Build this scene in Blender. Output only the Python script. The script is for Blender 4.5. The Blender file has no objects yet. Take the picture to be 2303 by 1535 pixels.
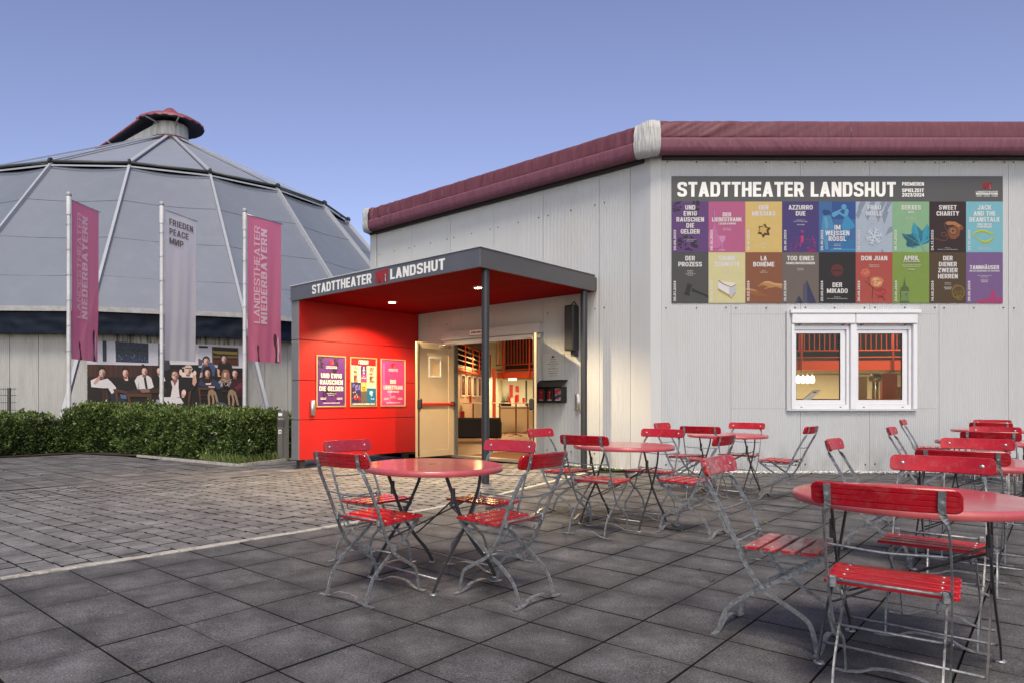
import bpy, math, random
from mathutils import Vector, Matrix
from mathutils.geometry import tessellate_polygon
from mathutils import noise as mnoise
random.seed(7)
R = math.radians
D = bpy.data
scene = bpy.context.scene
COL = scene.collection

# ------------------------------------------------------------------ camera
F_PX, CX, HY, CAM_H = 1510.0, 958.0, 898.0, 1.175
cam_d = D.cameras.new("camera"); cam = D.objects.new("camera", cam_d); COL.objects.link(cam)
cam.location = (0, 0, CAM_H); cam.rotation_euler = (R(90), 0, 0)
cam_d.sensor_width = 36.0; cam_d.lens = F_PX / 2303 * 36
cam_d.shift_x = (1151.5 - CX) / 2303; cam_d.shift_y = (HY - 767.5) / 2303
cam_d.clip_start = 0.05; cam_d.clip_end = 2000
scene.camera = cam

# ------------------------------------------------------------------ world, sun, exposure
SUN_EL, SUN_AZ = 26.0, 181.0     # soft evening light from behind the camera (azimuth clockwise from +Y)
world = D.worlds.new("World"); scene.world = world; world.use_nodes = True
wn, wl = world.node_tree.nodes, world.node_tree.links
wn.clear()
sky = wn.new("ShaderNodeTexSky"); sky.sky_type = 'NISHITA'; sky.sun_disc = False
sky.sun_elevation = R(SUN_EL); sky.sun_rotation = R(SUN_AZ)
sky.altitude = 400; sky.air_density = 1.0; sky.dust_density = 1.8; sky.ozone_density = 3.0
hs = wn.new("ShaderNodeHueSaturation"); hs.inputs['Hue'].default_value = 0.525; hs.inputs['Saturation'].default_value = 0.85
bg = wn.new("ShaderNodeBackground"); bg.inputs[1].default_value = 0.15
wo = wn.new("ShaderNodeOutputWorld")
wl.new(sky.outputs[0], hs.inputs['Color']); wl.new(hs.outputs[0], bg.inputs[0]); wl.new(bg.outputs[0], wo.inputs[0])
sun_d = D.lights.new("sun", 'SUN'); sun_d.energy = 3.1; sun_d.angle = R(20); sun_d.color = (1.0, 0.885, 0.72)
sun = D.objects.new("sun", sun_d); COL.objects.link(sun)
az = R(SUN_AZ); el = R(SUN_EL + 34)
sdir = Vector((math.sin(az) * math.cos(el), math.cos(az) * math.cos(el), math.sin(el)))
sun.rotation_euler = sdir.to_track_quat('Z', 'Y').to_euler(); sun.location = (0, -5, 12)
vs = scene.view_settings
vs.view_transform = 'Standard'; vs.look = 'None'; vs.exposure = 0.12; vs.gamma = 1.0; vs.use_curve_mapping = False
scene.render.engine = 'CYCLES'
scene.cycles.use_denoising = True
scene.cycles.max_bounces = 8; scene.cycles.sample_clamp_indirect = 6.0

# ------------------------------------------------------------------ helpers
def s2l(r, g=None, b=None):
    if g is None: g = b = r
    f = lambda c: (c / 255 / 12.92) if c / 255 <= 0.04045 else ((c / 255 + 0.055) / 1.055) ** 2.4
    return (f(r), f(g), f(b), 1.0)

def tag(o, label=None, cat=None, group=None, kind=None):
    if label: o['label'] = label
    if cat: o['category'] = cat
    if group: o['group'] = group
    if kind: o['kind'] = kind
    return o

def thing(name, label, cat, loc=(0, 0, 0), rz=0.0, group=None):
    o = D.objects.new(name, None); COL.objects.link(o); o.empty_display_size = 0.2
    o.location = loc; o.rotation_euler = (0, 0, rz)
    return tag(o, label, cat, group)

def mat_of(o):
    return Matrix.Translation(o.location) @ o.rotation_euler.to_matrix().to_4x4()

def frame(o, xd, yd=(0, 0, 1)):
    x = Vector(xd).normalized(); y = Vector(yd).normalized(); z = x.cross(y)
    m = Matrix((x, y, z)).transposed().to_4x4(); m.translation = Vector(o); return m

class MB:
    """collects faces; M maps local coordinates to world; build() links ONE mesh object"""
    def __init__(s, M=None): s.v = []; s.f = []; s.c = []; s.mi = []; s.M = M; s.sm = []
    def add(s, vs, fs, col=None, smooth=False, mi=0):
        n = len(s.v)
        for p in vs: s.v.append(Vector(p))
        for f in fs: s.f.append(tuple(i + n for i in f)); s.c.append(col); s.sm.append(smooth); s.mi.append(mi)
        return s
    def box(s, x0, x1, y0, y1, z0, z1, rot=None, mi=0):
        P = [Vector(p) for p in [(x0, y0, z0), (x1, y0, z0), (x1, y1, z0), (x0, y1, z0), (x0, y0, z1), (x1, y0, z1), (x1, y1, z1), (x0, y1, z1)]]
        if rot is not None:
            c = Vector(((x0 + x1) / 2, (y0 + y1) / 2, (z0 + z1) / 2)); P = [rot @ (p - c) + c for p in P]
        return s.add(P, [(0, 3, 2, 1), (4, 5, 6, 7), (0, 1, 5, 4), (1, 2, 6, 5), (2, 3, 7, 6), (3, 0, 4, 7)], mi=mi)
    def bbox(s, x0, x1, y0, y1, z0, z1, b=0.004):
        """box with chamfered edges all round"""
        xs, ys, zs = (x0, x1), (y0, y1), (z0, z1); V = {}; vs = []
        def vid(i, j, k, ax):
            key = (i, j, k, ax)
            if key not in V:
                p = [xs[i], ys[j], zs[k]]; sg = (1 if i == 0 else -1, 1 if j == 0 else -1, 1 if k == 0 else -1)
                for a in range(3):
                    if a != ax: p[a] += sg[a] * b
                V[key] = len(vs); vs.append(p)
            return V[key]
        fs = []
        for k in (0, 1):
            q = [vid(0, 0, k, 2), vid(1, 0, k, 2), vid(1, 1, k, 2), vid(0, 1, k, 2)]; fs.append(q if k else q[::-1])
            q = [vid(0, k, 0, 1), vid(0, k, 1, 1), vid(1, k, 1, 1), vid(1, k, 0, 1)]; fs.append(q if k else q[::-1])
            q = [vid(k, 0, 0, 0), vid(k, 1, 0, 0), vid(k, 1, 1, 0), vid(k, 0, 1, 0)]; fs.append(q if k else q[::-1])
        for a in (0, 1):
            for c in (0, 1):
                fs.append([vid(0, a, c, 2), vid(1, a, c, 2), vid(1, a, c, 1), vid(0, a, c, 1)][::(1 if a != c else -1)])
                fs.append([vid(a, 0, c, 2), vid(a, 1, c, 2), vid(a, 1, c, 0), vid(a, 0, c, 0)][::(-1 if a != c else 1)])
                fs.append([vid(a, c, 0, 1), vid(a, c, 1, 1), vid(a, c, 1, 0), vid(a, c, 0, 0)][::(1 if a != c else -1)])
        for i in (0, 1):
            for j in (0, 1):
                for k in (0, 1):
                    t = [vid(i, j, k, 0), vid(i, j, k, 1), vid(i, j, k, 2)]
                    fs.append(t if (i + j + k) % 2 == 1 else t[::-1])
        return s.add(vs, fs)
    def tube(s, pts, r, n=8, cap=True, smooth=True, closed=False):
        pts = [Vector(p) for p in pts]; N = len(pts); rr = r if isinstance(r, (list, tuple)) else [r] * N
        vs = []; up = None
        for i, p in enumerate(pts):
            a = pts[(i - 1) % N] if (i > 0 or closed) else p; b = pts[(i + 1) % N] if (i < N - 1 or closed) else p
            t = (b - a).normalized()
            if up is None:
                up = Vector((0, 0, 1)) if abs(t.z) < 0.9 else Vector((1, 0, 0))
            u = t.cross(up).normalized(); w = u.cross(t).normalized(); up = w
            for k in range(n):
                an = 2 * math.pi * k / n; vs.append(p + (u * math.cos(an) + w * math.sin(an)) * rr[i])
        fs = []
        for i in range(N if closed else N - 1):
            for k in range(n):
                a = i * n + k; b = i * n + (k + 1) % n; j = (i + 1) % N
                fs.append((a, b, j * n + (k + 1) % n, j * n + k))
        s.add(vs, fs, smooth=smooth)
        if cap and not closed:
            n0 = len(s.v) - len(vs)
            s.f.append(tuple(n0 + k for k in range(n))[::-1]); s.c.append(None); s.sm.append(False); s.mi.append(0)
            s.f.append(tuple(n0 + (N - 1) * n + k for k in range(n))); s.c.append(None); s.sm.append(False); s.mi.append(0)
        return s
    def bar(s, pts, w, t, side):
        """flat bar: thickness t along 'side' (unit), width w across the path"""
        pts = [Vector(p) for p in pts]; side = [Vector(q).normalized() for q in side] if isinstance(side, list) else [Vector(side).normalized()] * len(pts)
        W = w if isinstance(w, (list, tuple)) else [w] * len(pts)
        vs = []
        for i, p in enumerate(pts):
            a = pts[max(i - 1, 0)]; b = pts[min(i + 1, len(pts) - 1)]; d = (b - a).normalized()
            sd = side[i]; sd = (sd - d * sd.dot(d)).normalized(); c = d.cross(sd).normalized()
            for (p1, p2) in ((-1, -1), (1, -1), (1, 1), (-1, 1)): vs.append(p + c * (W[i] / 2 * p1) + sd * (t / 2 * p2))
        fs = [(3, 2, 1, 0)]
        for i in range(len(pts) - 1):
            for k in range(4): fs.append((i * 4 + k, i * 4 + (k + 1) % 4, i * 4 + 4 + (k + 1) % 4, i * 4 + 4 + k))
        n = (len(pts) - 1) * 4; fs.append((n, n + 1, n + 2, n + 3))
        return s.add(vs, fs)
    def prism(s, poly, z0, z1, cx=False):
        """extrude an xy polygon (any, counter-clockwise) from z0 to z1"""
        n = len(poly); tri = tessellate_polygon([[Vector((p[0], p[1], 0)) for p in poly]])
        vs = [(p[0], p[1], z0) for p in poly] + [(p[0], p[1], z1) for p in poly]
        fs = []
        for t in tri:
            a, b, c = [poly[i] for i in t]
            ccw = (b[0] - a[0]) * (c[1] - a[1]) - (b[1] - a[1]) * (c[0] - a[0]) > 0
            t = tuple(t) if ccw else tuple(t)[::-1]
            fs.append(tuple(i + n for i in t)); fs.append(t[::-1])
        ar = sum(poly[i][0] * poly[(i + 1) % n][1] - poly[(i + 1) % n][0] * poly[i][1] for i in range(n))
        for i in range(n):
            j = (i + 1) % n; q = (i, j, j + n, i + n); fs.append(q if ar > 0 else q[::-1])
        return s.add(vs, fs)
    def lathe(s, prof, n=24, c=(0, 0), smooth=True, a0=0.0, a1=2 * math.pi):
        full = abs(a1 - a0 - 2 * math.pi) < 1e-6; m = n if full else n + 1; vs = []
        for (r, z) in prof:
            for k in range(m):
                a = a0 + (a1 - a0) * k / n; vs.append((c[0] + r * math.cos(a), c[1] + r * math.sin(a), z))
        fs = []
        for i in range(len(prof) - 1):
            for k in range(n):
                k2 = (k + 1) % m
                fs.append((i * m + k, i * m + k2, (i + 1) * m + k2, (i + 1) * m + k))
        return s.add(vs, fs, smooth=smooth)
    def quad(s, a, b, c, d, col=None): return s.add([a, b, c, d], [(0, 1, 2, 3)], col)
    def mesh(s, name, mats, inv=None):
        M = s.M; vs = s.v
        if M is not None: vs = [M @ p for p in vs]
        if inv is not None: vs = [inv @ p for p in vs]
        me = D.meshes.new(name); me.from_pydata([tuple(p) for p in vs], [], s.f)
        for m in (mats if isinstance(mats, (list, tuple)) else [mats]): me.materials.append(m)
        me.polygons.foreach_set('use_smooth', s.sm)
        if any(s.mi): me.polygons.foreach_set('material_index', s.mi)
        if any(c is not None for c in s.c):
            at = me.color_attributes.new('Col', 'FLOAT_COLOR', 'CORNER'); buf = []
            for f, c in zip(s.f, s.c):
                buf += list(c or (1, 1, 1, 1)) * len(f)
            at.data.foreach_set('color', buf)
        me.update(); return me
    def build(s, name, mats, parent=None, root=None, world=True):
        """world=True: coordinates are world ones, brought into the root's frame"""
        inv = None
        rt = root or parent
        if world and rt is not None: inv = mat_of(rt).inverted()
        o = D.objects.new(name, s.mesh(name, mats, inv)); COL.objects.link(o)
        if parent is not None: o.parent = parent
        return o

def link_copy(src, parent=None, name=None):
    c = src.copy(); COL.objects.link(c)
    if parent is not None: c.parent = parent
    return c

def copy_thing(root, loc, rz, label, group=None):
    c = root.copy(); COL.objects.link(c); c.location = loc; c.rotation_euler = (0, 0, rz); c['label'] = label
    if group: c['group'] = group
    for ch in list(root.children):
        d = ch.copy(); COL.objects.link(d); d.parent = c
        for g in list(ch.children):
            e = g.copy(); COL.objects.link(e); e.parent = d
    return c

# ------------------------------------------------------------------ materials
def nt(name):
    m = D.materials.new(name); m.use_nodes = True; t = m.node_tree
    return m, t, t.nodes['Principled BSDF']

def material(name, col, rough=0.6, metal=0.0, spec=0.5, noise=0.0, nscale=8.0, bump=0.0, bscale=200.0, rnd=0.0, dirt=None, dscale=3.0, damt=0.5,
             stretch=(1, 1, 1), coat=0.0, rvar=0.0):
    m, t, p = nt(name); N, L = t.nodes, t.links
    p.inputs['Roughness'].default_value = rough; p.inputs['Metallic'].default_value = metal
    p.inputs['Specular IOR Level'].default_value = spec; p.inputs['Coat Weight'].default_value = coat; p.inputs['Coat Roughness'].default_value = 0.12
    g = N.new('ShaderNodeNewGeometry'); mp = N.new('ShaderNodeMapping'); mp.inputs['Scale'].default_value = stretch; L.new(g.outputs['Position'], mp.inputs[0])
    cur = None
    c = N.new('ShaderNodeRGB'); c.outputs[0].default_value = col if len(col) == 4 else (*col, 1); cur = c.outputs[0]
    if noise > 0:
        n = N.new('ShaderNodeTexNoise'); n.inputs['Scale'].default_value = nscale; n.inputs['Detail'].default_value = 6; n.inputs['Roughness'].default_value = 0.6
        L.new(mp.outputs[0], n.inputs['Vector'])
        r = N.new('ShaderNodeMapRange'); r.inputs[1].default_value = 0.25; r.inputs[2].default_value = 0.75; r.inputs[3].default_value = 1 - noise; r.inputs[4].default_value = 1 + noise
        L.new(n.outputs[0], r.inputs[0]); mx = N.new('ShaderNodeVectorMath'); mx.operation = 'SCALE'; L.new(cur, mx.inputs[0]); L.new(r.outputs[0], mx.inputs['Scale']); cur = mx.outputs[0]
        if rvar > 0:
            r2 = N.new('ShaderNodeMapRange'); r2.inputs[1].default_value = 0.3; r2.inputs[2].default_value = 0.7; r2.inputs[3].default_value = rough - rvar; r2.inputs[4].default_value = rough + rvar
            L.new(n.outputs[0], r2.inputs[0]); L.new(r2.outputs[0], p.inputs['Roughness'])
    if rnd > 0:
        oi = N.new('ShaderNodeObjectInfo'); ad = N.new('ShaderNodeMath'); ad.operation = 'ADD'; L.new(oi.outputs['Random'], ad.inputs[0]); L.new(g.outputs['Random Per Island'], ad.inputs[1])
        fr = N.new('ShaderNodeMath'); fr.operation = 'FRACT'; L.new(ad.outputs[0], fr.inputs[0])
        r = N.new('ShaderNodeMapRange'); r.inputs[3].default_value = 1 - rnd; r.inputs[4].default_value = 1 + rnd; L.new(fr.outputs[0], r.inputs[0])
        mx = N.new('ShaderNodeVectorMath'); mx.operation = 'SCALE'; L.new(cur, mx.inputs[0]); L.new(r.outputs[0], mx.inputs['Scale']); cur = mx.outputs[0]
    if dirt is not None:
        n = N.new('ShaderNodeTexNoise'); n.inputs['Scale'].default_value = dscale; n.inputs['Detail'].default_value = 8; n.inputs['Roughness'].default_value = 0.7
        L.new(mp.outputs[0], n.inputs['Vector'])
        r = N.new('ShaderNodeMapRange'); r.inputs[1].default_value = 0.5; r.inputs[2].default_value = 0.72; r.inputs[3].default_value = 0; r.inputs[4].default_value = damt; L.new(n.outputs[0], r.inputs[0])
        mx = N.new('ShaderNodeMix'); mx.data_type = 'RGBA'; L.new(r.outputs[0], mx.inputs['Factor']); L.new(cur, mx.inputs['A']); mx.inputs['B'].default_value = dirt if len(dirt) == 4 else (*dirt, 1); cur = mx.outputs['Result']
    L.new(cur, p.inputs['Base Color'])
    if bump > 0:
        n = N.new('ShaderNodeTexNoise'); n.inputs['Scale'].default_value = bscale; n.inputs['Detail'].default_value = 4; L.new(mp.outputs[0], n.inputs['Vector'])
        b = N.new('ShaderNodeBump'); b.inputs['Strength'].default_value = bump; b.inputs['Distance'].default_value = 0.01; L.new(n.outputs[0], b.inputs['Height']); L.new(b.outputs[0], p.inputs['Normal'])
    return m

def print_mat(name, rough=0.5, grain=0.08, k=0.85):
    m, t, p = nt(name); N, L = t.nodes, t.links
    a = N.new('ShaderNodeAttribute'); a.attribute_name = 'Col'
    g = N.new('ShaderNodeNewGeometry'); n = N.new('ShaderNodeTexNoise'); n.inputs['Scale'].default_value = 30; n.inputs['Detail'].default_value = 8; L.new(g.outputs['Position'], n.inputs['Vector'])
    r = N.new('ShaderNodeMapRange'); r.inputs[1].default_value = .25; r.inputs[2].default_value = .75; r.inputs[3].default_value = k * (1 - grain); r.inputs[4].default_value = k * (1 + grain); L.new(n.outputs[0], r.inputs[0])
    mx = N.new('ShaderNodeVectorMath'); mx.operation = 'SCALE'; L.new(a.outputs['Color'], mx.inputs[0]); L.new(r.outputs[0], mx.inputs['Scale'])
    L.new(mx.outputs[0], p.inputs['Base Color']); p.inputs['Roughness'].default_value = rough; return m

def emit_mat(name, col, st):
    m, t, p = nt(name); p.inputs['Base Color'].default_value = (*col, 1); p.inputs['Emission Color'].default_value = (*col, 1); p.inputs['Emission Strength'].default_value = st; return m

M = {}
# ground tiles (rubber-faced slabs) and pavers
def paving(name, base, tint, rnd, speck=0.0, fine=0.25, grid=None):
    m, t, p = nt(name); N, L = t.nodes, t.links
    g = N.new('ShaderNodeNewGeometry')
    def no(sc, det=4, ro=.6):
        n = N.new('ShaderNodeTexNoise'); n.inputs['Scale'].default_value = sc; n.inputs['Detail'].default_value = det; n.inputs['Roughness'].default_value = ro; L.new(g.outputs['Position'], n.inputs['Vector']); return n.outputs[0]
    def rng(o, a, b, c, d):
        r = N.new('ShaderNodeMapRange'); r.inputs[1].default_value = a; r.inputs[2].default_value = b; r.inputs[3].default_value = c; r.inputs[4].default_value = d; L.new(o, r.inputs[0]); return r.outputs[0]
    def mul(a, b):
        q = N.new('ShaderNodeMath'); q.operation = 'MULTIPLY'; L.new(a, q.inputs[0]); L.new(b, q.inputs[1]); return q.outputs[0]
    big = rng(no(3.4, 5), .32, .68, .66, 1.34); mid = rng(no(11, 6, .75), .3, .7, .78, 1.22); fin = rng(no(95, 4, .95), .38, .62, 1 - fine, 1 + fine)
    oi = N.new('ShaderNodeObjectInfo'); ad = N.new('ShaderNodeMath'); ad.operation = 'ADD'; L.new(oi.outputs['Random'], ad.inputs[0]); L.new(g.outputs['Random Per Island'], ad.inputs[1])
    fr = N.new('ShaderNodeMath'); fr.operation = 'FRACT'; L.new(ad.outputs[0], fr.inputs[0]); rn = rng(fr.outputs[0], 0, 1, 1 - rnd, 1 + rnd)
    k = mul(mul(mul(big, mid), fin), rn)
    if grid:   # dirt gathers along the edges of each tile
        (ox, oy, ax, ay, bx, by, sz) = grid; ms = []
        for (cx_, cy_) in ((ax, ay), (bx, by)):
            sb = N.new('ShaderNodeVectorMath'); sb.operation = 'SUBTRACT'; L.new(g.outputs['Position'], sb.inputs[0]); sb.inputs[1].default_value = (ox, oy, 0)
            dt = N.new('ShaderNodeVectorMath'); dt.operation = 'DOT_PRODUCT'; L.new(sb.outputs[0], dt.inputs[0]); dt.inputs[1].default_value = (cx_ / sz, cy_ / sz, 0)
            fr_ = N.new('ShaderNodeMath'); fr_.operation = 'PINGPONG'; L.new(dt.outputs['Value'], fr_.inputs[0]); fr_.inputs[1].default_value = .5; ms.append(fr_.outputs[0])
        mn = N.new('ShaderNodeMath'); mn.operation = 'SMOOTH_MIN'; mn.inputs[2].default_value = .12; L.new(ms[0], mn.inputs[0]); L.new(ms[1], mn.inputs[1])
        ad2 = N.new('ShaderNodeMath'); ad2.operation = 'ADD'; L.new(mn.outputs[0], ad2.inputs[0]); L.new(rng(no(7, 4), .3, .7, -.10, .10), ad2.inputs[1])
        k = mul(k, rng(ad2.outputs[0], .0, .30, .72, 1.10))
    mx = N.new('ShaderNodeMix'); mx.data_type = 'RGBA'; L.new(rng(no(1.1, 3), .35, .65, 0, 1), mx.inputs['Factor']); mx.inputs['A'].default_value = (*base, 1); mx.inputs['B'].default_value = (*tint, 1)
    sc = N.new('ShaderNodeVectorMath'); sc.operation = 'SCALE'; L.new(mx.outputs['Result'], sc.inputs[0]); L.new(k, sc.inputs['Scale']); cur = sc.outputs[0]
    if speck > 0:
        v = N.new('ShaderNodeTexVoronoi'); v.inputs['Scale'].default_value = 42; L.new(g.outputs['Position'], v.inputs['Vector'])
        s1 = rng(v.outputs['Distance'], .06, .16, 1, 0); s2 = rng(no(19, 2), .62, .65, 0, 1)
        m2 = N.new('ShaderNodeMix'); m2.data_type = 'RGBA'; L.new(mul(s1, s2), m2.inputs['Factor']); L.new(cur, m2.inputs['A']); m2.inputs['B'].default_value = (speck, speck, speck * .95, 1); cur = m2.outputs['Result']
    L.new(cur, p.inputs['Base Color']); p.inputs['Roughness'].default_value = .78; p.inputs['Specular IOR Level'].default_value = .35
    b = N.new('ShaderNodeBump'); b.inputs['Strength'].default_value = .6; b.inputs['Distance'].default_value = .006; L.new(no(200, 3), b.inputs['Height']); L.new(b.outputs[0], p.inputs['Normal'])
    return m
M['tile'] = paving('rubber_tile', (.086, .084, .087), (.108, .106, .110), .12, .6, .75, (.845, 3.866, math.cos(R(46.6)), math.sin(R(46.6)), math.sin(R(46.6)), -math.cos(R(46.6)), .4285))
M['paver'] = paving('concrete_paver', (.150, .145, .147), (.180, .174, .176), .15, .0, .35)
M['slab'] = paving('far_slab', (.12, .114, .115), (.145, .138, .14), .12, .0, .35)
M['joint'] = material('joint_dirt', (.020, .019, .018), .95, spec=.1, noise=.3, nscale=20, dirt=(.022, .028, .010), dscale=5, damt=.5)
M['soil'] = material('soil', (.035, .028, .018), .95, noise=.4, nscale=10)
M['asphalt'] = material('asphalt', (.07, .068, .066), .9, noise=.2, nscale=4, bump=.3)
M['kerb'] = material('kerb_concrete', (.42, .40, .36), .85, noise=.25, nscale=25, dirt=(.08, .07, .055), dscale=9, damt=.9, bump=.5, bscale=90)
M['gravel'] = material('white_gravel', (.55, .54, .52), .8, rnd=.4)
# metals and paints
M['galv'] = material('galvanised_steel', (.31, .32, .33), .42, .62, noise=.55, nscale=55, bump=.15, bscale=400, rvar=.12, dirt=(.13, .13, .13), dscale=18, damt=.7)
M['darksteel'] = material('dark_table_steel', (.085, .080, .085), .45, .6, noise=.3, nscale=60)
M['rivet'] = material('rivet_head', (.46, .46, .46), .38, .8)
M['red_wood'] = material('red_lacquer', (.40, .004, .014), .38, spec=.35, noise=.22, nscale=7, coat=.22, rvar=.12, bump=.10, bscale=60, rnd=.10, dirt=(.40, .07, .07), dscale=26, damt=.75)
M['red_gloss'] = material('red_lacquer_glossy', (.40, .006, .013), .14, noise=.2, nscale=9, coat=.9, bump=.12, bscale=30, rnd=.08, dirt=(.38, .06, .05), dscale=24, damt=.6)
M['red_worn'] = material('red_lacquer_worn', (.36, .007, .016), .36, noise=.22, nscale=7, coat=.4, rvar=.12, bump=.12, bscale=60, dirt=(.55, .30, .24), dscale=32, damt=1.0)
M['red_top'] = material('red_tabletop', (.48, .080, .095), .38, noise=.15, nscale=4, dirt=(.55, .16, .15), dscale=5, damt=.6, coat=.6, rvar=.1)
M['wallpanel'] = material('pale_sandwich_panel', (.495, .508, .525), .55, .0, .4, noise=.045, nscale=1.3, stretch=(1, 1, .25), dirt=(.46, .45, .42), dscale=1.6, damt=.35)
def add_splash(m, zt=.55, amt=.55, col=(.20, .19, .16, 1), top=None):
    t = m.node_tree; N, L = t.nodes, t.links; p = N['Principled BSDF']; src = p.inputs['Base Color'].links[0].from_socket; g = N.new('ShaderNodeNewGeometry'); sp = N.new('ShaderNodeSeparateXYZ'); L.new(g.outputs['Position'], sp.inputs[0])
    n = N.new('ShaderNodeTexNoise'); n.inputs['Scale'].default_value = 3.5; n.inputs['Detail'].default_value = 8; mp = N.new('ShaderNodeMapping'); mp.inputs['Scale'].default_value = (2, 2, .7); L.new(g.outputs['Position'], mp.inputs[0]); L.new(mp.outputs[0], n.inputs['Vector'])
    r = N.new('ShaderNodeMapRange'); r.inputs[1].default_value = 0; r.inputs[2].default_value = zt; r.inputs[3].default_value = 1; r.inputs[4].default_value = 0; L.new(sp.outputs['Z'], r.inputs[0])
    r2 = N.new('ShaderNodeMapRange'); r2.inputs[1].default_value = .35; r2.inputs[2].default_value = .7; r2.inputs[3].default_value = 0; r2.inputs[4].default_value = amt; L.new(n.outputs[0], r2.inputs[0])
    mu = N.new('ShaderNodeMath'); mu.operation = 'MULTIPLY'; L.new(r.outputs[0], mu.inputs[0]); L.new(r2.outputs[0], mu.inputs[1])
    n2 = N.new('ShaderNodeTexNoise'); n2.inputs['Scale'].default_value = 1.0; n2.inputs['Detail'].default_value = 10; n2.inputs['Roughness'].default_value = .7; m2 = N.new('ShaderNodeMapping'); m2.inputs['Scale'].default_value = (9, 9, .35); L.new(g.outputs['Position'], m2.inputs[0]); L.new(m2.outputs[0], n2.inputs['Vector'])
    r3 = N.new('ShaderNodeMapRange'); r3.inputs[1].default_value = .55; r3.inputs[2].default_value = .75; r3.inputs[3].default_value = 0; r3.inputs[4].default_value = .13; L.new(n2.outputs[0], r3.inputs[0])
    ad = N.new('ShaderNodeMath'); ad.operation = 'ADD'; ad.use_clamp = True; L.new(mu.outputs[0], ad.inputs[0]); L.new(r3.outputs[0], ad.inputs[1])
    mx = N.new('ShaderNodeMix'); mx.data_type = 'RGBA'; L.new(ad.outputs[0], mx.inputs['Factor']); L.new(src, mx.inputs['A']); mx.inputs['B'].default_value = col; L.new(mx.outputs['Result'], p.inputs['Base Color'])
add_splash(M['wallpanel'])
M['domewall'] = material('grey_dome_panel', (.42, .42, .41), .6, noise=.10, nscale=2.5, stretch=(1.5, 1.5, .2), dirt=(.25, .25, .24), dscale=3, damt=.5)
M['trim'] = material('pale_trim', (.50, .51, .52), .45, noise=.06, nscale=3)
M['backing'] = material('wall_core', (.10, .10, .10), .9)
M['screw'] = material('screw', (.05, .05, .055), .6)
M['tarp_red'] = material('faded_red_tarpaulin', (.125, .032, .050), .62, noise=.25, nscale=2.2, stretch=(6, 6, .5), dirt=(.19, .085, .10), dscale=4, damt=.5, bump=.2, bscale=9)
M['tarp_red2'] = material('faded_red_tarpaulin_light', (.205, .072, .110), .62, noise=.22, nscale=3, stretch=(6, 6, .5), dirt=(.12, .04, .06), dscale=4, damt=.5, bump=.25, bscale=10)
M['tarp_grey'] = material('grey_tarpaulin', (.44, .445, .45), .5, noise=.2, nscale=5, bump=.6, bscale=11)
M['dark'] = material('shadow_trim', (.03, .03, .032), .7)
M['fascia'] = material('anthracite_sheet', (.135, .135, .155), .38, .35, noise=.08, nscale=3)
M['fascia_side'] = material('anthracite_sheet_side', (.115, .112, .115), .42, .3, noise=.08, nscale=3)
M['greytrim'] = material('grey_cladding', (.21, .205, .215), .5, .2, noise=.08, nscale=4)
M['post'] = material('anthracite_post', (.04, .043, .05), .38, .3)
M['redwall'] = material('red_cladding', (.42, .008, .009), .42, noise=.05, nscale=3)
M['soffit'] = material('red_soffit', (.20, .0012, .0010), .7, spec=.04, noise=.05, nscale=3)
M['white'] = material('white_letter', (.82, .82, .80), .5)
M['logo_red'] = material('logo_red', (.35, .02, .03), .5)
M['black'] = material('black_plastic', (.012, .012, .013), .42)
M['steel'] = material('brushed_steel', (.55, .54, .53), .28, .95, noise=.1, nscale=30)
M['upvc'] = material('white_window_plastic', (.72, .73, .77), .32, noise=.03, nscale=4, dirt=(.5, .49, .45), dscale=5, damt=.2)
M['door'] = material('beige_steel_door', (.46, .36, .24), .45, noise=.05, nscale=3)
M['gold'] = material('brass_frame', (.75, .62, .34), .3, .8)
M['print'] = print_mat('printed_poster', .5)
M['photo'] = print_mat('printed_photo', .55, .16, .8)
M['bannerprint'] = print_mat('printed_banner', .55, .05, .72)
# ------------------------------------------------------------------ text
_tc = {}
def text_shape(s, bold):
    key = (s, bold)
    if key in _tc: return _tc[key]
    cu = D.curves.new('t', 'FONT'); cu.body = s; cu.size = 1.0; cu.offset = bold; cu.resolution_u = 3; cu.extrude = 0; cu.fill_mode = 'BOTH'
    o = D.objects.new('t', cu); me = o.to_mesh()
    vs = [v.co.copy() for v in me.vertices]; fs = [tuple(p.vertices) for p in me.polygons]
    fs = [f if (vs[f[1]] - vs[f[0]]).cross(vs[f[2]] - vs[f[0]]).z >= 0 else f[::-1] for f in fs]
    o.to_mesh_clear(); D.objects.remove(o); D.curves.remove(cu)
    x0 = min(v.x for v in vs); x1 = max(v.x for v in vs); y0 = min(v.y for v in vs); y1 = max(v.y for v in vs)
    _tc[key] = (vs, fs, x0, x1, y0, y1); return _tc[key]

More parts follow.
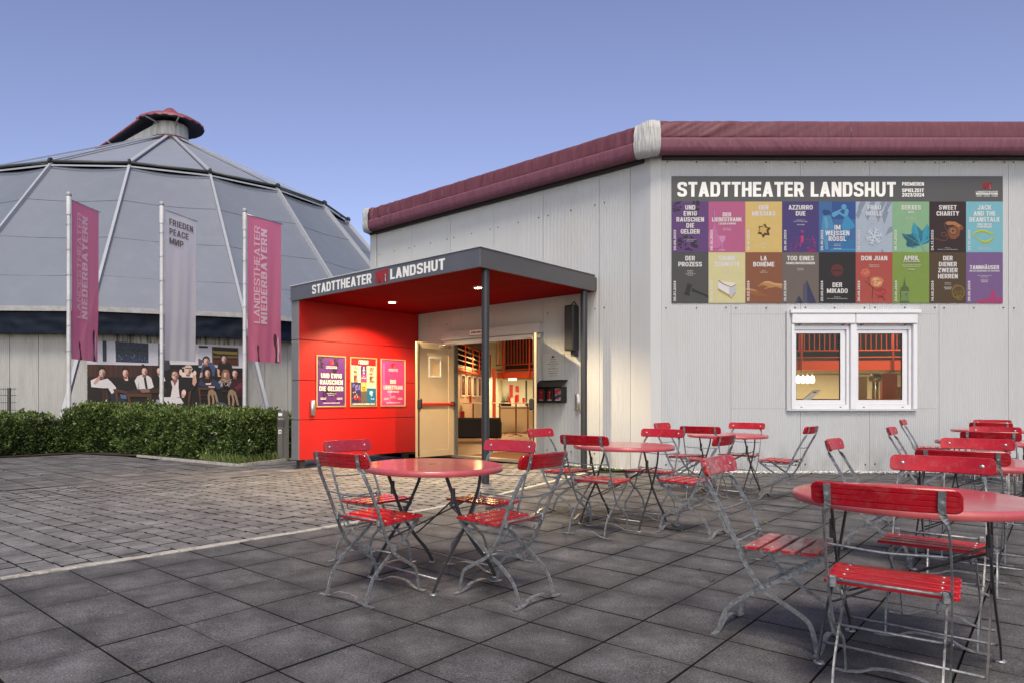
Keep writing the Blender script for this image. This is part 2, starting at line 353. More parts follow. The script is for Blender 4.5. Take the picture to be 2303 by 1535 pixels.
# ------------------------------------------------------------------ block letters (condensed grotesque) drawn as strokes
def _round(pts, rad, closed=False, n=8):
    out = []; N = len(pts)
    for i in range(N):
        p = Vector(pts[i])
        if not closed and i in (0, N - 1): out.append(p); continue
        a = Vector(pts[i - 1]) - p; b = Vector(pts[(i + 1) % N]) - p; A = p + a.normalized() * min(rad, a.length * .499); B = p + b.normalized() * min(rad, b.length * .499)
        for k in range(n + 1): t = k / n; q = (1 - t) * (1 - t) * A + 2 * t * (1 - t) * p * 1.0 + t * t * B; q2 = (A + B) / 2; out.append(q + (p - q2) * .06 * math.sin(math.pi * t))
    return out
def _ribbon(pts, t, closed=False):
    P = [Vector(p) for p in pts]; N = len(P); L_, R_ = [], []
    for i in range(N):
        a = P[i - 1] if (i > 0 or closed) else None; b = P[(i + 1) % N] if (i < N - 1 or closed) else None
        d1 = (P[i] - a).normalized() if a is not None else None; d2 = (b - P[i]).normalized() if b is not None else None
        d1 = d1 or d2; d2 = d2 or d1; n1 = Vector((-d1.y, d1.x)); n2 = Vector((-d2.y, d2.x)); m = (n1 + n2); m = m.normalized() if m.length > 1e-6 else n1
        k = t / 2 / max(.5, m.dot(n1)); L_.append(P[i] + m * k); R_.append(P[i] - m * k)
    vs = [tuple(p) for p in L_] + [tuple(p) for p in R_]
    fs = [(i, i + N, (i + 1) % N + N, (i + 1) % N) for i in range(N if closed else N - 1)]
    return vs, fs
def glyph(ch, t):
    """returns (width, [(verts, faces)...]) for cap height 1"""
    G = []; h = t / 2
    def rect(x0, y0, x1, y1): G.append(([(x0, y0), (x1, y0), (x1, y1), (x0, y1)], [(0, 1, 2, 3)]))
    def diag(x0, y0, x1, y1, w=None): w = (w or t * 1.08) / 2; G.append(([(x0 - w, y0), (x0 + w, y0), (x1 + w, y1), (x1 - w, y1)], [(0, 1, 2, 3) if y1 > y0 else (3, 2, 1, 0)]))
    def path(pts, rad=.22, closed=False): G.append(_ribbon(_round(pts, rad, closed), t * .94, closed))
    w = {'I': t + .06, 'M': .80, 'W': .92, 'E': .50, 'F': .48, 'L': .47, 'J': .50, 'T': .54, 'Z': .54, 'P': .57, '.': .2, ' ': .26, '/': .36, '&': .62, "'": .16, '1': .42, 'Y': .60, 'V': .60, 'A': .64, 'X': .60, 'K': .62, 'O': .64, '-': .34, 'И': .60, 'М': .80, 'Р': .57, '(': .3}.get(ch, .59)
    base = {'Ä': 'A', 'Ö': 'O', 'Ü': 'U', 'È': 'E', 'М': 'M', 'Р': 'P'}.get(ch, ch)
    if base != ch: w = {'A': .64, 'O': .64, 'U': .59, 'E': .50, 'M': .80, 'P': .57}[base]
    l, r, b, u = h, w - h, h, 1 - h
    c = base
    if c == 'A': diag(t * .54, 0, w / 2, 1); diag(w - t * .54, 0, w / 2, 1); rect(w * .24, .20, w * .76, .20 + t * .8)
    elif c == 'B': rect(0, 0, t, 1); path([(t, u), (r - .02, u), (r - .02, .53), (t, .53)], .18); path([(t, .53), (r, .53), (r, b), (t, b)], .24)
    elif c == 'C': path([(r, .64), (r, u), (l, u), (l, b), (r, b), (r, .36)], .34)
    elif c == 'D': rect(0, 0, t, 1); path([(t, u), (r, u), (r, b), (t, b)], .34)
    elif c == 'E': rect(0, 0, t, 1); [rect(t, y, w - (.03 if .1 < y < .8 else 0), y + t * .9) for y in (0, .5 - t * .42, 1 - t * .9)]
    elif c == 'F': rect(0, 0, t, 1); [rect(t, y, w - .02, y + t * .9) for y in (.5 - t * .5, 1 - t * .9)]
    elif c == 'G': path([(r, .66), (r, u), (l, u), (l, b), (r, b), (r, .46)], .34); rect(w * .52, .40, w, .40 + t * .8)
    elif c == 'H': rect(0, 0, t, 1); rect(w - t, 0, w, 1); rect(t, .5 - t * .45, w - t, .5 + t * .45)
    elif c == 'I': rect(.03, 0, w - .03, 1)
    elif c == 'J': path([(r, 1), (r, b), (l, b), (l, .34)], .27)
    elif c == 'K': rect(0, 0, t, 1); diag(t + .02, .38, w - t * .56, 1); diag(w - t * .56, 0, t + .10, .62)
    elif c == 'L': rect(0, 0, t, 1); rect(t, 0, w, t * .9)
    elif c == 'M': rect(0, 0, t * .95, 1); rect(w - t * .95, 0, w, 1); diag(w / 2, .08, t * .6, 1, t * .95); diag(w / 2, .08, w - t * .6, 1, t * .95)
    elif c == 'N': rect(0, 0, t * .95, 1); rect(w - t * .95, 0, w, 1); diag(w - t * .6, 0, t * .6, 1)
    elif c == 'И': rect(0, 0, t * .95, 1); rect(w - t * .95, 0, w, 1); diag(t * .6, 0, w - t * .6, 1)
    elif c in 'O0': path([(l, b), (l, u), (r, u), (r, b)], .36, True)
    elif c == 'P': rect(0, 0, t, 1); path([(t, u), (r, u), (r, .44), (t, .44)], .27)
    elif c == 'Q': path([(l, b), (l, u), (r, u), (r, b)], .36, True); diag(w - t * .3, -.05, w * .6, .25)
    elif c == 'R': rect(0, 0, t, 1); path([(t, u), (r - .01, u), (r - .01, .47), (t, .47)], .24); diag(w - t * .5, 0, w * .56, .47)
    elif c == 'S': path([(r, .70), (r, u), (l, u), (l, .56), (r, .44), (r, b), (l, b), (l, .30)], .24)
    elif c == 'T': rect(0, 1 - t * .92, w, 1); rect(w / 2 - h, 0, w / 2 + h, 1 - t * .92)
    elif c == 'U': path([(l, 1), (l, b), (r, b), (r, 1)], .34)
    elif c == 'V': diag(w / 2, 0, t * .54, 1); diag(w / 2, 0, w - t * .54, 1)
    elif c == 'W': [diag(x0, y0, x1, 1, t * .96) for x0, y0, x1 in ((w * .27, 0, t * .5), (w * .27, 0, w / 2), (w * .73, 0, w / 2), (w * .73, 0, w - t * .5))]
    elif c == 'X': diag(t * .55, 0, w - t * .55, 1); diag(w - t * .55, 0, t * .55, 1)
    elif c == 'Y': diag(w / 2, .42, t * .55, 1); diag(w / 2, .42, w - t * .55, 1); rect(w / 2 - h, 0, w / 2 + h, .44)
    elif c == 'Z': rect(0, 1 - t * .9, w, 1); rect(0, 0, w, t * .9); diag(t * .6, t * .9, w - t * .6, 1 - t * .9)
    elif c == '1': rect(w - t - .05, 0, w - .05, 1); diag(.08, .70, w - t - .05, .86, t * .9)
    elif c == '2': path([(l, .68), (l, u), (r, u), (r, .56), (l, .14)], .24); rect(0, 0, w, t * .9)
    elif c == '3': path([(l, .74), (l, u), (r, u), (r, .53), (l + .1, .53)], .18); path([(l + .1, .53), (r, .50), (r, b), (l, b), (l, .28)], .24)
    elif c == '4': rect(w - t - .08, 0, w - .08, 1); rect(0, .20, w, .20 + t * .85); diag(t * .5, .22, w - t - .02, .98)
    elif c == '5': path([(r, u), (l, u), (l, .54), (r, .60), (r, b), (l, b), (l, .26)], .16)
    elif c == '6': path([(r, .74), (r, u), (l, u), (l, b), (r, b), (r, .56), (l, .56)], .24)
    elif c == '7': rect(0, 1 - t * .9, w, 1); diag(w * .36, 0, w - t * .55, 1 - t * .9)
    elif c == '8': path([(l, .52), (l, u), (r, u), (r, .52)], .2, True); path([(l, b), (l, .52), (r, .52), (r, b)], .2, True)
    elif c == '9': path([(l, .26), (l, b), (r, b), (r, u), (l, u), (l, .46), (r, .46)], .24)
    elif c == '.': rect(.03, 0, .03 + t, t)
    elif c == '/': diag(t * .4, -.05, w - t * .4, 1.02, t * .8)
    elif c == '-': rect(.03, .42, w - .03, .42 + t * .8)
    elif c == "'": rect(.03, .68, .03 + t * .8, 1)
    if ch in 'ÄÖÜ': rect(w * .20, 1.07, w * .20 + t * .9, 1.07 + t * .8); rect(w * .80 - t * .9, 1.07, w * .80, 1.07 + t * .8)
    if ch == 'È': diag(w * .62, 1.06, w * .36, 1.22, t * .9)
    return w, G
_gc = {}
def block_shape(s, t, gap=.075):
    key = (s, t)
    if key in _gc: return _gc[key]
    vs, fs, x = [], [], 0.0; k = 0
    for ch in s:
        w, G = glyph(ch, t)
        for (v, f) in G:
            n = len(vs); k += 1; vs += [Vector((p[0] + x, p[1], (k % 4) * 1.0)) for p in v]
            for q in f:
                a, b, c = [Vector(v[i]) for i in q[:3]]; cr = (b - a).x * (c - a).y - (b - a).y * (c - a).x
                if abs(cr) < 1e-9 and len(q) > 3: a, b, c = [Vector(v[i]) for i in (q[0], q[2], q[3])]; cr = (b - a).x * (c - a).y - (b - a).y * (c - a).x
                fs.append(tuple(i + n for i in (q if cr > 0 else q[::-1])))
        x += w + gap
    _gc[key] = (vs, fs, 0.0, x - gap, 0, 1); return _gc[key]
BLOCK = set("ABCDEFGHIJKLMNOPQRSTUVWXYZÄÖÜÈ0123456789./-' ИМР")

def put_text(mb, s, x, y, h, w=None, z=0.0, bold=.02, align='c', col=None, ang=0.0, asp=.78, cap=.73):
    if all(c in BLOCK for c in s):
        vs, fs, x0, x1, y0, y1 = block_shape(s, .13 if bold <= 0.001 else .20); sy = h; sx = (w / (x1 - x0)) if w else h * asp * 1.0
        dz = max(h * .0006, .00004)
    else:
        vs, fs, x0, x1, y0, y1 = text_shape(s, bold); sy = h / cap; sx = (w / (x1 - x0)) if w else sy * asp; dz = 0
    ww = (x1 - x0) * sx; ox = {'c': -ww / 2, 'l': 0, 'r': -ww}[align]; ca, sa = math.cos(ang), math.sin(ang); P = []
    for v in vs:
        a = (v.x - x0) * sx + ox; b = v.y * sy; P.append((x + a * ca - b * sa, y + a * sa + b * ca, z + v.z * dz))
    mb.add(P, fs, col); return ww

class PR:
    """flat print: coloured shapes laid one a hair above the other (x right, y up)"""
    def __init__(s, mb, x0=0, y0=0, sx=1, sy=1, z=0.0, dz=.00012): s.mb = mb; s.x0 = x0; s.y0 = y0; s.sx = sx; s.sy = sy; s.z = z; s.dz = dz
    def T(s, p): return (s.x0 + p[0] * s.sx, s.y0 + p[1] * s.sy, s.z)
    def poly(s, pts, col):
        s.z += s.dz; P = [s.T(p) for p in pts]
        tri = tessellate_polygon([[Vector((p[0], p[1], 0)) for p in P]])
        fs = []
        for t in tri:
            a, b, c = [P[i] for i in t]
            fs.append(tuple(t) if (b[0] - a[0]) * (c[1] - a[1]) - (b[1] - a[1]) * (c[0] - a[0]) > 0 else tuple(t)[::-1])
        s.mb.add(P, fs, col); return s
    def rect(s, x0, y0, x1, y1, col): return s.poly([(x0, y0), (x1, y0), (x1, y1), (x0, y1)], col)
    def ell(s, cx, cy, rx, ry, col, n=18, rot=0, a0=0, a1=360):
        P = []
        for k in range(n if a1 - a0 >= 360 else n + 1):
            a = R(a0 + (a1 - a0) * k / n); x = rx * math.cos(a); y = ry * math.sin(a)
            P.append((cx + x * math.cos(R(rot)) - y * math.sin(R(rot)), cy + x * math.sin(R(rot)) + y * math.cos(R(rot))))
        return s.poly(P, col)
    def line(s, pts, w, col):
        for i in range(len(pts) - 1):
            a = Vector(pts[i]); b = Vector(pts[i + 1]); d = b - a
            if d.length < 1e-9: continue
            n = Vector((-d.y, d.x)).normalized() * (w / 2); e = d.normalized() * w * .3
            s.poly([tuple(a - n - e), tuple(b - n + e), tuple(b + n + e), tuple(a + n - e)], col)
        return s
    def text(s, t, x, y, h, w=None, col=(1, 1, 1, 1), **k):
        s.z += s.dz; q = s.T((x, y)); put_text(s.mb, t, q[0], q[1], h * abs(s.sy), (w * s.sx) if w else None, s.z, col=col, **k); return s

# ------------------------------------------------------------------ ground
HF = 1 / math.sqrt(2)
def sf(o, n=None): return tag(o, kind='structure')
KERB = [(-6.6, .65), (-3.9, 3.35), (-2.8, 4.41), (-1.93, 5.22), (-.97, 6.14), (.42, 7.66), (1.08, 8.60), (1.70, 9.50), (2.55, 10.80), (3.1, 11.75)]
def kerb_d(x, y):
    """signed distance to the kerb line: > 0 on the terrace side"""
    best = None
    for a, b in zip(KERB, KERB[1:]):
        dx, dy = b[0] - a[0], b[1] - a[1]; L2 = dx * dx + dy * dy; t = max(0, min(1, ((x - a[0]) * dx + (y - a[1]) * dy) / L2))
        px, py = a[0] + t * dx, a[1] + t * dy; d = math.hypot(x - px, y - py); sg = 1 if (x - a[0]) * dy - (y - a[1]) * dx > 0 else -1
        if best is None or d < best[0]: best = (d, sg, a, b)
    return best[0] * best[1], best[2], best[3]
def gz(x, y):
    d = kerb_d(x, y)[0]
    return 0.0 if d > 0 else max(-.11, d * .026)
def clip(poly, a, b, off, keep):
    """keep the part of a convex polygon on the terrace side (keep=1) or the other (-1) of line a-b shifted by off"""
    dx, dy = b[0] - a[0], b[1] - a[1]; L = math.hypot(dx, dy)
    f = lambda p: keep * (((p[0] - a[0]) * dy - (p[1] - a[1]) * dx) / L) - off
    out = []
    for i in range(len(poly)):
        p, q = poly[i], poly[(i + 1) % len(poly)]; fp, fq = f(p), f(q)
        if fp >= 0: out.append(p)
        if fp * fq < 0: t = fp / (fp - fq); out.append((p[0] + t * (q[0] - p[0]), p[1] + t * (q[1] - p[1])))
    return out
def plate(mb, poly, zt, th=.04, ch=.005, tilt=(0, 0)):
    """a slab with a small chamfer round its top"""
    n = len(poly); cx = sum(p[0] for p in poly) / n; cy = sum(p[1] for p in poly) / n
    z = lambda p: zt + tilt[0] * (p[0] - cx) + tilt[1] * (p[1] - cy)
    inn = []
    for i in range(n):
        p = Vector(poly[i]); a = Vector(poly[i - 1]) - p; b = Vector(poly[(i + 1) % n]) - p
        if a.length < 1e-6 or b.length < 1e-6: inn.append(tuple(p)); continue
        q = p + (a.normalized() + b.normalized()) * ch; inn.append((q.x, q.y))
    vs = [(p[0], p[1], z(p)) for p in inn] + [(p[0], p[1], z(p) - ch * .7) for p in poly] + [(p[0], p[1], zt - th) for p in poly]
    fs = [tuple(range(n))]
    for i in range(n):
        j = (i + 1) % n; fs.append((i + n, j + n, j, i)); fs.append((i + 2 * n, j + 2 * n, j + n, i + n))
    mb.add(vs, fs[:1]); n0 = len(mb.v) - len(vs)
    for f in fs[1:]: mb.f.append(tuple(q + n0 for q in f)); mb.c.append(None); mb.sm.append(False); mb.mi.append(1)

g = MB(); g.quad((-400, -60, -.16), (400, -60, -.16), (400, 700, -.16), (-400, 700, -.16)); sf(g.build('ground', M['asphalt']))
# sub-base under the joints
g = MB()
gx = [i * .5 for i in range(-26, 31)]; gy = [i * .5 for i in range(-4, 33)]
idx = {}
for i, x in enumerate(gx):
    for j, y in enumerate(gy): idx[(i, j)] = len(g.v); g.v.append(Vector((x, y, gz(x, y) - .022)))
for i in range(len(gx) - 1):
    for j in range(len(gy) - 1):
        g.f.append((idx[(i, j)], idx[(i + 1, j)], idx[(i + 1, j + 1)], idx[(i, j + 1)])); g.c.append(None); g.sm.append(False); g.mi.append(0)
sf(g.build('paving_bed', M['joint']))

def cam_px(x, y, z=0.0): y = max(y, .05); return (CX + F_PX * x / y, HY + F_PX * (CAM_H - z) / y)
def in_view(x, y, m=60):
    px, py = cam_px(x, y); return -m < px < 2303 + m and py < 1535 + m * 3
def inside_bed(x, y):
    """planting bed (hedge) outline"""
    return (y > 12.95 + (x + 3.63) * -.757 and x < -3.63) or (x >= -3.63 and x < -1.0 and y > 12.95 + (x + 3.63) * 1.75) if y > 12.5 else False
def building_side(x, y): return x + y > 14.52 or (y > 10.82 and x > 3.4)

def lay(name, root, cells, mat, maxn, ch=.005):
    """cells: (distance, poly, z, tilt); nearest ones are objects, the rest one stuff part"""
    cells = [(d + (0 if in_view(p[0][0], p[0][1], 25) or in_view(p[-1][0], p[-1][1], 25) else 1000), p, z, t) for d, p, z, t in cells]; cells.sort(key=lambda c: c[0]); rest = MB(); nr = 0
    for k, (d, poly, z, tilt) in enumerate(cells):
        if k < maxn:
            cx = sum(p[0] for p in poly) / len(poly); cy = sum(p[1] for p in poly) / len(poly)
            mb = MB(); plate(mb, [(p[0] - cx, p[1] - cy) for p in poly], 0, tilt=tilt, ch=ch)
            o = mb.build(name, [mat, M['joint']], root, world=False); o.location = (cx, cy, z)
        else: plate(rest, poly, z, tilt=tilt, ch=ch); nr += 1
    if nr:
        o = rest.build(name + '_field', [mat, M['joint']], root, world=False); o['kind'] = 'stuff'

# terrace: square rubber tiles, laid at about 45 degrees to the wall
TA = R(46.6); TS = .4285; TO = (.845, 3.866)
a = (math.cos(TA), math.sin(TA)); b = (math.sin(TA), -math.cos(TA))
def grid_poly(o, a, b, i0, i1, j0, j1, g_=.0029, gj=None):
    gj = gj or g_
    P = []
    for (u, v, su, sv) in ((i0, j0, 1, 1), (i1, j0, -1, 1), (i1, j1, -1, -1), (i0, j1, 1, -1)):
        u2, v2 = u + su * g_, v + sv * gj; P.append((o[0] + u2 * a[0] + v2 * b[0], o[1] + u2 * a[1] + v2 * b[1]))
    return P
def ccw(P):
    ar = sum(P[i][0] * P[(i + 1) % len(P)][1] - P[(i + 1) % len(P)][0] * P[i][1] for i in range(len(P)))
    return P if ar > 0 else P[::-1]
rnd = random.Random(3)
terrace = D.objects.new('terrace_paving', None); COL.objects.link(terrace); sf(terrace)
cells = []
for i in range(-30, 40):
    for j in range(-30, 40):
        P = ccw(grid_poly(TO, a, b, i * TS, (i + 1) * TS, j * TS, (j + 1) * TS))
        cx = sum(p[0] for p in P) / 4; cy = sum(p[1] for p in P) / 4
        if cy < .3 or cx > 12 or cx < -7: continue
        if not in_view(cx, cy, 1900): continue
        d, ka, kb = kerb_d(cx, cy)
        if d < .45: P = clip(P, ka, kb, .045, 1)
        if d < -.35 or len(P) < 3: continue
        P = clip(P, (0, 10.79), (1, 10.79), 0, 1); P = clip(P, (0, 14.44), (14.44, 0), 0, 1) if len(P) > 2 and cx < 3.9 else P
        if len(P) < 3: continue
        cells.append((math.hypot(cx, cy), P, rnd.uniform(-.0022, .0018), (rnd.uniform(-.006, .006), rnd.uniform(-.006, .006))))
lay('tile', terrace, cells, M['tile'], 299, .0022)
# forecourt: small square pavers in staggered rows
fore = D.objects.new('forecourt_paving', None); COL.objects.link(fore); sf(fore)
PAg = R(47.3); a2 = (math.cos(PAg), math.sin(PAg)); b2 = (-math.sin(PAg), math.cos(PAg)); PS = .2; O2 = (-3.03, 5.17)
def slab_zone(x, y): return (y - 9.5) - (x + 6.0) * .56 > 0 and x < -2.2
cells = []; slabs = []
for i in range(-30, 75):
    off = [0, .1, .03, .13][i % 4]
    for j in range(-60, 75):
        P = ccw(grid_poly(O2, a2, b2, i * PS, (i + 1) * PS, j * PS + off, (j + 1) * PS + off, .0032, .0105))
        cx = sum(p[0] for p in P) / 4; cy = sum(p[1] for p in P) / 4
        if cy < .3 or not in_view(cx, cy, 1300) or inside_bed(cx, cy) or slab_zone(cx, cy): continue
        P = clip(P, (0, 14.53), (14.53, 0), 0, 1)
        d, ka, kb = kerb_d(cx, cy)
        if d > .2: continue
        if len(P) < 3: continue
        if d > -.35: P = clip(P, ka, kb, .045, -1)
        if len(P) < 3: continue
        if cy > 16 or cx < -11.5: continue
        cells.append((math.hypot(cx, cy), P, gz(cx, cy) + rnd.uniform(-.003, .002), (rnd.uniform(-.012, .012), rnd.uniform(-.012, .012) )))
lay('paver', fore, cells, M['paver'], 299)
S3 = .46
for i in range(-30, 40):
    for j in range(-30, 40):
        P = ccw(grid_poly((-6, 9.5), a, b2, i * S3, (i + 1) * S3, j * S3, (j + 1) * S3, .004, .010))
        cx = sum(p[0] for p in P) / 4; cy = sum(p[1] for p in P) / 4
        if not (slab_zone(cx, cy) or slab_zone(cx - .35, cy + .55)) or not in_view(cx, cy, 700) or inside_bed(cx, cy) or cy > 17 or cx < -13 or cy < 8.6: continue
        slabs.append((math.hypot(cx, cy), P, gz(cx, cy) + rnd.uniform(-.003, .001) - (0 if slab_zone(cx, cy) else .007), (rnd.uniform(-.008, .008), rnd.uniform(-.008, .008))))
slabroot = D.objects.new('slab_paving', None); COL.objects.link(slabroot); sf(slabroot)
lay('slab', slabroot, slabs, M['slab'], 299)

# kerb between terrace and forecourt, in separate stones
kroot = D.objects.new('kerb', None); COL.objects.link(kroot); sf(kroot)
for (p, q) in zip(KERB, KERB[1:]):
    p = Vector(p); q = Vector(q); L = (q - p).length; n = max(1, round(L / 1.0)); d = (q - p).normalized(); s = Vector((d.y, -d.x))
    for k in range(n):
        A = p + d * (L * k / n + .004); B = p + d * (L * (k + 1) / n - .004); ms = 14; mb = MB(); top = []
        hw = .037; vs = []
        for m_ in range(ms + 1):
            c = A.lerp(B, m_ / ms); w1 = hw + .008 * mnoise.noise(Vector((c.x * 9, c.y * 9, 1))); w2 = hw + .008 * mnoise.noise(Vector((c.x * 9, c.y * 9, 5)))
            z = .006 + .004 * mnoise.noise(Vector((c.x * 6, c.y * 6, 3)))
            for (o_, zz) in ((-w1, -.06), (-w1, z - .004), (-w1 + .008, z), (w2 - .008, z), (w2, z - .004), (w2, -.06)): vs.append((c.x + s.x * o_, c.y + s.y * o_, zz))
        fs = []
        for m_ in range(ms):
            for e in range(5): fs.append((m_ * 6 + e, m_ * 6 + e + 1, m_ * 6 + 7 + e, m_ * 6 + 6 + e)[::-1])
        fs.append(tuple(range(6))); fs.append(tuple(range(ms * 6, ms * 6 + 6))[::-1])
        mb.add(vs, fs); mb.build('kerb_stone', M['kerb'], kroot, world=False)

# white gravel strip along the wall
mb = MB(); rg = random.Random(5)
for k in range(5200):
    t = rg.random()
    if k < 3900:
        x = 3.35 + t * 8.6; y = 10.875 - rg.random() ** 1.2 * .14
    else:
        t2 = rg.random(); x = 3.55 - t2 * 1.1; y = 14.6 - x - rg.random() * .09 - .03
    r = rg.uniform(.008, .021); z = rg.uniform(-.002, .020)
    vs = []
    for q in ((1, 0, 0), (0, 1, 0), (-1, 0, 0), (0, -1, 0), (0, 0, .8), (0, 0, -.8)):
        f = rg.uniform(.7, 1.3); vs.append((x + q[0] * r * f, y + q[1] * r * f, z + q[2] * r * f))
    mb.add(vs, [(0, 1, 4), (1, 2, 4), (2, 3, 4), (3, 0, 4), (1, 0, 5), (2, 1, 5), (3, 2, 5), (0, 3, 5)])
o = mb.build('gravel', M['gravel']); tag(o, kind='stuff')
# small weeds in the joints and against the wall
M['weed'] = material('weed_green', (.07, .12, .022), .6, rnd=.5)
mb = MB()
spots = [(cx_, cy_) for cx_, cy_ in [(1.86, 4.37), (4.8, 8.3), (5.1, 9.9), (3.6, 7.2)]]
for k in range(20):
    i = rg.randint(3, 14); j = rg.randint(-2, 16); u = i * TS; v = j * TS
    if rg.random() < .5: u += rg.random() * TS
    else: v += rg.random() * TS
    spots.append((TO[0] + u * a[0] + v * b[0], TO[1] + u * a[1] + v * b[1]))
for k in range(60): t = rg.random(); i = rg.randint(0, len(KERB) - 2); p, q = KERB[i], KERB[i + 1]; spots.append((p[0] + t * (q[0] - p[0]) - .05, p[1] + t * (q[1] - p[1]) + .03)) if i > 3 else None
for k in range(70): spots.append((rg.uniform(2.2, 3.5), 0))
for k in range(24): spots.append((rg.uniform(-8.5, -3), rg.uniform(9, 13)))
for k in range(30): spots.append((rg.uniform(4.2, 9.5), rg.uniform(10.3, 10.75)))
for (x, y) in spots:
    big = 1.0
    if y == 0: y = 14.6 - x - .12 - rg.random() * .12; big = 1.5
    d = kerb_d(x, y)[0]; z = gz(x, y)
    if inside_bed(x, y) or x + y > 14.5: continue
    for q in range(rg.randint(5, 12)):
        an = rg.random() * 6.28; l = rg.uniform(.012, .035) * big; w = rg.uniform(.003, .006) * big; bx = x + rg.uniform(-.02, .02); by = y + rg.uniform(-.02, .02)
        dx, dy = math.cos(an), math.sin(an); h = rg.uniform(.003, .012) * big * (1 if y < 9 else 2)
        mb.add([(bx - dy * w, by + dx * w, z - .008), (bx + dy * w, by - dx * w, z - .008), (bx + dx * l + dy * w, by + dy * l - dx * w, z + h), (bx + dx * l * 1.4, by + dy * l * 1.4, z + h * .9)], [(0, 1, 2, 3)])
tag(mb.build('joint_weeds', M['weed']), kind='stuff')
# planting bed and its edging
mb = MB(); zb = -.085
mb.add([(-3.63, 12.95, zb), (-2.0, 15.8, zb), (-2.0, 40, zb), (-30, 40, zb), (-30, 14.2, zb), (-9.6, 14.2, zb), (-9.3, 14.9, zb), (-8.2, 15.85, zb), (-6.4, 15.05, zb)], [tuple(range(9))])
sf(mb.build('planting_bed', M['soil']))
mb = MB()
for p, q in [((-6.5, 15.13), (-3.63, 12.95)), ((-3.63, 12.95), (-2.72, 14.55))]:
    mb.bar([(p[0], p[1], -.085), (q[0], q[1], -.085)], .05, .05, Vector((-(q[1] - p[1]), q[0] - p[0], 0)))
sf(mb.build('bed_edging', M['kerb']))
# ------------------------------------------------------------------ glass
def glass_mat():
    m = D.materials.new('window_glass'); m.use_nodes = True; t = m.node_tree; N, L = t.nodes, t.links; N.clear()
    o = N.new('ShaderNodeOutputMaterial'); tr = N.new('ShaderNodeBsdfTransparent'); gl = N.new('ShaderNodeBsdfGlossy'); gl.inputs['Roughness'].default_value = .02
    fr = N.new('ShaderNodeFresnel'); fr.inputs[0].default_value = 1.32; mx = N.new('ShaderNodeMixShader'); tr.inputs[0].default_value = (.92, .94, .93, 1)
    L.new(fr.outputs[0], mx.inputs[0]); L.new(tr.outputs[0], mx.inputs[1]); L.new(gl.outputs[0], mx.inputs[2]); L.new(mx.outputs[0], o.inputs[0]); return m
M['glass'] = glass_mat()

# ------------------------------------------------------------------ main building: faceted foyer clad in sandwich panels
WZ = 10.9; K = WZ / F_PX
wx = lambda px: (px - CX) * K - 3.826
wz = lambda py: CAM_H + (HY - py) * K
FR = frame((3.826, WZ, 0), (1, 0, 0))
FL = frame((-1.3, 15.9, 0), (1, -1, 0))
LFL = 4.92 * math.sqrt(2)
def uf(px):
    r = (px - CX) / F_PX; Z = 14.6 / (1 + r); return (14.6 - Z + 1.3) * math.sqrt(2)
bld = thing('theatre_building', 'low many-sided theatre foyer clad in pale ribbed panels under a rolled dark red tarpaulin', 'building', (3.62, 10.98, 0))
PITCH = 1.126 / 38
def panel(Mx, x0, x1, y0, y1, mat=None, name='wall_panel', root=bld, pitch=PITCH, dep=.0065, t=.045, par=None):
    mb = MB(Mx); n = max(2, round((x1 - x0) / pitch)); p = (x1 - x0) / n; xs = []
    for k in range(n):
        x = x0 + k * p
        xs += [(x, -dep if k else 0), (x + .30 * p, 0), (x + .70 * p, 0)] if k else [(x, 0), (x + .70 * p, 0)]
    xs.append((x1, 0)); vs = [(x, y0, z) for x, z in xs] + [(x, y1, z) for x, z in xs]; m = len(xs)
    mb.add(vs, [(i, i + 1, m + i + 1, m + i) for i in range(m - 1)])
    mb.add([(x0, y0, 0), (x0, y1, 0), (x0, y1, -t), (x0, y0, -t)], [(0, 1, 2, 3)]); mb.add([(x1, y0, 0), (x1, y1, 0), (x1, y1, -t), (x1, y0, -t)], [(3, 2, 1, 0)])
    return mb.build(name, mat or M['wallpanel'], par or root, root=root)
G_ = .0035
hx0, hx1, hz0, hz1 = 5.90 - 3.826, 7.90 - 3.826, 1.03, 2.56
for k in range(9):
    x0 = k * 1.126 + G_; x1 = (k + 1) * 1.126 - G_
    if x1 < hx0 or x0 > hx1: panel(FR, x0, x1, .015, 5.3); continue
    panel(FR, x0, x1, .015, hz0); panel(FR, x0, x1, hz1, 5.3)
    if x0 < hx0 - .05: panel(FR, x0, hx0, hz0 + .003, hz1 - .003)
    if x1 > hx1 + .05: panel(FR, hx1, x1, hz0 + .003, hz1 - .003)
DU0, DU1, DZ = 2.653, 4.737, 2.36
us = [.22] + [.22 + 1.172 * i for i in range(1, 6)] + [LFL - .30]
us = [u for u in us if u < LFL - .25] + ([LFL - .30] if us[-2] < LFL - .35 else [])
us = sorted(set(round(u, 4) for u in us))
for u0, u1 in zip(us, us[1:]):
    u0 += G_; u1 -= G_
    if u1 - u0 < .05: continue
    if u1 < DU0 or u0 > DU1: panel(FL, u0, u1, .015, 5.3); continue
    panel(FL, u0, u1, DZ, 5.3)
    if u0 < DU0 - .04: panel(FL, u0, DU0, .015, DZ - .003)
    if u1 > DU1 + .04: panel(FL, DU1, u1, .015, DZ - .003)
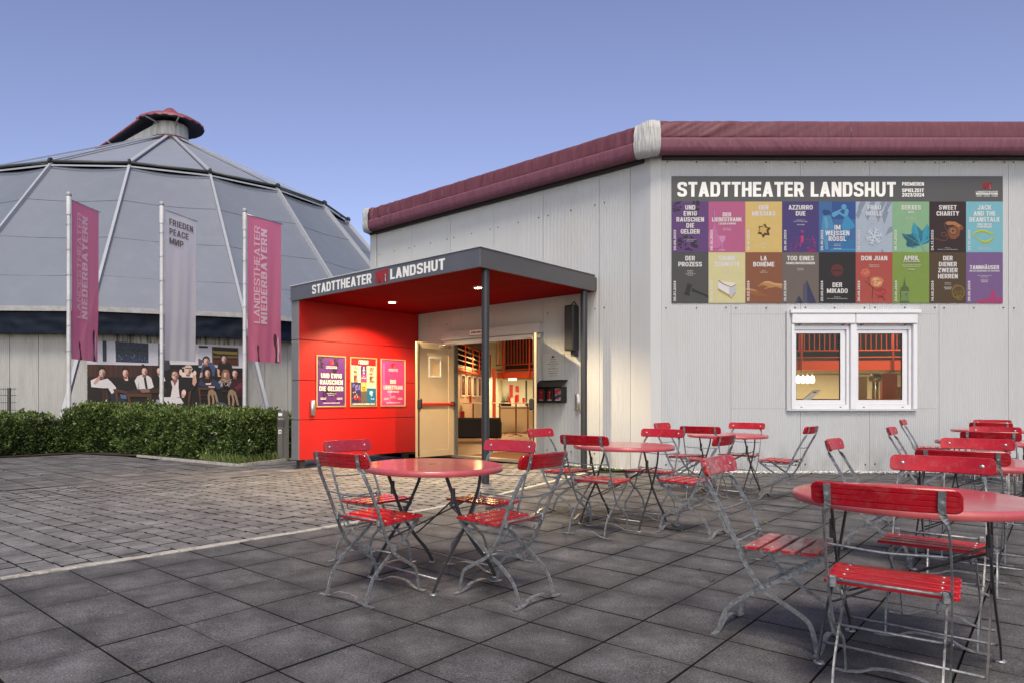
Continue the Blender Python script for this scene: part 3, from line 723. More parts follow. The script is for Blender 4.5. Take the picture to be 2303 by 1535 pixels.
# corner trims
mb = MB(); 
P0 = Vector((3.826, 10.9, 0)); cu = FL @ Vector((LFL - .30 + G_, 0, 0)); c1 = Vector((cu.x, cu.y, 0)); c2 = Vector((3.655, 10.93, 0))
mb.add([(c1.x, c1.y, 0), (c2.x, c2.y, 0), (P0.x, P0.y, 0), (c1.x, c1.y, 5.3), (c2.x, c2.y, 5.3), (P0.x, P0.y, 5.3)], [(0, 1, 4, 3), (1, 2, 5, 4)])
mb.build('corner_trim', M['wallpanel'], bld)
mb = MB(FL); mb.bbox(0, .2, 0, 5.3, -.06, .03, .004); mb.build('corner_trim', M['trim'], bld)
mb = MB(); mb.box(-1.28, -1.14, 15.98, 21.5, 0, 5.3); mb.build('side_wall', M['wallpanel'], bld)
# cores behind the panels (they close the joints)
mb = MB(FR); mb.box(-.1, hx0, 0, 5.3, -.14, -.046); mb.box(hx1, 10.2, 0, 5.4, -.14, -.046); mb.box(hx0, hx1, 0, hz0, -.14, -.046); mb.box(hx0, hx1, hz1, 5.4, -.14, -.046); mb.build('wall_core', M['backing'], bld)
mb = MB(FL); mb.box(.1, DU0, 0, 5.4, -.14, -.046); mb.box(DU1, LFL - .02, 0, 5.4, -.14, -.046); mb.box(DU0, DU1, DZ, 5.4, -.14, -.046); mb.build('wall_core', M['backing'], bld)
# screws
mb = MB(FR); rs = random.Random(2)
def screws(mb, xs, ys):
    for x in xs:
        for y in ys:
            xx = x + rs.uniform(-.01, .01); yy = y + rs.uniform(-.006, .006); r = .013
            mb.add([(xx + r * math.cos(q * 1.047), yy + r * math.sin(q * 1.047), .006) for q in range(6)] + [(xx + r * math.cos(q * 1.047), yy + r * math.sin(q * 1.047), 0) for q in range(6)], [tuple(range(6))] + [(q, (q + 6), (q + 1) % 6 + 6, (q + 1) % 6) for q in range(6)])
xsr = []
for k in range(9): xsr += [k * 1.126 + .08, k * 1.126 + .56, k * 1.126 + 1.05]
screws(mb, xsr, (5.02, .13)); screws(mb, [x for x in xsr if True], (wz(692),))
mb.build('screws', M['screw'], bld)['kind'] = 'stuff'
mb = MB(FL); xsl = [u + d for u in us[:-1] for d in (.1, .6, 1.08) if u + d < LFL - .35]
screws(mb, xsl, (4.55,)); screws(mb, [x for x in xsl if x > DU1 + .1 or x < DU0 - .1], (2.75, .25)); mb.build('screws', M['screw'], bld)['kind'] = 'stuff'
# rolled tarpaulin along the eaves
PROF = [(.0, 5.605), (.14, 5.602), (.22, 5.59), (.262, 5.555), (.276, 5.49), (.284, 5.42), (.290, 5.34), (.288, 5.312)]
PROF2 = [(.286, 5.310), (.298, 5.296), (.292, 5.24), (.276, 5.16), (.245, 5.105), (.15, 5.09), (.04, 5.11)]
def cover(fr, x0, x1, prof, mat, name, wr, step=.035, root=bld):
    n = int((x1 - x0) / step); mb = MB(fr); m = len(prof); sub = 3; pr = []
    for i in range(m - 1):
        for q in range(sub): t = q / sub; pr.append((prof[i][0] * (1 - t) + prof[i + 1][0] * t, prof[i][1] * (1 - t) + prof[i + 1][1] * t))
    pr.append(prof[-1]); m = len(pr)
    for i in range(n + 1):
        x = x0 + (x1 - x0) * i / n
        for j, (o_, z) in enumerate(pr):
            w = wr(x, z) * math.sin(math.pi * j / (m - 1)) ** .5 if 0 < j < m - 1 else 0
            mb.v.append(Vector((x, z + .25 * w, o_ + w)))
    for i in range(n):
        for j in range(m - 1):
            A = i * m + j; mb.f.append((A, A + 1, A + m + 1, A + m)); mb.c.append(None); mb.sm.append(True); mb.mi.append(0)
    return mb.build(name, mat, root)
nn = lambda x, y, z=0.0: mnoise.noise(Vector((x, y, z)))
def wr_r(x, z):
    k = math.exp(-max(0, x) / 1.6); return .004 * nn(x * 2, z * 3) + .06 * k * abs(nn((x - z * 1.8) * 5, z * 1.2, 3)) + .002 * nn(x * 9, z)
def wr_r2(x, z):
    k = math.exp(-((x - 1.7) / 1.3) ** 2) + .5 * math.exp(-x / .5); return .003 * nn(x * 3, z) + .055 * k * abs(nn((x + z) * 9, 2.0, 1))
def wr_l(x, z):
    k = math.exp(-x / 1.1) + .28; return .042 * k * nn(x * 11, z * .8, 7) + .008 * nn(x * 1.5, z * 2)
def wr_l2(x, z):
    k = math.exp(-x / 1.4) + .22; return .040 * k * nn((x - .4 * z) * 14, z, 9)
tl, tl2 = LFL - .06, LFL - .06
for xa, xb in ((-.12, 2.9), (2.9, 7.4), (7.4, 10.15)):
    cover(FR, xa, xb - .003, PROF, M['tarp_red'], 'roof_tarpaulin', wr_r); cover(FR, xa, xb - .003, PROF2, M['tarp_red2'], 'roof_tarpaulin_hem', wr_r2)
for xa, xb in ((.22, .9), (.9, 2.6), (2.6, tl)):
    cover(FL, xa, xb - .003, PROF, M['tarp_red'], 'roof_tarpaulin', wr_l); cover(FL, xa, xb - .003, PROF2, M['tarp_red2'], 'roof_tarpaulin_hem', wr_l2)
# grey patches: over the corner and at the far end
def patch(pts, name):
    mb = MB(); prof = [(.0, 5.615), (.14, 5.613), (.225, 5.60), (.272, 5.565), (.287, 5.49), (.296, 5.42), (.301, 5.34), (.306, 5.27), (.29, 5.15), (.25, 5.07), (.15, 5.06)]; m = len(prof)
    n = 44; L = len(pts) - 1
    for i in range(n + 1):
        t = i / n * L; a_ = min(int(t), L - 1); f = t - a_; p = pts[a_][0].lerp(pts[a_ + 1][0], f); o_ = pts[a_][1].lerp(pts[a_ + 1][1], f)
        for j, (d, z) in enumerate(prof):
            w = .030 * abs(nn(i * .32 + j * .8, j * .5, 4)) + .034 * abs(nn(i * .28 - j * .9, j * .3, 8))
            mb.v.append(Vector((p.x + o_.x * (d + w), p.y + o_.y * (d + w), z + (.035 * math.sin(math.pi * i / n) ** 2 if j < 4 else 0))))
    for i in range(n):
        for j in range(m - 1): A = i * m + j; mb.f.append((A, A + 1, A + m + 1, A + m)); mb.c.append(None); mb.sm.append(True); mb.mi.append(0)
    mb.build(name, M['tarp_grey'], bld)
oR = Vector((0, -1, 0)); oL = Vector((-HF, -HF, 0)); q1 = FL @ Vector((tl - .02, 0, 0)); q2 = FL @ Vector((LFL - .02, 0, 0))
patch([(Vector((3.57, 11.03, 0)), oL), (Vector((3.64, 10.96, 0)), (oL + oL + oR).normalized()), (Vector((3.67, 10.92, 0)), (oL + 2.0 * oR).normalized()), (Vector((3.705, 10.9, 0)), oR)], 'corner_patch')
e0 = FL @ Vector((.10, 0, 0)); e1 = FL @ Vector((.25, 0, 0))
patch([(Vector((-1.10, 15.98, 0)), Vector((-.75, .1, 0))), (Vector((e0.x, e0.y, 0)), (oL + Vector((-.25, 0, 0))).normalized()), (Vector((e1.x, e1.y, 0)), oL)], 'end_patch')
# dark-coloured strip standing in for the shade below the roll, roof deck
mb = MB(FR); mb.box(0, 10.2, 5.05, 5.28, .002, .05); mb.build('eaves_shade_strip', M['dark'], bld)
mb = MB(FL); mb.box(.02, LFL - .05, 5.04, 5.28, .002, .05); mb.build('eaves_shade_strip', M['dark'], bld)
outer = [(-1.28, 15.98), (3.62, 11.02), (3.83, 10.93), (13.9, 10.93), (18.6, 15.9), (18.6, 29.5), (3.0, 29.5), (-1.28, 21.5)]
mb = MB(); mb.prism(outer, 5.35, 5.52); mb.build('roof', M['backing'], bld)
mb = MB()
for p, q in zip(outer[3:], outer[4:] + outer[:1]):
    if p == outer[-1]: break
    mb.bar([(p[0], p[1], 2.75), (q[0], q[1], 2.75)], 5.5, .12, Vector((q[1] - p[1], p[0] - q[0], 0)))
mb.build('rear_walls', M['wallpanel'], bld)

# ------------------------------------------------------------------ pair of windows
WN = D.objects.new('window', None); COL.objects.link(WN); WN.parent = bld
def wbox(name, x0, x1, y0, y1, z0, z1, mat, b=.004):
    mb = MB(FR); mb.bbox(wx(x0), wx(x1), wz(y1), wz(y0), z0, z1, b); return mb.build(name, mat, WN, root=bld)
wbox('flashing', 1773, 2064, 698, 705.5, .0, .085, M['upvc']); wbox('side_flashing', 1767, 1776.5, 700, 923, .001, .035, M['trim'])
wbox('bottom_flashing', 1770, 2059, 919.5, 923, .001, .05, M['trim'])
wbox('shutter_box', 1777, 1918.6, 706, 728.3, .0, .07, M['upvc'], .008); wbox('shutter_box', 1919.6, 2058, 706, 728.3, .0, .07, M['upvc'], .008)
wbox('frame_post', 1776.5, 1783, 728.6, 919.2, .0, .055, M['upvc']); wbox('frame_post', 1909.5, 1923, 728.6, 919.2, .0, .05, M['upvc']); wbox('frame_post', 2049, 2058, 728.6, 919.2, .0, .055, M['upvc'])
for (a0_, a1_, g0, g1) in ((1783.3, 1909, 1791, 1890.5), (1923.3, 2048.7, 1931, 2030)):
    wbox('shutter_end_rail', a0_, a1_, 729, 733, -.03, .0, M['trim'])
    mb = MB(FR)
    for (x0, x1, y0, y1) in ((a0_, a1_, 733.4, 741), (a0_, a1_, 908.5, 919), (a0_, a0_ + 4, 741, 908.5), (a1_ - 6, a1_, 741, 908.5)): mb.bbox(wx(x0), wx(x1), wz(y1), wz(y0), -.05, .012, .003)
    mb.build('frame', M['upvc'], WN, root=bld)
    mb = MB(FR)
    x0, x1 = a0_ + 4.3, a1_ - 10
    for (xa, xb, ya, yb) in ((x0, x1, 741.3, 749.5), (x0, x1, 898.4, 908.2), (x0, g0, 749.5, 898.4), (g1, x1, 749.5, 898.4)): mb.bbox(wx(xa), wx(xb), wz(yb), wz(ya), -.045, -.004, .003)
    mb.bbox(wx(x1), wx(x1 + 3.8), wz(908.2), wz(741.3), -.05, -.02, .003)
    mb.build('sash', M['upvc'], WN, root=bld)
    mb = MB(FR)
    for (xa, xb, ya, yb) in ((g0, g1, 749.5, 750.5), (g0, g0 + 1, 750.5, 898.4), (g1 - 1, g1, 750.5, 898.4)): mb.box(wx(xa), wx(xb), wz(yb), wz(ya), -.03, -.012)
    mb.build('seal', M['black'], WN, root=bld)
    mb = MB(FR); mb.box(wx(g0), wx(g1), wz(898.4), wz(749.5), -.028, -.022); mb.build('pane', M['glass'], WN, root=bld)
    mb = MB(FR)
    for xx in (a0_ + 16, a1_ - 22): mb.box(wx(xx), wx(xx + 4.5), wz(915), wz(913.4), .0121, .014)
    mb.build('drain_slots', M['black'], WN, root=bld)['kind'] = 'stuff'
    mb = MB(FR)
    for xx in (a0_ + 12, a1_ - 16): mb.tube([(wx(xx), wz(731.5), .004), (wx(xx + 3), wz(729.5), .02), (wx(xx + 5), wz(729), .035)], .008, 6)
    mb.build('shutter_stops', M['screw'], WN, root=bld)['kind'] = 'stuff'
mb = MB(FR); mb.box(hx0 - .02, hx0, hz0, hz1, -.16, -.002); mb.box(hx1, hx1 + .02, hz0, hz1, -.16, -.002); mb.box(hx0, hx1, hz1, hz1 + .02, -.16, -.002); mb.box(hx0, hx1, hz0 - .03, hz0, -.40, -.002)
mb.build('reveal', M['upvc'], WN, root=bld)

# ------------------------------------------------------------------ entrance doors
mb = MB(FL)
mb.bbox(DU0 - .05, DU0, 0, DZ + .02, -.10, .03, .004); mb.bbox(DU1, DU1 + .07, 0, DZ + .02, -.10, .035, .004); mb.bbox(DU0 - .05, DU1 + .07, DZ + .02, DZ + .07, -.10, .03, .004)
mb.build('door_frame', M['trim'], bld)
mb = MB(FL); mb.add([(DU0 - .22, DZ + .06, .0), (DU1 + .18, DZ + .06, .0), (DU1 + .18, DZ + .04, .16), (DU0 - .22, DZ + .04, .16), (DU0 - .22, DZ + .24, .0), (DU1 + .18, DZ + .24, .0), (DU1 + .18, DZ + .22, .12), (DU0 - .22, DZ + .22, .12)],
    [(0, 1, 2, 3), (7, 6, 5, 4), (3, 2, 6, 7), (0, 3, 7, 4), (1, 5, 6, 2)]); mb.bbox(DU0 - .2, DU1 + .16, DZ - .05, DZ + .038, .036, .09, .003)
mb.build('door_hood', M['trim'], bld)
mb = MB(FL); mb.bbox(3.22, 3.60, DZ + .085, DZ + .215, .145, .155, .002); o = mb.build('entrance_sign', M['logo_red'], bld)
mb = MB(FL); mb.box(3.232, 3.588, DZ + .097, DZ + .203, .1552, .1565); q = mb.build('sign_face', M['white'], o, root=bld)
mb = MB(FL); put_text(mb, 'EINGANG', 3.41, DZ + .13, .045, .27, .1572); mb.build('lettering', M['black'], o, root=bld)
mb = MB(FL); mb.box(DU0, DU1, -.02, .025, -.14, .05); mb.build('threshold', M['steel'], bld)
M['gold_glass'] = material('frosted_pane', (.62, .45, .26), .5, noise=.15, nscale=12)
M['logo_red_gloss'] = material('red_bar', (.42, .015, .01), .3)
def leaf(hx, hy, ang, flip, label):
    d = Vector((math.cos(R(ang)), math.sin(R(ang)), 0)); W_ = 1.035
    if flip: fr = frame(Vector((hx, hy, 0)) + d * W_, -d)
    else: fr = frame((hx, hy, 0), d)
    mb = MB(fr); mb.bbox(0, W_, .03, 2.32, -.028, .0, .003)
    o = mb.build('door_leaf', M['door'], bld); tag(o, label)
    f = (lambda x0, x1: (W_ - x1, W_ - x0)) if not flip else (lambda x0, x1: (x0, x1))
    mb = MB(fr)
    for (x0, x1, y0, y1) in ((0, .10, .03, 2.32), (.88, W_, .03, 2.32), (.10, .88, 2.20, 2.32), (.10, .88, .03, .16)):
        x0, x1 = f(x0, x1); mb.bbox(x0, x1, y0, y1, .0005, .012, .003)
    mb.build('border', M['door'], o, root=bld)
    mb = MB(fr); x0, x1 = f(.33, .68)
    for (a_, b_, c_, d_) in ((x0, x1, 1.62, 1.655), (x0, x1, 2.0, 2.035), (x0, x0 + .035, 1.655, 2.0), (x1 - .035, x1, 1.655, 2.0)): mb.bbox(a_, b_, c_, d_, .0005, .016, .003)
    mb.build('vision_panel_frame', M['trim'], o, root=bld)
    mb = MB(fr); mb.box(x0 + .035, x1 - .035, 1.655, 2.0, .0006, .006); mb.build('vision_panel', M['gold_glass'], o, root=bld)
    mb = MB(fr); x0, x1 = f(.07, .95); mb.bbox(x0, x1, 1.06, 1.115, .06, .10, .012); mb.build('panic_bar', M['logo_red_gloss'], o, root=bld)
    mb = MB(fr); xa, xb = f(.01, .09); mb.bbox(xa, xb, 1.0, 1.20, .012, .10, .02); xc, xd = f(.93, 1.0); mb.bbox(xc, xd, 1.04, 1.14, .012, .105, .01); mb.build('latch_box', M['black'], o, root=bld)
    mb = MB(fr); xa, xb = f(.035, .06); mb.bbox(xa, xb, .05, 1.0, .012, .035, .004); mb.bbox(xa, xb, 1.2, 2.30, .012, .035, .004); mb.build('bolt_rod', M['black'], o, root=bld)
    mb = MB(fr); h_ = W_ if flip else 0; s_ = -1 if flip else 1
    mb.tube([(h_ + s_ * .12, 2.26, .03), (h_ + s_ * .42, 2.26, .03)], .022, 6); mb.tube([(h_ + s_ * .4, 2.28, .04), (h_ + s_ * .12, 2.33, .22)], .008, 5); mb.build('door_closer', M['steel'], o, root=bld)
M['gold_glass'] = material('frosted_pane', (.62, .45, .26), .5, noise=.15, nscale=12)
M['logo_red_gloss'] = material('red_bar', (.42, .015, .01), .3)
leaf(.576, 14.02, -138, True, 'left door leaf standing open, beige with red panic bar')
leaf(2.05, 12.55, -100, False, 'right door leaf standing open, seen edge-on')

# ------------------------------------------------------------------ entrance canopy
C0 = Vector((.755, 9.35, 0)); C1 = Vector((-2.558, 12.663, 0)); CR = Vector((2.89, 11.485, 0)); SB, ST = 3.02, 3.293
can = thing('entrance_canopy', 'dark grey entrance canopy with red soffit and red poster wall, lettered STADTTHEATER LANDSHUT', 'canopy', (.755, 9.35, 0))
FF = frame(C1, (1, -1, 0)); FS = frame(C0, (1, 1, 0)); LF = (C0 - C1).length; LS = (CR - C0).length
mb = MB(FF); mb.bbox(0, LF - .002, SB, ST, -.03, 0, .003); mb.build('front_fascia', M['fascia'], can)
mb = MB(FS); mb.bbox(.002, LS, SB, ST, -.03, 0, .003); mb.build('side_fascia', M['fascia_side'], can)
mb = MB(FF); mb.bbox(-.015, LF + .012, ST + .001, ST + .018, -.05, .014, .003); mb.build('fascia_edge', M['trim'], can)
mb = MB(FS); mb.bbox(-.012, LS + .012, ST + .001, ST + .018, -.05, .014, .003); mb.build('fascia_edge', M['trim'], can)
mb = MB(FS); mb.bbox(LS + .012, LS + .15, SB + .1, ST + .012, -.35, -.24, .003); mb.build('roof_stub', M['fascia_side'], can)
FD = frame(C0, (1, 1, 0), (-1, 1, 0))   # plan frame: x inwards to the wall, y to the left; normal up
nW = 3.12
for k in range(3):
    y0 = .032 + k * (LF - .06) / 3; y1 = .032 + (k + 1) * (LF - .06) / 3 - .006
    for (x0, x1) in ((.032, 1.56), (1.566, nW)):
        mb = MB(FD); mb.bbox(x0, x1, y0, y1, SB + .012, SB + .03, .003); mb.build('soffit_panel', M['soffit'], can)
mb = MB(FD); mb.box(.035, nW + .02, .035, LF - .035, SB + .04, ST - .02); mb.build('roof_deck', M['fascia_side'], can)
for (px_, py_) in ((.85, 9.59), (2.687, 11.427)):
    z0 = gz(px_, py_) - .01; mb = MB(); mb.lathe([(.055, z0), (.055, SB + .012)], 20, (px_, py_)); mb.lathe([(0, z0 + .012), (.09, z0 + .012), (.09, z0)], 16, (px_, py_)) if px_ < 1 else None
    mb.build('post', M['post'], can)
for txt, u0, u1 in (('STADTTHEATER', .702, 2.362), ('LANDSHUT', 2.818, 4.013)):
    mb = MB(FF); put_text(mb, txt, (u0 + u1) / 2, SB + .055, .165, u1 - u0, .004, bold=.042); mb.build('lettering', M['white'], can)
def logo(mb, x, y, w, h, z, red, dark, white):
    p = PR(mb, x, y, w, h, z, dz=.0015 if w > .2 else .0003)
    p.poly([(0, 0), (.1, .03), (.9, .0), (.97, .02), (1.0, .5), (.99, 1.0), (.7, .90), (.45, .95), (.2, .86), (.0, .88), (.04, .5)], red)
    p.poly([(.28, 0), (.30, .16), (.26, .22), (.30, .30), (.37, .26), (.36, .18), (.44, .02)], dark)
    p.poly([(.72, .02), (.70, .3), (.74, .42), (.71, .55), (.76, .66), (.80, .6), (.78, .4), (.82, .2), (.80, .02)], dark)
    p.poly([(.79, .03), (.78, .2), (.80, .42), (.77, .58), (.80, .62), (.84, .45), (.82, .3), (.86, .15), (.84, .03)], white)
C_ = lambda r, g, b: s2l(r, g, b)
mb = MB(FF); logo(mb, 2.45, SB + .03, .315, .225, .002, C_(160, 40, 50), C_(45, 45, 50), C_(220, 220, 220)); mb.build('logo', M['print'], can)
# poster wall
FW = frame((-2.366, 12.535, 0), (1, 1, 0)); WL = 3.11
for (z0, z1) in ((.05, .794), (.806, 1.534), (1.546, 2.290), (2.302, 3.028)):
    mb = MB(FW); mb.bbox(.0, WL, z0, z1, -.012, 0, .0015); mb.build('red_panel', M['redwall'], can)
    mb = MB(FW); mb.bbox(-.012, -.002, z0, z1, -.23, -.0, .0015); mb.build('grey_panel', M['greytrim'], can)
    mb = MB(FW); mb.bbox(-.01, WL, z0, z1, -.242, -.232, .0015); mb.build('grey_panel', M['greytrim'], can)
mb = MB(FW); mb.box(.0, WL, .055, 3.03, -.228, -.020); mb.build('wall_core', M['dark'], can)
mb = MB(FW)
for x in (.05, 2.75): mb.box(x, x + .11, -.14, .06, -.16, -.05)
mb.build('feet', M['dark'], can)
mb = MB(FW)
for z0 in (.1, .75, .85, 1.49, 1.59, 2.25, 2.35, 2.95):
    for z_ in (-.03, -.2): mb.tube([(-.0125, z0, z_), (-.0155, z0, z_)], .008, 6)
mb.build('screws', M['rivet'], can)['kind'] = 'stuff'
mb = MB(FF); mb.bbox(-.09, -.01, SB + .06, SB + .11, -.07, -.01, .003); mb.build('bracket', M['steel'], can)
# downlights: bezel, glowing lens and the lamp itself
M['lens'] = emit_mat('lamp_lens', (1.0, .78, .40), 60)
for (lx, ly) in ((-.643, 12.78), (.875, 11.10)):
    mb = MB(); mb.lathe([(.07, SB + .010), (.075, SB - .012), (.098, SB - .010), (.102, SB + .011)], 24, (lx, ly)); b_ = mb.build('downlight', M['steel'], can)
    mb = MB(); mb.lathe([(.0, SB - .006), (.07, SB - .006)], 20, (lx, ly)); mb.build('lens', M['lens'], b_, root=can)
    ld = D.lights.new('downlight_lamp', 'SPOT'); ld.energy = 560; ld.color = (1.0, .74, .40); ld.spot_size = R(146); ld.spot_blend = .5; ld.shadow_soft_size = .03
    lo = D.objects.new('downlight_lamp', ld); COL.objects.link(lo); lo.location = (lx, ly, SB - .03)

# things fixed to the walls by the entrance
def wall_lamp(fr, x, y, label):
    o = thing('wall_light', label, 'wall light', fr @ Vector((x, y, .0)), 0, 'steel half-round wall lights'); mb = MB(fr)
    mb.lathe([(.001, -.14), (.052, -.14), (.055, -.135), (.055, .135), (.052, .14), (.001, .14)], 18, (0, 0), True, 0, math.pi)
    mb.v = [Vector((x + p.x, y + p.z, .004 + p.y)) for p in mb.v]; mb.build('shade', M['steel'], o)
    mb = MB(fr); mb.bbox(x - .04, x + .04, y - .13, y + .13, .0, .012, .002); mb.build('back_plate', M['steel'], o)
wall_lamp(FW, .30, 1.02, 'steel half-round wall light on the red poster wall')
wall_lamp(FL, 5.66, 1.13, 'steel half-round wall light on the pale wall under the black loudspeaker')
o = thing('notice_plate', 'clear notice plate with small lettering on pale wall right of the doors', 'sign', FL @ Vector((5.14, 1.5, 0)))
M['acryl'] = material('pale_plate', (.55, .55, .56), .3)
mb = MB(FL); mb.bbox(4.91, 5.37, 1.535, 2.02, .02, .026, .002); mb.build('plate', M['acryl'], o)
mb = MB(FL); [mb.tube([(x, y, 0), (x, y, .032)], .008, 8) for x in (4.935, 5.345) for y in (1.56, 1.995)]; mb.build('spacers', M['steel'], o)['kind'] = 'stuff'
mb = MB(FL); K_ = C_(40, 40, 45); logo(mb, 5.11, 1.935, .06, .045, .0262, C_(150, 30, 40), K_, C_(230, 230, 230))
for i, (t, w) in enumerate([('LANDESTHEATER', .13), ('NIEDERBAYERN', .13), ('STADTTHEATER LANDSHUT', .24), ('Öffnungszeiten', .11), ('THEATERKASSE', .22), ('Karten und Abonnements', .2), ('ABENDKASSE', .18), ('eine Stunde vor Beginn', .18)]):
    put_text(mb, t, 5.14, 1.905 - i * .042, .013, w, .0265, col=K_)
mb.build('lettering', M['print'], o)
o = thing('leaflet_box', 'black leaflet box with sloping lid and three programme flyers', 'leaflet box', FL @ Vector((5.12, 1.1, 0)))
mb = MB(FL); x0, x1 = 4.86, 5.42
mb.bbox(x0, x1, 1.12, 1.14, .0, .17, .002); mb.bbox(x0, x1, 1.14, 1.41, .0, .012, .002)
for x in (x0, x0 + .18, x0 + .365, x1 - .012): mb.bbox(x, x + .012, 1.14, 1.41, .012, .17, .002)
mb.bbox(x0, x1, 1.14, 1.165, .15, .17, .002); mb.build('case', M['black'], o)
mb = MB(FL); mb.add([(x0 - .02, 1.40, .20), (x1 + .02, 1.40, .20), (x1 + .02, 1.52, .0), (x0 - .02, 1.52, .0), (x0 - .02, 1.412, .205), (x1 + .02, 1.412, .205), (x1 + .02, 1.535, .0), (x0 - .02, 1.535, .0)],
    [(3, 2, 1, 0), (4, 5, 6, 7), (0, 1, 5, 4), (1, 2, 6, 5), (3, 0, 4, 7)]); mb.build('lid', M['black'], o)
for i, (x, cc) in enumerate(((x0 + .03, (120, 30, 50)), (x0 + .215, (60, 20, 25)), (x0 + .395, (150, 150, 165)))):
    mb = MB(FL); p = PR(mb, x, 1.145, 1, 1, .135, .0004); p.rect(0, 0, .13, .24, C_(*cc)); p.ell(.065, .17, .014, .017, C_(200, 120, 110)); p.poly([(.045, .02), (.085, .02), (.08, .15), (.05, .15)], C_(170, 30, 40)); p.rect(.02, .02, .11, .035, C_(210, 200, 200))
    if i == 2: p.poly([(0, .12), (.13, .2), (.13, .24), (0, .2)], C_(200, 40, 50)); p.poly([(.0, .03), (.13, .09), (.13, .13), (0, .1)], C_(60, 60, 80))
    q = mb.build('flyer', M['print'], o)
o = thing('loudspeaker', 'tall narrow black loudspeaker on pale wall behind the canopy post', 'loudspeaker', FL @ Vector((5.66, 2.03, 0)))
mb = MB(FL); mb.bbox(5.54, 5.72, 2.03, 2.82, .07, .27, .012); mb.build('cabinet', M['black'], o)
mb = MB(FL); mb.bbox(5.56, 5.70, 2.06, 2.79, .271, .276, .002); mb.build('grille', M['dark'], o)
mb = MB(FL); mb.tube([(5.63, 2.84, .17), (5.63, 2.90, .1), (5.63, 2.84, .01)], .012, 6); mb.bbox(5.60, 5.66, 1.94, 2.03, .0, .16, .004); mb.build('bracket', M['screw'], o)

# framed show posters on the red wall
def frame_poster(x0, x1, name, label):
    y0, y1 = 1.03, 2.03; o = thing(name, label, 'poster', FW @ Vector(((x0 + x1) / 2, y0, 0)), 0, 'framed posters on the red canopy wall')
    f = .026; mb = MB(FW)
    for (a_, b_, c_, d_) in ((x0, x1, y0, y0 + f), (x0, x1, y1 - f, y1), (x0, x0 + f, y0 + f, y1 - f), (x1 - f, x1, y0 + f, y1 - f)): mb.bbox(a_, b_, c_, d_, .001, .022, .004)
    mb.build('frame', M['gold'], o); mb = MB(FW); w = x1 - x0 - 2 * f; h = y1 - y0 - 2 * f
    return o, mb, PR(mb, x0 + f, y0 + f, w, w, .006, .0001), h / w
W_ = C_(235, 230, 225)
xa = (711 - 673); P1 = (.382, 1.09); P2 = (1.197, 1.90); P3 = (2.005, 2.71)
def blots(p, seed, col, n=26, x0=.0, x1=1.0, y0=0.0, y1=1.0, s=.05, wv=None):
    r = random.Random(seed)
    for _ in range(n):
        cx, cy = r.uniform(x0, x1), r.uniform(y0, y1); k = r.randint(5, 8); a_ = r.random() * 6
        pts = []
        for i in range(k):
            rr = s * r.uniform(.3, 1.2); x = min(max(cx + rr * math.cos(a_ + i * 6.28 / k), x0 if x0 > 0 else 0), 1); y = cy + rr * math.sin(a_ + i * 6.28 / k) * 1.2; pts.append((x, min(max(y, y0), y1)))
        p.poly(pts, col)
def btm(p, a_):
    for x, t1, t2 in ((.2, 'STADTTHEATER', 'LANDSHUT'), (.8, 'STADTTHEATER', 'PASSAU')): p.text(t1, x, .23, .022, .2, W_); p.text(t2, x, .19, .034, .2, W_)
    p.text('LANDESTHEATER-NIEDERBAYERN.DE', .5, .075, .03, .62, W_)
o, mb, p, a_ = frame_poster(*P1, 'framed_poster', 'purple framed poster reading UND EWIG RAUSCHEN DIE GELDER')
p.rect(0, 0, 1, a_, C_(92, 38, 120)); blots(p, 1, C_(32, 14, 44), 12, .02, .25, 1.1, a_ - .02, .05); blots(p, 2, C_(34, 14, 46), 22, .55, .75, .9, a_ - .02, .05); blots(p, 3, C_(34, 14, 46), 26, .2, .72, .1, .55, .045)
q = C_(190, 30, 40); logo(mb, p.x0 + .43 * p.sx, p.y0 + (a_ - .22) * p.sx, .15 * p.sx, .13 * p.sx, p.z + .0003, q, C_(60, 10, 30), C_(220, 200, 210)); p.z += .002
p.text('LANDESTHEATER', .5, a_ - .30, .03, .4, W_); p.text('NIEDERBAYERN', .5, a_ - .345, .032, .4, W_, bold=.03)
for i, (t, w) in enumerate((('UND EWIG', .76), ('RAUSCHEN', .84), ('DIE GELDER', .88))): p.text(t, .5, a_ - .62 - i * .19, .135, w, W_, bold=.038)
p.text('Wirtschaftskomödie von', .5, a_ - 1.09, .025, .34, W_); p.text('Michael Cooney', .5, a_ - 1.14, .025, .22, W_); btm(p, a_); mb.build('print', M['print'], o)
o, mb, p, a_ = frame_poster(*P2, 'framed_poster', 'framed monthly programme with red header and columns of dates')
cr = C_(235, 225, 190); rd = C_(165, 25, 35); dk = C_(45, 40, 45); p.rect(0, 0, 1, a_, cr); p.rect(0, a_ - .22, 1, a_, C_(150, 20, 35)); p.text('STADTTHEATER', .5, a_ - .10, .05, .4, W_); p.text('LANDSHUT', .5, a_ - .17, .06, .4, W_)
r_ = random.Random(4); y = a_ - .26
while y > .72:
    for cxx in (0, .63):
        c = rd if r_.random() < .45 else dk; w = r_.uniform(.12, .26); p.rect(cxx + .03, y, cxx + .055, y + .016, rd if r_.random() < .4 else dk)
        if r_.random() < .2: p.rect(cxx + .01, y - .05, cxx + .37, y + .02, C_(235, 195, 170))
        p.rect(cxx + .1, y, cxx + .1 + w, y + .013, c)
        if r_.random() < .6: p.rect(cxx + .1, y - .02, cxx + .1 + w * .8, y - .01, dk)
    y -= .038
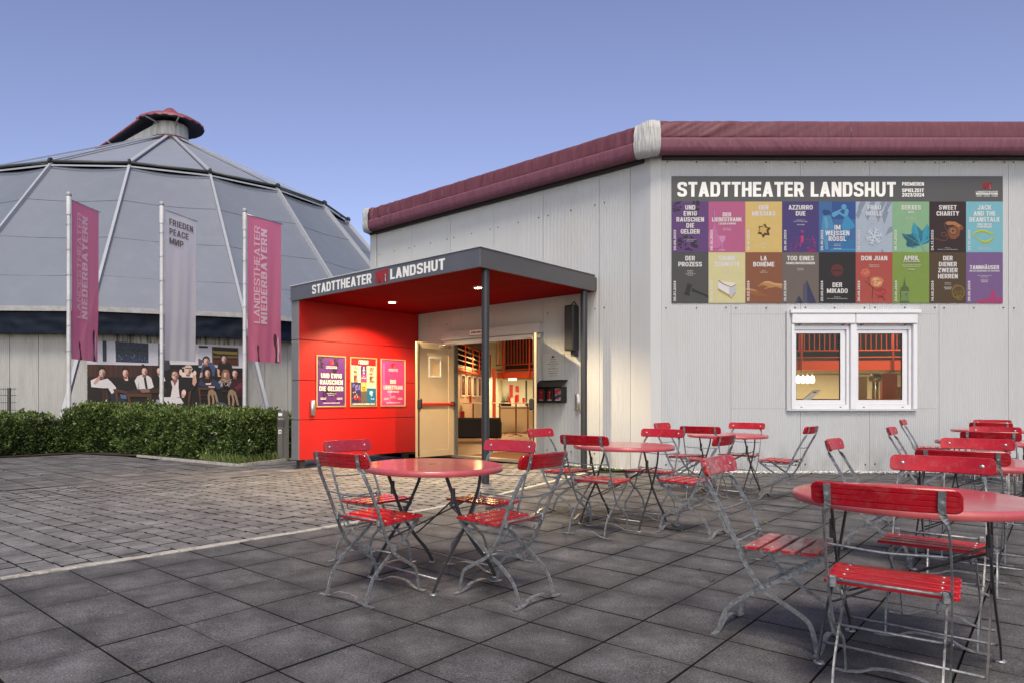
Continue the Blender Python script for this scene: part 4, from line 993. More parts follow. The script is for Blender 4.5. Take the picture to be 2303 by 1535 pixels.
p.rect(.38, a_ - .50, .62, a_ - .22, C_(80, 40, 115)); p.rect(.38, a_ - .73, .62, a_ - .50, C_(190, 60, 130)); p.rect(.38, a_ - 1.0, .62, a_ - .73, C_(215, 175, 80)); p.rect(.38, .10, .62, a_ - 1.0, C_(95, 90, 85)); p.ell(.5, a_ - .92, .06, .06, C_(60, 40, 20)); p.ell(.5, a_ - .92, .035, .035, C_(215, 175, 80))
for i, t in enumerate(('UND', 'EWIG', 'RAUSCHEN', 'DIE', 'GELDER')): p.text(t, .5, a_ - .28 - i * .048, .03, None, W_)
p.text('DER', .5, a_ - .56, .028, None, W_); p.text('LIEBESTRANK', .5, a_ - .61, .028, .2, W_); p.text('DER', .5, a_ - .79, .028, None, W_); p.text('MESSIAS', .5, a_ - .83, .028, None, W_)
p.rect(0, .10, .38, .72, C_(50, 45, 95)); blots(p, 8, C_(120, 110, 190), 9, .05, .35, .4, .68, .05); blots(p, 9, C_(170, 30, 50), 9, .02, .36, .14, .32, .05); blots(p, 10, C_(205, 170, 120), 7, .05, .34, .25, .45, .03)
p.rect(.62, .10, 1, .55, C_(25, 105, 150)); blots(p, 11, C_(170, 205, 225), 8, .72, .92, .2, .46, .05); p.rect(0, 0, 1, .10, C_(95, 92, 88)); p.text('LANDESTHEATER-NIEDERBAYERN.DE', .5, .03, .045, .9, W_); mb.build('print', M['print'], o)
o, mb, p, a_ = frame_poster(*P3, 'framed_poster', 'pink framed poster reading DER LIEBESTRANK with a long-necked flask')
p.rect(0, 0, 1, a_, C_(196, 62, 132)); lil = C_(180, 130, 195); p.rect(.07, .7, .13, a_ - .1, C_(150, 100, 175)); p.poly([(.07, .75), (.13, .75), (.22, .6), (.34, .3), (.36, .18), (.3, .12), (-.0, .12), (0, .62)], C_(204, 84, 148)); p.line([(.13, .75), (.22, .6), (.34, .3), (.36, .18)], .014, lil)
p.line([(.07, .75), (.02, .66), (0, .62)], .012, lil); p.poly([(.3, .52), (.44, .52), (.40, .32), (.37, .28), (.34, .32)], C_(215, 120, 175)); p.rect(.36, .12, .38, .3, lil); p.ell(.37, .11, .07, .015, lil)
logo(mb, p.x0 + .42 * p.sx, p.y0 + (a_ - .22) * p.sx, .16 * p.sx, .13 * p.sx, p.z + .0003, q, C_(90, 20, 30), C_(220, 200, 210)); p.z += .002
p.text('LANDESTHEATER', .5, a_ - .30, .03, .4, W_); p.text('NIEDERBAYERN', .5, a_ - .345, .032, .4, W_, bold=.03); p.text('DER', .5, a_ - .75, .125, .26, W_); p.text('LIEBESTRANK', .51, a_ - .93, .125, .84, W_, bold=.038); p.text("L'ELISIR D'AMORE", .5, a_ - 1.03, .055, .5, W_)
p.text('Opera buffa von', .5, a_ - 1.16, .025, .2, W_); p.text('Gaetano Donizetti', .5, a_ - 1.21, .025, .24, W_); btm(p, a_); mb.build('print', M['print'], o)
# ------------------------------------------------------------------ circus dome behind the hedge
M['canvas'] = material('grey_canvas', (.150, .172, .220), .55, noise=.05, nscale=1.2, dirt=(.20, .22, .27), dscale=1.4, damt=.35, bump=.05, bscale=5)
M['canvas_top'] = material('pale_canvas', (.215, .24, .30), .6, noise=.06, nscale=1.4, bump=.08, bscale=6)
M['rib'] = material('white_steel_rib', (.34, .36, .41), .5, noise=.06, nscale=3, dirt=(.35, .34, .32), dscale=4, damt=.5)
M['ring'] = material('dark_ring_tube', (.075, .085, .09), .5, .2, noise=.25, nscale=8)
M['navy'] = material('navy_tarpaulin', (.004, .009, .022), .55, spec=.2, noise=.3, nscale=3, bump=.15, bscale=5)
M['gutter'] = material('eaves_webbing', (.36, .36, .37), .6, noise=.2, nscale=6, dirt=(.2, .2, .2), dscale=5, damt=.6)
DC = Vector((-13.7, 36, 0)); NN = 20; PH = .364
ang = lambda i: PH + (i - 1.5) * 2 * math.pi / NN - math.pi / 2
def rad(i, r, z): return Vector((DC.x + r * math.cos(ang(i)), DC.y + r * math.sin(ang(i)), z))
dome = thing('circus_dome', 'large grey canvas dome on white steel ribs with small red-capped lantern', 'dome', DC)
RR, RZ, ER, EZ = 9.6, 10.47, 15.0, 4.07
def facet(i, r0, z0, r1, z1, name, mat, nu=8, nv=10, sag=.10, drop=.0):
    mb = MB(); m = nu + 1
    a0_, b0_ = rad(i, r0, z0), rad(i + 1, r0, z0); a1_, b1_ = rad(i, r1, z1), rad(i + 1, r1, z1); nrm = (b0_ - a0_).cross(a1_ - a0_).normalized()
    mid = (a0_ + b1_) / 2 - Vector((DC.x, DC.y, (z0 + z1) / 2))
    if nrm.dot(mid) < 0: nrm = -nrm
    for v in range(nv + 1):
        t = v / nv
        for u in range(m):
            s_ = u / nu; p = a0_.lerp(b0_, s_).lerp(a1_.lerp(b1_, s_), t)
            w = math.sin(math.pi * s_) * (-sag * (1 - t) ** 1.5 - sag * .4 * math.sin(math.pi * t)) + .012 * nn(p.x * 1.2, p.y * 1.2, p.z) * (1 if 0 < u < nu else 0)
            mb.v.append(p + nrm * (w - .05))
    for v in range(nv):
        for u in range(nu): A = v * m + u; mb.f.append((A, A + 1, A + m + 1, A + m)); mb.c.append(None); mb.sm.append(True); mb.mi.append(0)
    return mb.build(name, mat, dome)
for i in range(NN):
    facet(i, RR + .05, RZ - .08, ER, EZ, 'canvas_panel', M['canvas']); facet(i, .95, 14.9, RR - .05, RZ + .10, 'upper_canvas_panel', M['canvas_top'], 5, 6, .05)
    p, q = rad(i, RR, RZ), rad(i, 18.75, -.35); nd = Vector((math.cos(ang(i)), math.sin(ang(i)), 0)); sd = Vector((-nd.y, nd.x, 0))
    mb = MB(); mb.bar([p, q], .16, .095, sd); rb = mb.build('rib', M['rib'], dome)
    mb = MB(); mb.bar([rad(i, .9, 14.97), rad(i, RR, RZ + .12)], .06, .17, sd); mb.build('rafter', M['rib'], dome)
    mb = MB(); mb.tube([rad(i + .012, RR + .08, RZ + .05), rad(i + 1 - .012, RR + .08, RZ + .05)], .055, 8, smooth=True); mb.build('ring_tube', M['ring'], dome)
    mb = MB(); mb.tube([rad(i - .014, RR + .1, RZ + .06), rad(i + .014, RR + .1, RZ + .06)], .13, 8); mb.build('ring_joint', M['dark'], dome)
    mb = MB(); mb.bar([rad(i, RR + .16, RZ - .13), rad(i + 1, RR + .16, RZ - .13)], .06, .03, nd); mb.build('canvas_edge', M['rib'], dome)
    mb = MB(); mb.bar([rad(i + .01, ER - .01, EZ - .02), rad(i + .99, ER - .01, EZ - .02)], .16, .05, rad(i + .5, 1, 0) - DC); mb.build('eaves_webbing', M['gutter'], dome)
    # navy valance with folds
    mb = MB(); nu, nv = 44, 8; m = nu + 1; o_ = (rad(i + .5, 1, 0) - DC).normalized(); o_.z = 0
    for v in range(nv + 1):
        t = v / nv; z = EZ - .09 - t * .70
        for u in range(m):
            s_ = u / nu; pp = rad(i, 14.9, z).lerp(rad(i + 1, 14.9, z), s_)
            w = .07 * nn(s_ * 7 + i * 3, t * 1.6 + s_ * 4, i) * math.sin(math.pi * min(1, t * 1.1 + .1)) + .03 * nn(s_ * 22, t * 4, i)
            mb.v.append(pp + o_ * w)
    for v in range(nv):
        for u in range(nu): A = v * m + u; mb.f.append((A, A + m, A + m + 1, A + 1)); mb.c.append(None); mb.sm.append(True); mb.mi.append(0)
    mb.build('valance', M['navy'], dome)
    # wall panels (only where the wall can be seen from the forecourt)
    if i in (19, 0, 1, 2, 3, 4, 5, 18):
        for k in range(5):
            A = rad(i, 14.5, 0).lerp(rad(i + 1, 14.5, 0), k / 5); B = rad(i, 14.5, 0).lerp(rad(i + 1, 14.5, 0), (k + 1) / 5); L = (B - A).length
            fr = frame(A, B - A); panel(fr, .008, L - .008, -.2, 3.9, M['domewall'], 'wall_panel', dome, pitch=.06, dep=.008)
        A, B = rad(i, 14.42, 0), rad(i + 1, 14.42, 0); mb = MB(); mb.bar([A + Vector((0, 0, 1.85)), B + Vector((0, 0, 1.85))], 4.1, .03, o_); mb.build('wall_core', M['backing'], dome)
    else:
        A, B = rad(i, 14.5, 0), rad(i + 1, 14.5, 0); mb = MB(); mb.bar([A + Vector((0, 0, 1.85)), B + Vector((0, 0, 1.85))], 4.1, .03, o_); mb.build('wall_panel', M['domewall'], dome)
# wall seam stitching lines on canvas: thin welds
for i in (0, 1, 2, 3, 4, 19, 5):
    for t in (.28, .55, .8):
        r_ = RR + (ER - RR) * t; z_ = RZ + (EZ - RZ) * t; mb = MB(); nd = (rad(i + .5, 1, 0) - DC).normalized(); n_ = 10
        pts = []
        for k in range(n_ + 1):
            s_ = k / n_; p = rad(i, r_, z_).lerp(rad(i + 1, r_, z_), s_); w = math.sin(math.pi * s_) * (-.10 * (1 - t) ** 1.5 - .04 * math.sin(math.pi * t)) - .05
            nrm = Vector((nd.x * .76, nd.y * .76, .64)); pts.append(p + nrm * (w + .004))
        mb.bar(pts, .022, .004, Vector((nd.x * .76, nd.y * .76, .64))); mb.build('weld_seam', M['canvas'], dome)
# lantern
lan = D.objects.new('lantern', None); COL.objects.link(lan); lan.parent = dome
M['drum'] = material('weathered_white_sheet', (.52, .53, .55), .6, noise=.3, nscale=1.6, stretch=(3, 3, .5), dirt=(.2, .2, .21), dscale=3, damt=.7, bump=.4, bscale=7)
M['caproof'] = material('faded_red_cap', (.21, .045, .06), .55, noise=.2, nscale=2, dirt=(.32, .16, .17), dscale=2, damt=.6)
M['capunder'] = material('navy_cap_lining', (.022, .03, .05), .6, noise=.4, nscale=2)
cx, cy = DC.x, DC.y
mb = MB(); mb.lathe([(.93, 14.7), (.90, 15.75)], 16, (cx, cy)); mb.build('drum', M['drum'], lan, root=dome)
mb = MB(); mb.lathe([(.98, 14.86), (1.04, 14.93), (.98, 15.02)], 20, (cx, cy)); mb.build('collar', M['caproof'], lan, root=dome)
def brim(a): # scalloped conical cap
    return 1.72 + .02 * math.sin(a * 22)
mb = MB(); n = 72; m = n
for (rf, z) in ((0.0, 16.78), (.10, 16.72), (.30, 16.42), (.52, 16.22), (.8, 16.05), (1.0, 15.84), (1.0, 15.74)):
    for k in range(n): a_ = 2 * math.pi * k / n; r_ = brim(a_) * rf; mb.v.append(Vector((cx + r_ * math.cos(a_), cy + r_ * math.sin(a_), z + (.02 * math.sin(a_ * 22) if rf == 1.0 and z < 15.8 else 0))))
for i in range(6):
    for k in range(n): mb.f.append((i * m + k, (i + 1) * m + k, (i + 1) * m + (k + 1) % n, i * m + (k + 1) % n)); mb.c.append(None); mb.sm.append(True); mb.mi.append(0)
mb.build('cap', M['caproof'], lan, root=dome)
mb = MB(); mb.lathe([(1.68, 15.76), (.9, 15.95), (.0, 16.3)], 40, (cx, cy)); mb.v = mb.v; mb.build('cap_lining', M['capunder'], lan, root=dome)
# sloping canopy running down to the left from the cap
S0 = Vector((cx - .9, cy + .3, 16.05)); S1 = Vector((cx - 4.6, cy + 1.0, 14.30)); dr = (S1 - S0); side = Vector((dr.y, -dr.x, 0)).normalized()
if side.y > 0: side = -side
def slope(z_off, ww, name, mat, flip=False):
    mb = MB(); nu, nv = 12, 8; m = nu + 1
    for v in range(nv + 1):
        for u in range(m):
            t = u / nu; s_ = v / nv * 2 - 1; w_ = ww * (1 - .25 * t)
            p = S0 + dr * t + side * (s_ * w_) + Vector((0, 0, z_off - .28 * s_ * s_ - .05 * math.sin(math.pi * t) + .02 * nn(t * 9, s_ * 3)))
            mb.v.append(p)
    for v in range(nv):
        for u in range(nu): A = v * m + u; q = (A, A + 1, A + m + 1, A + m); mb.f.append(q[::-1] if flip else q); mb.c.append(None); mb.sm.append(True); mb.mi.append(0)
    mb.build(name, mat, lan, root=dome)
slope(.0, 1.45, 'canopy', M['caproof']); slope(-.06, 1.42, 'canopy_lining', M['capunder'], True)
mb = MB(); pts = [S0 + dr * (k / 12) + side * (1.45 * (1 - .25 * k / 12)) + Vector((0, 0, -.30 - .05 * math.sin(math.pi * k / 12))) for k in range(13)]; mb.tube(pts, .05, 6); mb.build('canopy_edge', M['caproof'], lan, root=dome)
mb = MB(); A = Vector((cx - .3, cy - .78, 0)); B = Vector((cx - 2.9, cy - .25, 0))
mb.add([(A.x, A.y, 14.6), (B.x, B.y, 13.7), (B.x, B.y, 14.62), (A.x, A.y, 15.72)], [(0, 1, 2, 3)]); mb.build('side_sheet', M['drum'], lan, root=dome)
for (p, q) in ((A, Vector((cx - .75, cy - 1.5, 0))), (Vector((cx + .55, cy - .75, 0)), Vector((cx + .95, cy - 1.35, 0))), (B, B + Vector((-.2, -.5, 0)))):
    z_ = 15.7 if p is not B else 14.7
    mb = MB(); mb.tube([(p.x, p.y, z_ - .9), (p.x, p.y, z_)], .035, 6); mb.tube([(p.x, p.y, z_ - .06), (q.x, q.y, z_ + .06)], .045, 6); mb.build('bracket', M['rib'], lan, root=dome)
mb = MB(); mb.tube([S1 + Vector((-.1, -.4, -.1)), S1 + Vector((-.35, -.4, .25))], .02, 5); mb.tube([S1 + Vector((-.6, -.4, .3)), S1 + Vector((-.1, -.4, .22))], .015, 5); mb.build('aerial', M['steel'], lan, root=dome)

# ------------------------------------------------------------------ ensemble photo banner on the dome wall
A, B = rad(1, 14.5, 0), rad(2, 14.5, 0); FB = frame(A, B - A); LB = (B - A).length
BX0, BX1, BY0, BY1 = -.25, LB + .22, .66, 3.06
eb = thing('photo_banner', 'wide group photo of a theatre troupe in a wood-panelled inn, hung on the dome wall', 'banner', FB @ Vector((LB / 2, BY0, .05)))
mb = MB(FB); mb.box(BX0, BX1, BY0, BY1, .02, .038); mb.build('board', M['backing'], eb)
mb = MB(FB); sx = (BX1 - BX0) / 371.0; sy = (BY1 - BY0) / 168.0
class PP(PR):
    def poly(s, pts, col): return PR.poly(s, pts, tuple(min(1, c ** 1.22 * 1.35) for c in col[:3]) + (1,))
    def T(s, p): return (BX0 + (p[0] - 187) * sx, BY1 - (p[1] - 763) * sy, s.z)
p = PP(mb, z=.04, dz=.00006)
def poly_c(ox, pts, c): p.poly([(ox + x * .1303, 740 + y * .1303) for x, y in pts], c)
a_ = lambda pts, c: poly_c(170, pts, c)
b_ = lambda pts, c: poly_c(340, pts, c)
def el(ox, x, y, rx, ry, c, rot=0, n=16): p.ell(ox + x * .1303, 740 + y * .1303, rx * .1303, ry * .1303, c, n, rot)
G3 = lambda v: C_(v, v, v + 2)
wall = C_(190, 190, 200); wood = C_(62, 38, 30); dkw = C_(24, 18, 17); blk = C_(20, 19, 22)
p.rect(187, 763, 558, 931, blk); p.rect(187, 763, 345, 816, wall); p.rect(440, 763, 558, 818, wall)
p.rect(187, 815, 345, 860, wood); p.rect(345, 763, 350, 880, C_(50, 30, 24)); p.rect(350, 763, 440, 812, C_(200, 198, 205)); p.rect(545, 820, 558, 931, C_(58, 34, 28))
rr_ = random.Random(6)
for x in range(189, 345, 11): c = rr_.randint(-10, 14); p.rect(x, 817, x + 10, 858, C_(66 + c, 40 + c // 2, 31 + c // 2)); p.rect(x + 2 + rr_.randint(0, 4), 817, x + 5 + rr_.randint(0, 3), 858, C_(78 + c, 46 + c // 2, 34))
p.rect(187, 843, 345, 931, C_(28, 22, 22))
a_([(598, 168), (1170, 185), (1172, 535), (610, 525)], C_(48, 58, 84)); a_([(605, 290), (1168, 300), (1168, 380), (608, 380)], C_(48, 66, 62))
r2 = random.Random(9)
for _ in range(150):
    x = r2.uniform(615, 1150); y = r2.uniform(400, 515); l = r2.uniform(12, 38); c = r2.choice(((92, 112, 148), (150, 165, 190), (28, 34, 60), (60, 80, 110), (36, 46, 70)))
    a_([(x, y), (x + 5, y - 3), (x + l, y - l * .7), (x + l - 5, y - l * .75)], C_(*c))
for _ in range(40): x = r2.uniform(610, 1100); y = r2.uniform(190, 380); a_([(x, y), (x + 60, y - 4), (x + 55, y + 12), (x + 5, y + 14)], C_(*r2.choice(((30, 40, 66), (44, 56, 84), (56, 72, 66), (26, 32, 50)))))
a_([(385, 160), (450, 165), (452, 518), (390, 518)], C_(52, 62, 72)); a_([(385, 160), (450, 165), (450, 270), (388, 270)], C_(38, 44, 54))
b_([(1010, 210), (1508, 225), (1516, 555), (1016, 545)], C_(112, 84, 56)); b_([(1030, 222), (1492, 235), (1498, 540), (1036, 532)], C_(46, 30, 26))
b_([(1030, 285), (1492, 298), (1494, 350), (1120, 342), (1032, 322)], C_(150, 134, 62)); b_([(1034, 380), (1494, 376), (1494, 412), (1034, 412)], C_(118, 104, 58)); b_([(1034, 450), (1494, 440), (1496, 520), (1036, 520)], C_(92, 40, 28))
b_([(765, 200), (935, 204), (935, 240), (770, 240)], C_(22, 22, 24)); b_([(760, 430), (850, 470), (820, 560), (760, 570)], C_(96, 96, 102))
SK, SK2, SK3, SKD = C_(196, 160, 148), C_(138, 98, 88), C_(222, 196, 186), C_(96, 62, 54)
def person(ox, hx, hy, w, h, hair, body, bcol, tilt=0, extra=None, long=False, hairs=1.0):
    for pts, c in body: poly_c(ox, pts, c)
    if long: poly_c(ox, [(hx - w * .75, hy - h * .3), (hx - w * .4, hy - h * .75), (hx + w * .4, hy - h * .75), (hx + w * .75, hy - h * .2), (hx + w * .8, hy + h * .9), (hx + w * .4, hy + h * 1.1), (hx - w * .5, hy + h * 1.1), (hx - w * .85, hy + h * .8)], hair)
    poly_c(ox, [(hx - w * .22, hy + h * .2), (hx + w * .22, hy + h * .2), (hx + w * .30, hy + h * .62), (hx - w * .30, hy + h * .62)], SK2); h *= .86
    el(ox, hx, hy - h * .14, w * .56 * hairs, h * .58 * hairs, hair, tilt); el(ox, hx + w * .05, hy + h * .05, w * .42, h * .48, SK2, tilt); el(ox, hx - w * .03, hy + h * .03, w * .36, h * .44, SK, tilt); el(ox, hx - w * .13, hy - h * .10, w * .20, h * .22, SK3, tilt); el(ox, hx - w * .14, hy + h * .20, w * .14, h * .13, SK3, tilt)
    for s_ in (-1, 1):
        el(ox, hx + s_ * w * .17 - w * .04, hy - h * .04, w * .07, h * .030, C_(84, 58, 50)); el(ox, hx + s_ * w * .17 - w * .04, hy - h * .115, w * .10, h * .018, C_(110, 78, 66))
    poly_c(ox, [(hx + w * .0, hy - h * .02), (hx + w * .07, hy + h * .15), (hx - w * .09, hy + h * .16), (hx - w * .04, hy + h * .10)], SK2); el(ox, hx - w * .03, hy + h * .275, w * .15, h * .05, C_(128, 60, 58)); el(ox, hx - w * .03, hy + h * .262, w * .10, h * .02, C_(225, 210, 204)); el(ox, hx + w * .22, hy + h * .16, w * .10, h * .22, SK2, tilt)
BK, WH, BRN = C_(26, 24, 27), C_(214, 210, 214), C_(44, 30, 26)
# back row
person(170, 1430, 305, 125, 150, C_(46, 36, 32), [([(1350, 400), (1420, 370), (1530, 400), (1560, 640), (1370, 700)], C_(62, 62, 70)), ([(1375, 430), (1480, 420), (1490, 520), (1390, 540)], C_(74, 74, 84))], None, hairs=.9)
person(340, 905, 480, 125, 150, C_(58, 50, 48), [([(800, 700), (830, 560), (890, 510), (1000, 500), (1080, 590), (1060, 740), (980, 780), (860, 760)], C_(70, 92, 128)), ([(880, 520), (950, 520), (960, 640), (900, 650)], C_(54, 74, 108)), ([(800, 690), (850, 690), (840, 760), (780, 790)], SK)], None)
person(340, 1235, 430, 115, 150, C_(36, 28, 26), [([(1110, 620), (1130, 520), (1200, 490), (1320, 500), (1390, 560), (1390, 700), (1110, 700)], BK), ([(1105, 610), (1160, 640), (1150, 720), (1180, 760), (1120, 760)], SK)], None)
person(170, 1360, 665, 110, 140, C_(34, 28, 26), [([(1270, 760), (1330, 720), (1430, 720), (1480, 780), (1480, 1000), (1240, 990)], BK), ([(1330, 720), (1430, 730), (1470, 850), (1400, 850)], WH)], None)
# hat man
b_([(480, 790), (560, 780), (680, 780), (730, 900), (720, 930), (600, 980), (480, 880)], BK); b_([(440, 690), (670, 690), (670, 780), (460, 775)], C_(212, 204, 198)); person(340, 572, 670, 125, 150, C_(200, 190, 180), [], None)
b_([(500, 600), (540, 560), (620, 560), (650, 610), (660, 640), (470, 622), (465, 600)], C_(196, 180, 166)); b_([(520, 605), (640, 610), (640, 628), (520, 622)], C_(80, 66, 60)); b_([(660, 740), (710, 700), (730, 860), (690, 940), (650, 900)], SK); el(340, 695, 700, 28, 45, SK3); el(340, 440, 690, 28, 55, SK3)
# front row left to right
person(170, 378, 715, 130, 175, C_(40, 30, 27), [([(190, 850), (300, 800), (340, 850), (470, 815), (530, 870), (640, 1000), (540, 1090), (480, 980), (400, 985), (200, 965)], WH), ([(230, 900), (330, 760), (370, 800), (270, 930)], SK), ([(470, 1080), (560, 1080), (780, 1200), (800, 1290), (560, 1240)], C_(40, 48, 70))], None, tilt=8, hairs=.9)
person(170, 772, 715, 120, 165, C_(38, 26, 22), [([(610, 960), (650, 830), (730, 790), (870, 800), (930, 920), (960, 1010), (820, 1040), (620, 1020)], BK), ([(740, 770), (810, 780), (820, 850), (760, 850)], SK3), ([(700, 780), (740, 780), (790, 900), (760, 910)], C_(60, 36, 28)), ([(680, 1090), (790, 1100), (790, 1180), (700, 1160)], C_(96, 112, 142))], None, hairs=.95)
person(170, 1100, 680, 120, 165, C_(30, 24, 24), [([(930, 850), (980, 770), (1060, 740), (1170, 760), (1220, 800), (1265, 960), (1200, 990), (980, 1000)], C_(208, 204, 206)), ([(1085, 790), (1125, 780), (1160, 990), (1120, 990)], BK), ([(980, 1000), (1000, 850), (1015, 1000)], C_(170, 168, 172))], None); el(170, 1075, 590, 30, 35, C_(30, 24, 24))
b_([(60, 1200), (90, 1060), (200, 960), (220, 840), (300, 800), (420, 800), (540, 840), (700, 980), (640, 1040), (560, 1020), (480, 1060), (560, 1250), (500, 1330), (200, 1300)], BK)
person(340, 333, 745, 150, 190, C_(52, 40, 36), [([(262, 850), (300, 830), (400, 820), (400, 960), (420, 1140), (255, 1150), (290, 960)], C_(212, 204, 208)), ([(110, 1140), (260, 1140), (430, 1150), (490, 1240), (480, 1340), (400, 1300), (200, 1300)], C_(208, 204, 208)), ([(300, 840), (330, 945), (380, 830)], SK2)], None)
for x in (300, 352): el(340, x, 735, 30, 24, C_(30, 26, 26)); el(340, x, 735, 24, 18, SK)
el(340, 90, 1120, 42, 70, SK3); el(340, 495, 1060, 40, 60, SK3); b_([(450, 1080), (520, 1090), (500, 1150), (460, 1150)], SK)
b_([(0, 1180), (90, 1190), (80, 1330), (0, 1350)], C_(150, 152, 162))
person(340, 925, 700, 115, 165, C_(44, 26, 24), [([(755, 930), (790, 820), (860, 780), (1010, 790), (1100, 840), (1200, 980), (1120, 1000), (1020, 930), (900, 950)], C_(52, 66, 96)), ([(880, 830), (1000, 830), (990, 910), (900, 910)], SK3), ([(940, 940), (1060, 940), (1060, 965), (960, 965)], SK3)], None, long=True)
person(340, 1268, 725, 100, 130, C_(148, 110, 82), [([(1120, 860), (1180, 800), (1240, 790), (1380, 800), (1360, 940), (1200, 960)], C_(132, 130, 134)), ([(1220, 880), (1310, 860), (1310, 950), (1210, 960)], BK)], None, long=True)
for _ in range(40):
    x = r2.uniform(1135, 1350); y = r2.uniform(810, 930); b_([(x, y), (x + 14, y - 6), (x + 18, y + 5), (x + 4, y + 10)], C_(*r2.choice(((30, 30, 32), (215, 212, 215)))))
person(340, 1440, 700, 120, 165, C_(30, 24, 22), [([(1330, 960), (1390, 830), (1500, 790), (1590, 800), (1610, 900), (1580, 1150), (1420, 1140)], C_(66, 26, 38)), ([(1430, 960), (1560, 860), (1600, 880), (1590, 960), (1470, 1010)], C_(112, 48, 62))], None)
# furniture in the foreground of the photograph
wd1, wd2 = C_(96, 62, 46), C_(64, 40, 32)
a_([(135, 980), (380, 990), (470, 1010), (510, 1120), (500, 1260), (400, 1300), (135, 1330)], C_(38, 22, 22)); a_([(370, 1010), (450, 1010), (500, 1130), (470, 1260), (400, 1280), (400, 1120)], C_(66, 36, 32))
for k in range(12): el(170, 395 + (k % 2) * 60, 1030 + k * 20, 5, 5, C_(150, 110, 90))
a_([(800, 1040), (960, 1005), (1480, 970), (1480, 1060), (820, 1080)], C_(70, 46, 38)); a_([(1020, 1010), (1180, 995), (1200, 1050), (1060, 1060)], C_(134, 112, 104))
a_([(565, 1000), (620, 995), (810, 1040), (800, 1090), (640, 1050), (660, 1240), (620, 1240), (600, 1120)], wd1)
a_([(815, 1075), (1225, 1080), (1225, 1140), (830, 1130)], wd1); a_([(790, 1070), (840, 1070), (880, 1300), (840, 1300)], wd1); a_([(1185, 1080), (1228, 1082), (1215, 1370), (1180, 1370)], wd1); a_([(860, 1245), (1185, 1255), (1185, 1290), (870, 1280)], wd2)
b_([(745, 955), (1060, 960), (1060, 1000), (760, 1000)], wd1); b_([(750, 960), (790, 960), (820, 1340), (800, 1340)], wd1); b_([(800, 1090), (930, 1090), (930, 1115), (800, 1115)], wd2); b_([(800, 1160), (940, 1160), (940, 1180), (800, 1180)], wd2)
b_([(580, 1040), (635, 1020), (600, 1240), (560, 1330)], wd1); b_([(1190, 1000), (1300, 1010), (1290, 1050), (1200, 1040)], wd2)
gs = C_(150, 132, 108)
for ox in (0, 375): b_([(930 + ox, 1110), (950 + ox, 1020), (1010 + ox, 990), (1080 + ox, 1040), (1110 + ox, 1130), (1150 + ox, 1290), (1110 + ox, 1290), (1060 + ox, 1110), (1010 + ox, 1050), (970 + ox, 1120), (980 + ox, 1290), (945 + ox, 1290)], gs); b_([(985 + ox, 1060), (1030 + ox, 1060), (1060 + ox, 1200), (1050 + ox, 1300), (1010 + ox, 1300), (1020 + ox, 1180)], C_(158, 134, 116))
el(340, 1165, 1400, 178, 170, C_(88, 96, 106)); el(340, 1165, 1405, 150, 142, C_(66, 74, 84)); el(340, 1165, 1420, 120, 112, C_(94, 102, 112))
for k in range(9): el(187 if 0 else 170, 133, 300 + k * 125, 5, 5, C_(200, 200, 200))
mb.build('photo', M['photo'], eb)
# algae streaks above the banner (real stains on the panels)
M['streak'] = D.materials.new('algae_streaks'); M['streak'].use_nodes = True; t_ = M['streak'].node_tree; N_, L_ = t_.nodes, t_.links; p_ = N_['Principled BSDF']
g_ = N_.new('ShaderNodeNewGeometry'); mp = N_.new('ShaderNodeMapping'); mp.inputs['Scale'].default_value = (6, 6, .5); no_ = N_.new('ShaderNodeTexNoise'); no_.inputs['Scale'].default_value = 2.2; no_.inputs['Detail'].default_value = 8
L_.new(g_.outputs['Position'], mp.inputs[0]); L_.new(mp.outputs[0], no_.inputs['Vector']); r_ = N_.new('ShaderNodeMapRange'); r_.inputs[1].default_value = .46; r_.inputs[2].default_value = .62; L_.new(no_.outputs[0], r_.inputs[0])
mx_ = N_.new('ShaderNodeMix'); mx_.data_type = 'RGBA'; L_.new(r_.outputs[0], mx_.inputs['Factor']); mx_.inputs['A'].default_value = (.38, .38, .36, 1); mx_.inputs['B'].default_value = (.09, .085, .07, 1); L_.new(mx_.outputs['Result'], p_.inputs['Base Color']); p_.inputs['Roughness'].default_value = .8
mb = MB(FB); mb.box(.0, LB, BY1 + .004, 3.34, .004, .012); mb.build('stained_strip', M['streak'], dome)

# ------------------------------------------------------------------ flagpoles and banner flags
def flag_mat(name, col):
    m, t, p = nt(name); N, L = t.nodes, t.links; p.inputs['Base Color'].default_value = (*col, 1); p.inputs['Roughness'].default_value = .75
    tl_ = N.new('ShaderNodeBsdfTranslucent'); tl_.inputs[0].default_value = (*col, 1); mx = N.new('ShaderNodeMixShader'); mx.inputs[0].default_value = .55
    L.new(p.outputs[0], mx.inputs[1]); L.new(tl_.outputs[0], mx.inputs[2]); tr = N.new('ShaderNodeBsdfTransparent'); m2 = N.new('ShaderNodeMixShader'); m2.inputs[0].default_value = .04
    L.new(mx.outputs[0], m2.inputs[1]); L.new(tr.outputs[0], m2.inputs[2]); L.new(m2.outputs[0], N['Material Output'].inputs[0]); return m
M['flagpink'] = flag_mat('pink_flag_cloth', (.92, .24, .38)); M['flagwhite'] = flag_mat('white_flag_cloth', (.98, .97, .95)); M['flagdark'] = flag_mat('flag_print_dark', (.16, .07, .09)); M['flaglet'] = flag_mat('flag_print_white', (.92, .85, .9)); M['flagbrown'] = flag_mat('flag_print_brown', (.24, .19, .19))
M['pole'] = material('white_flagpole', (.60, .60, .62), .4, noise=.1, nscale=6, dirt=(.42, .38, .3), dscale=2, damt=.5)
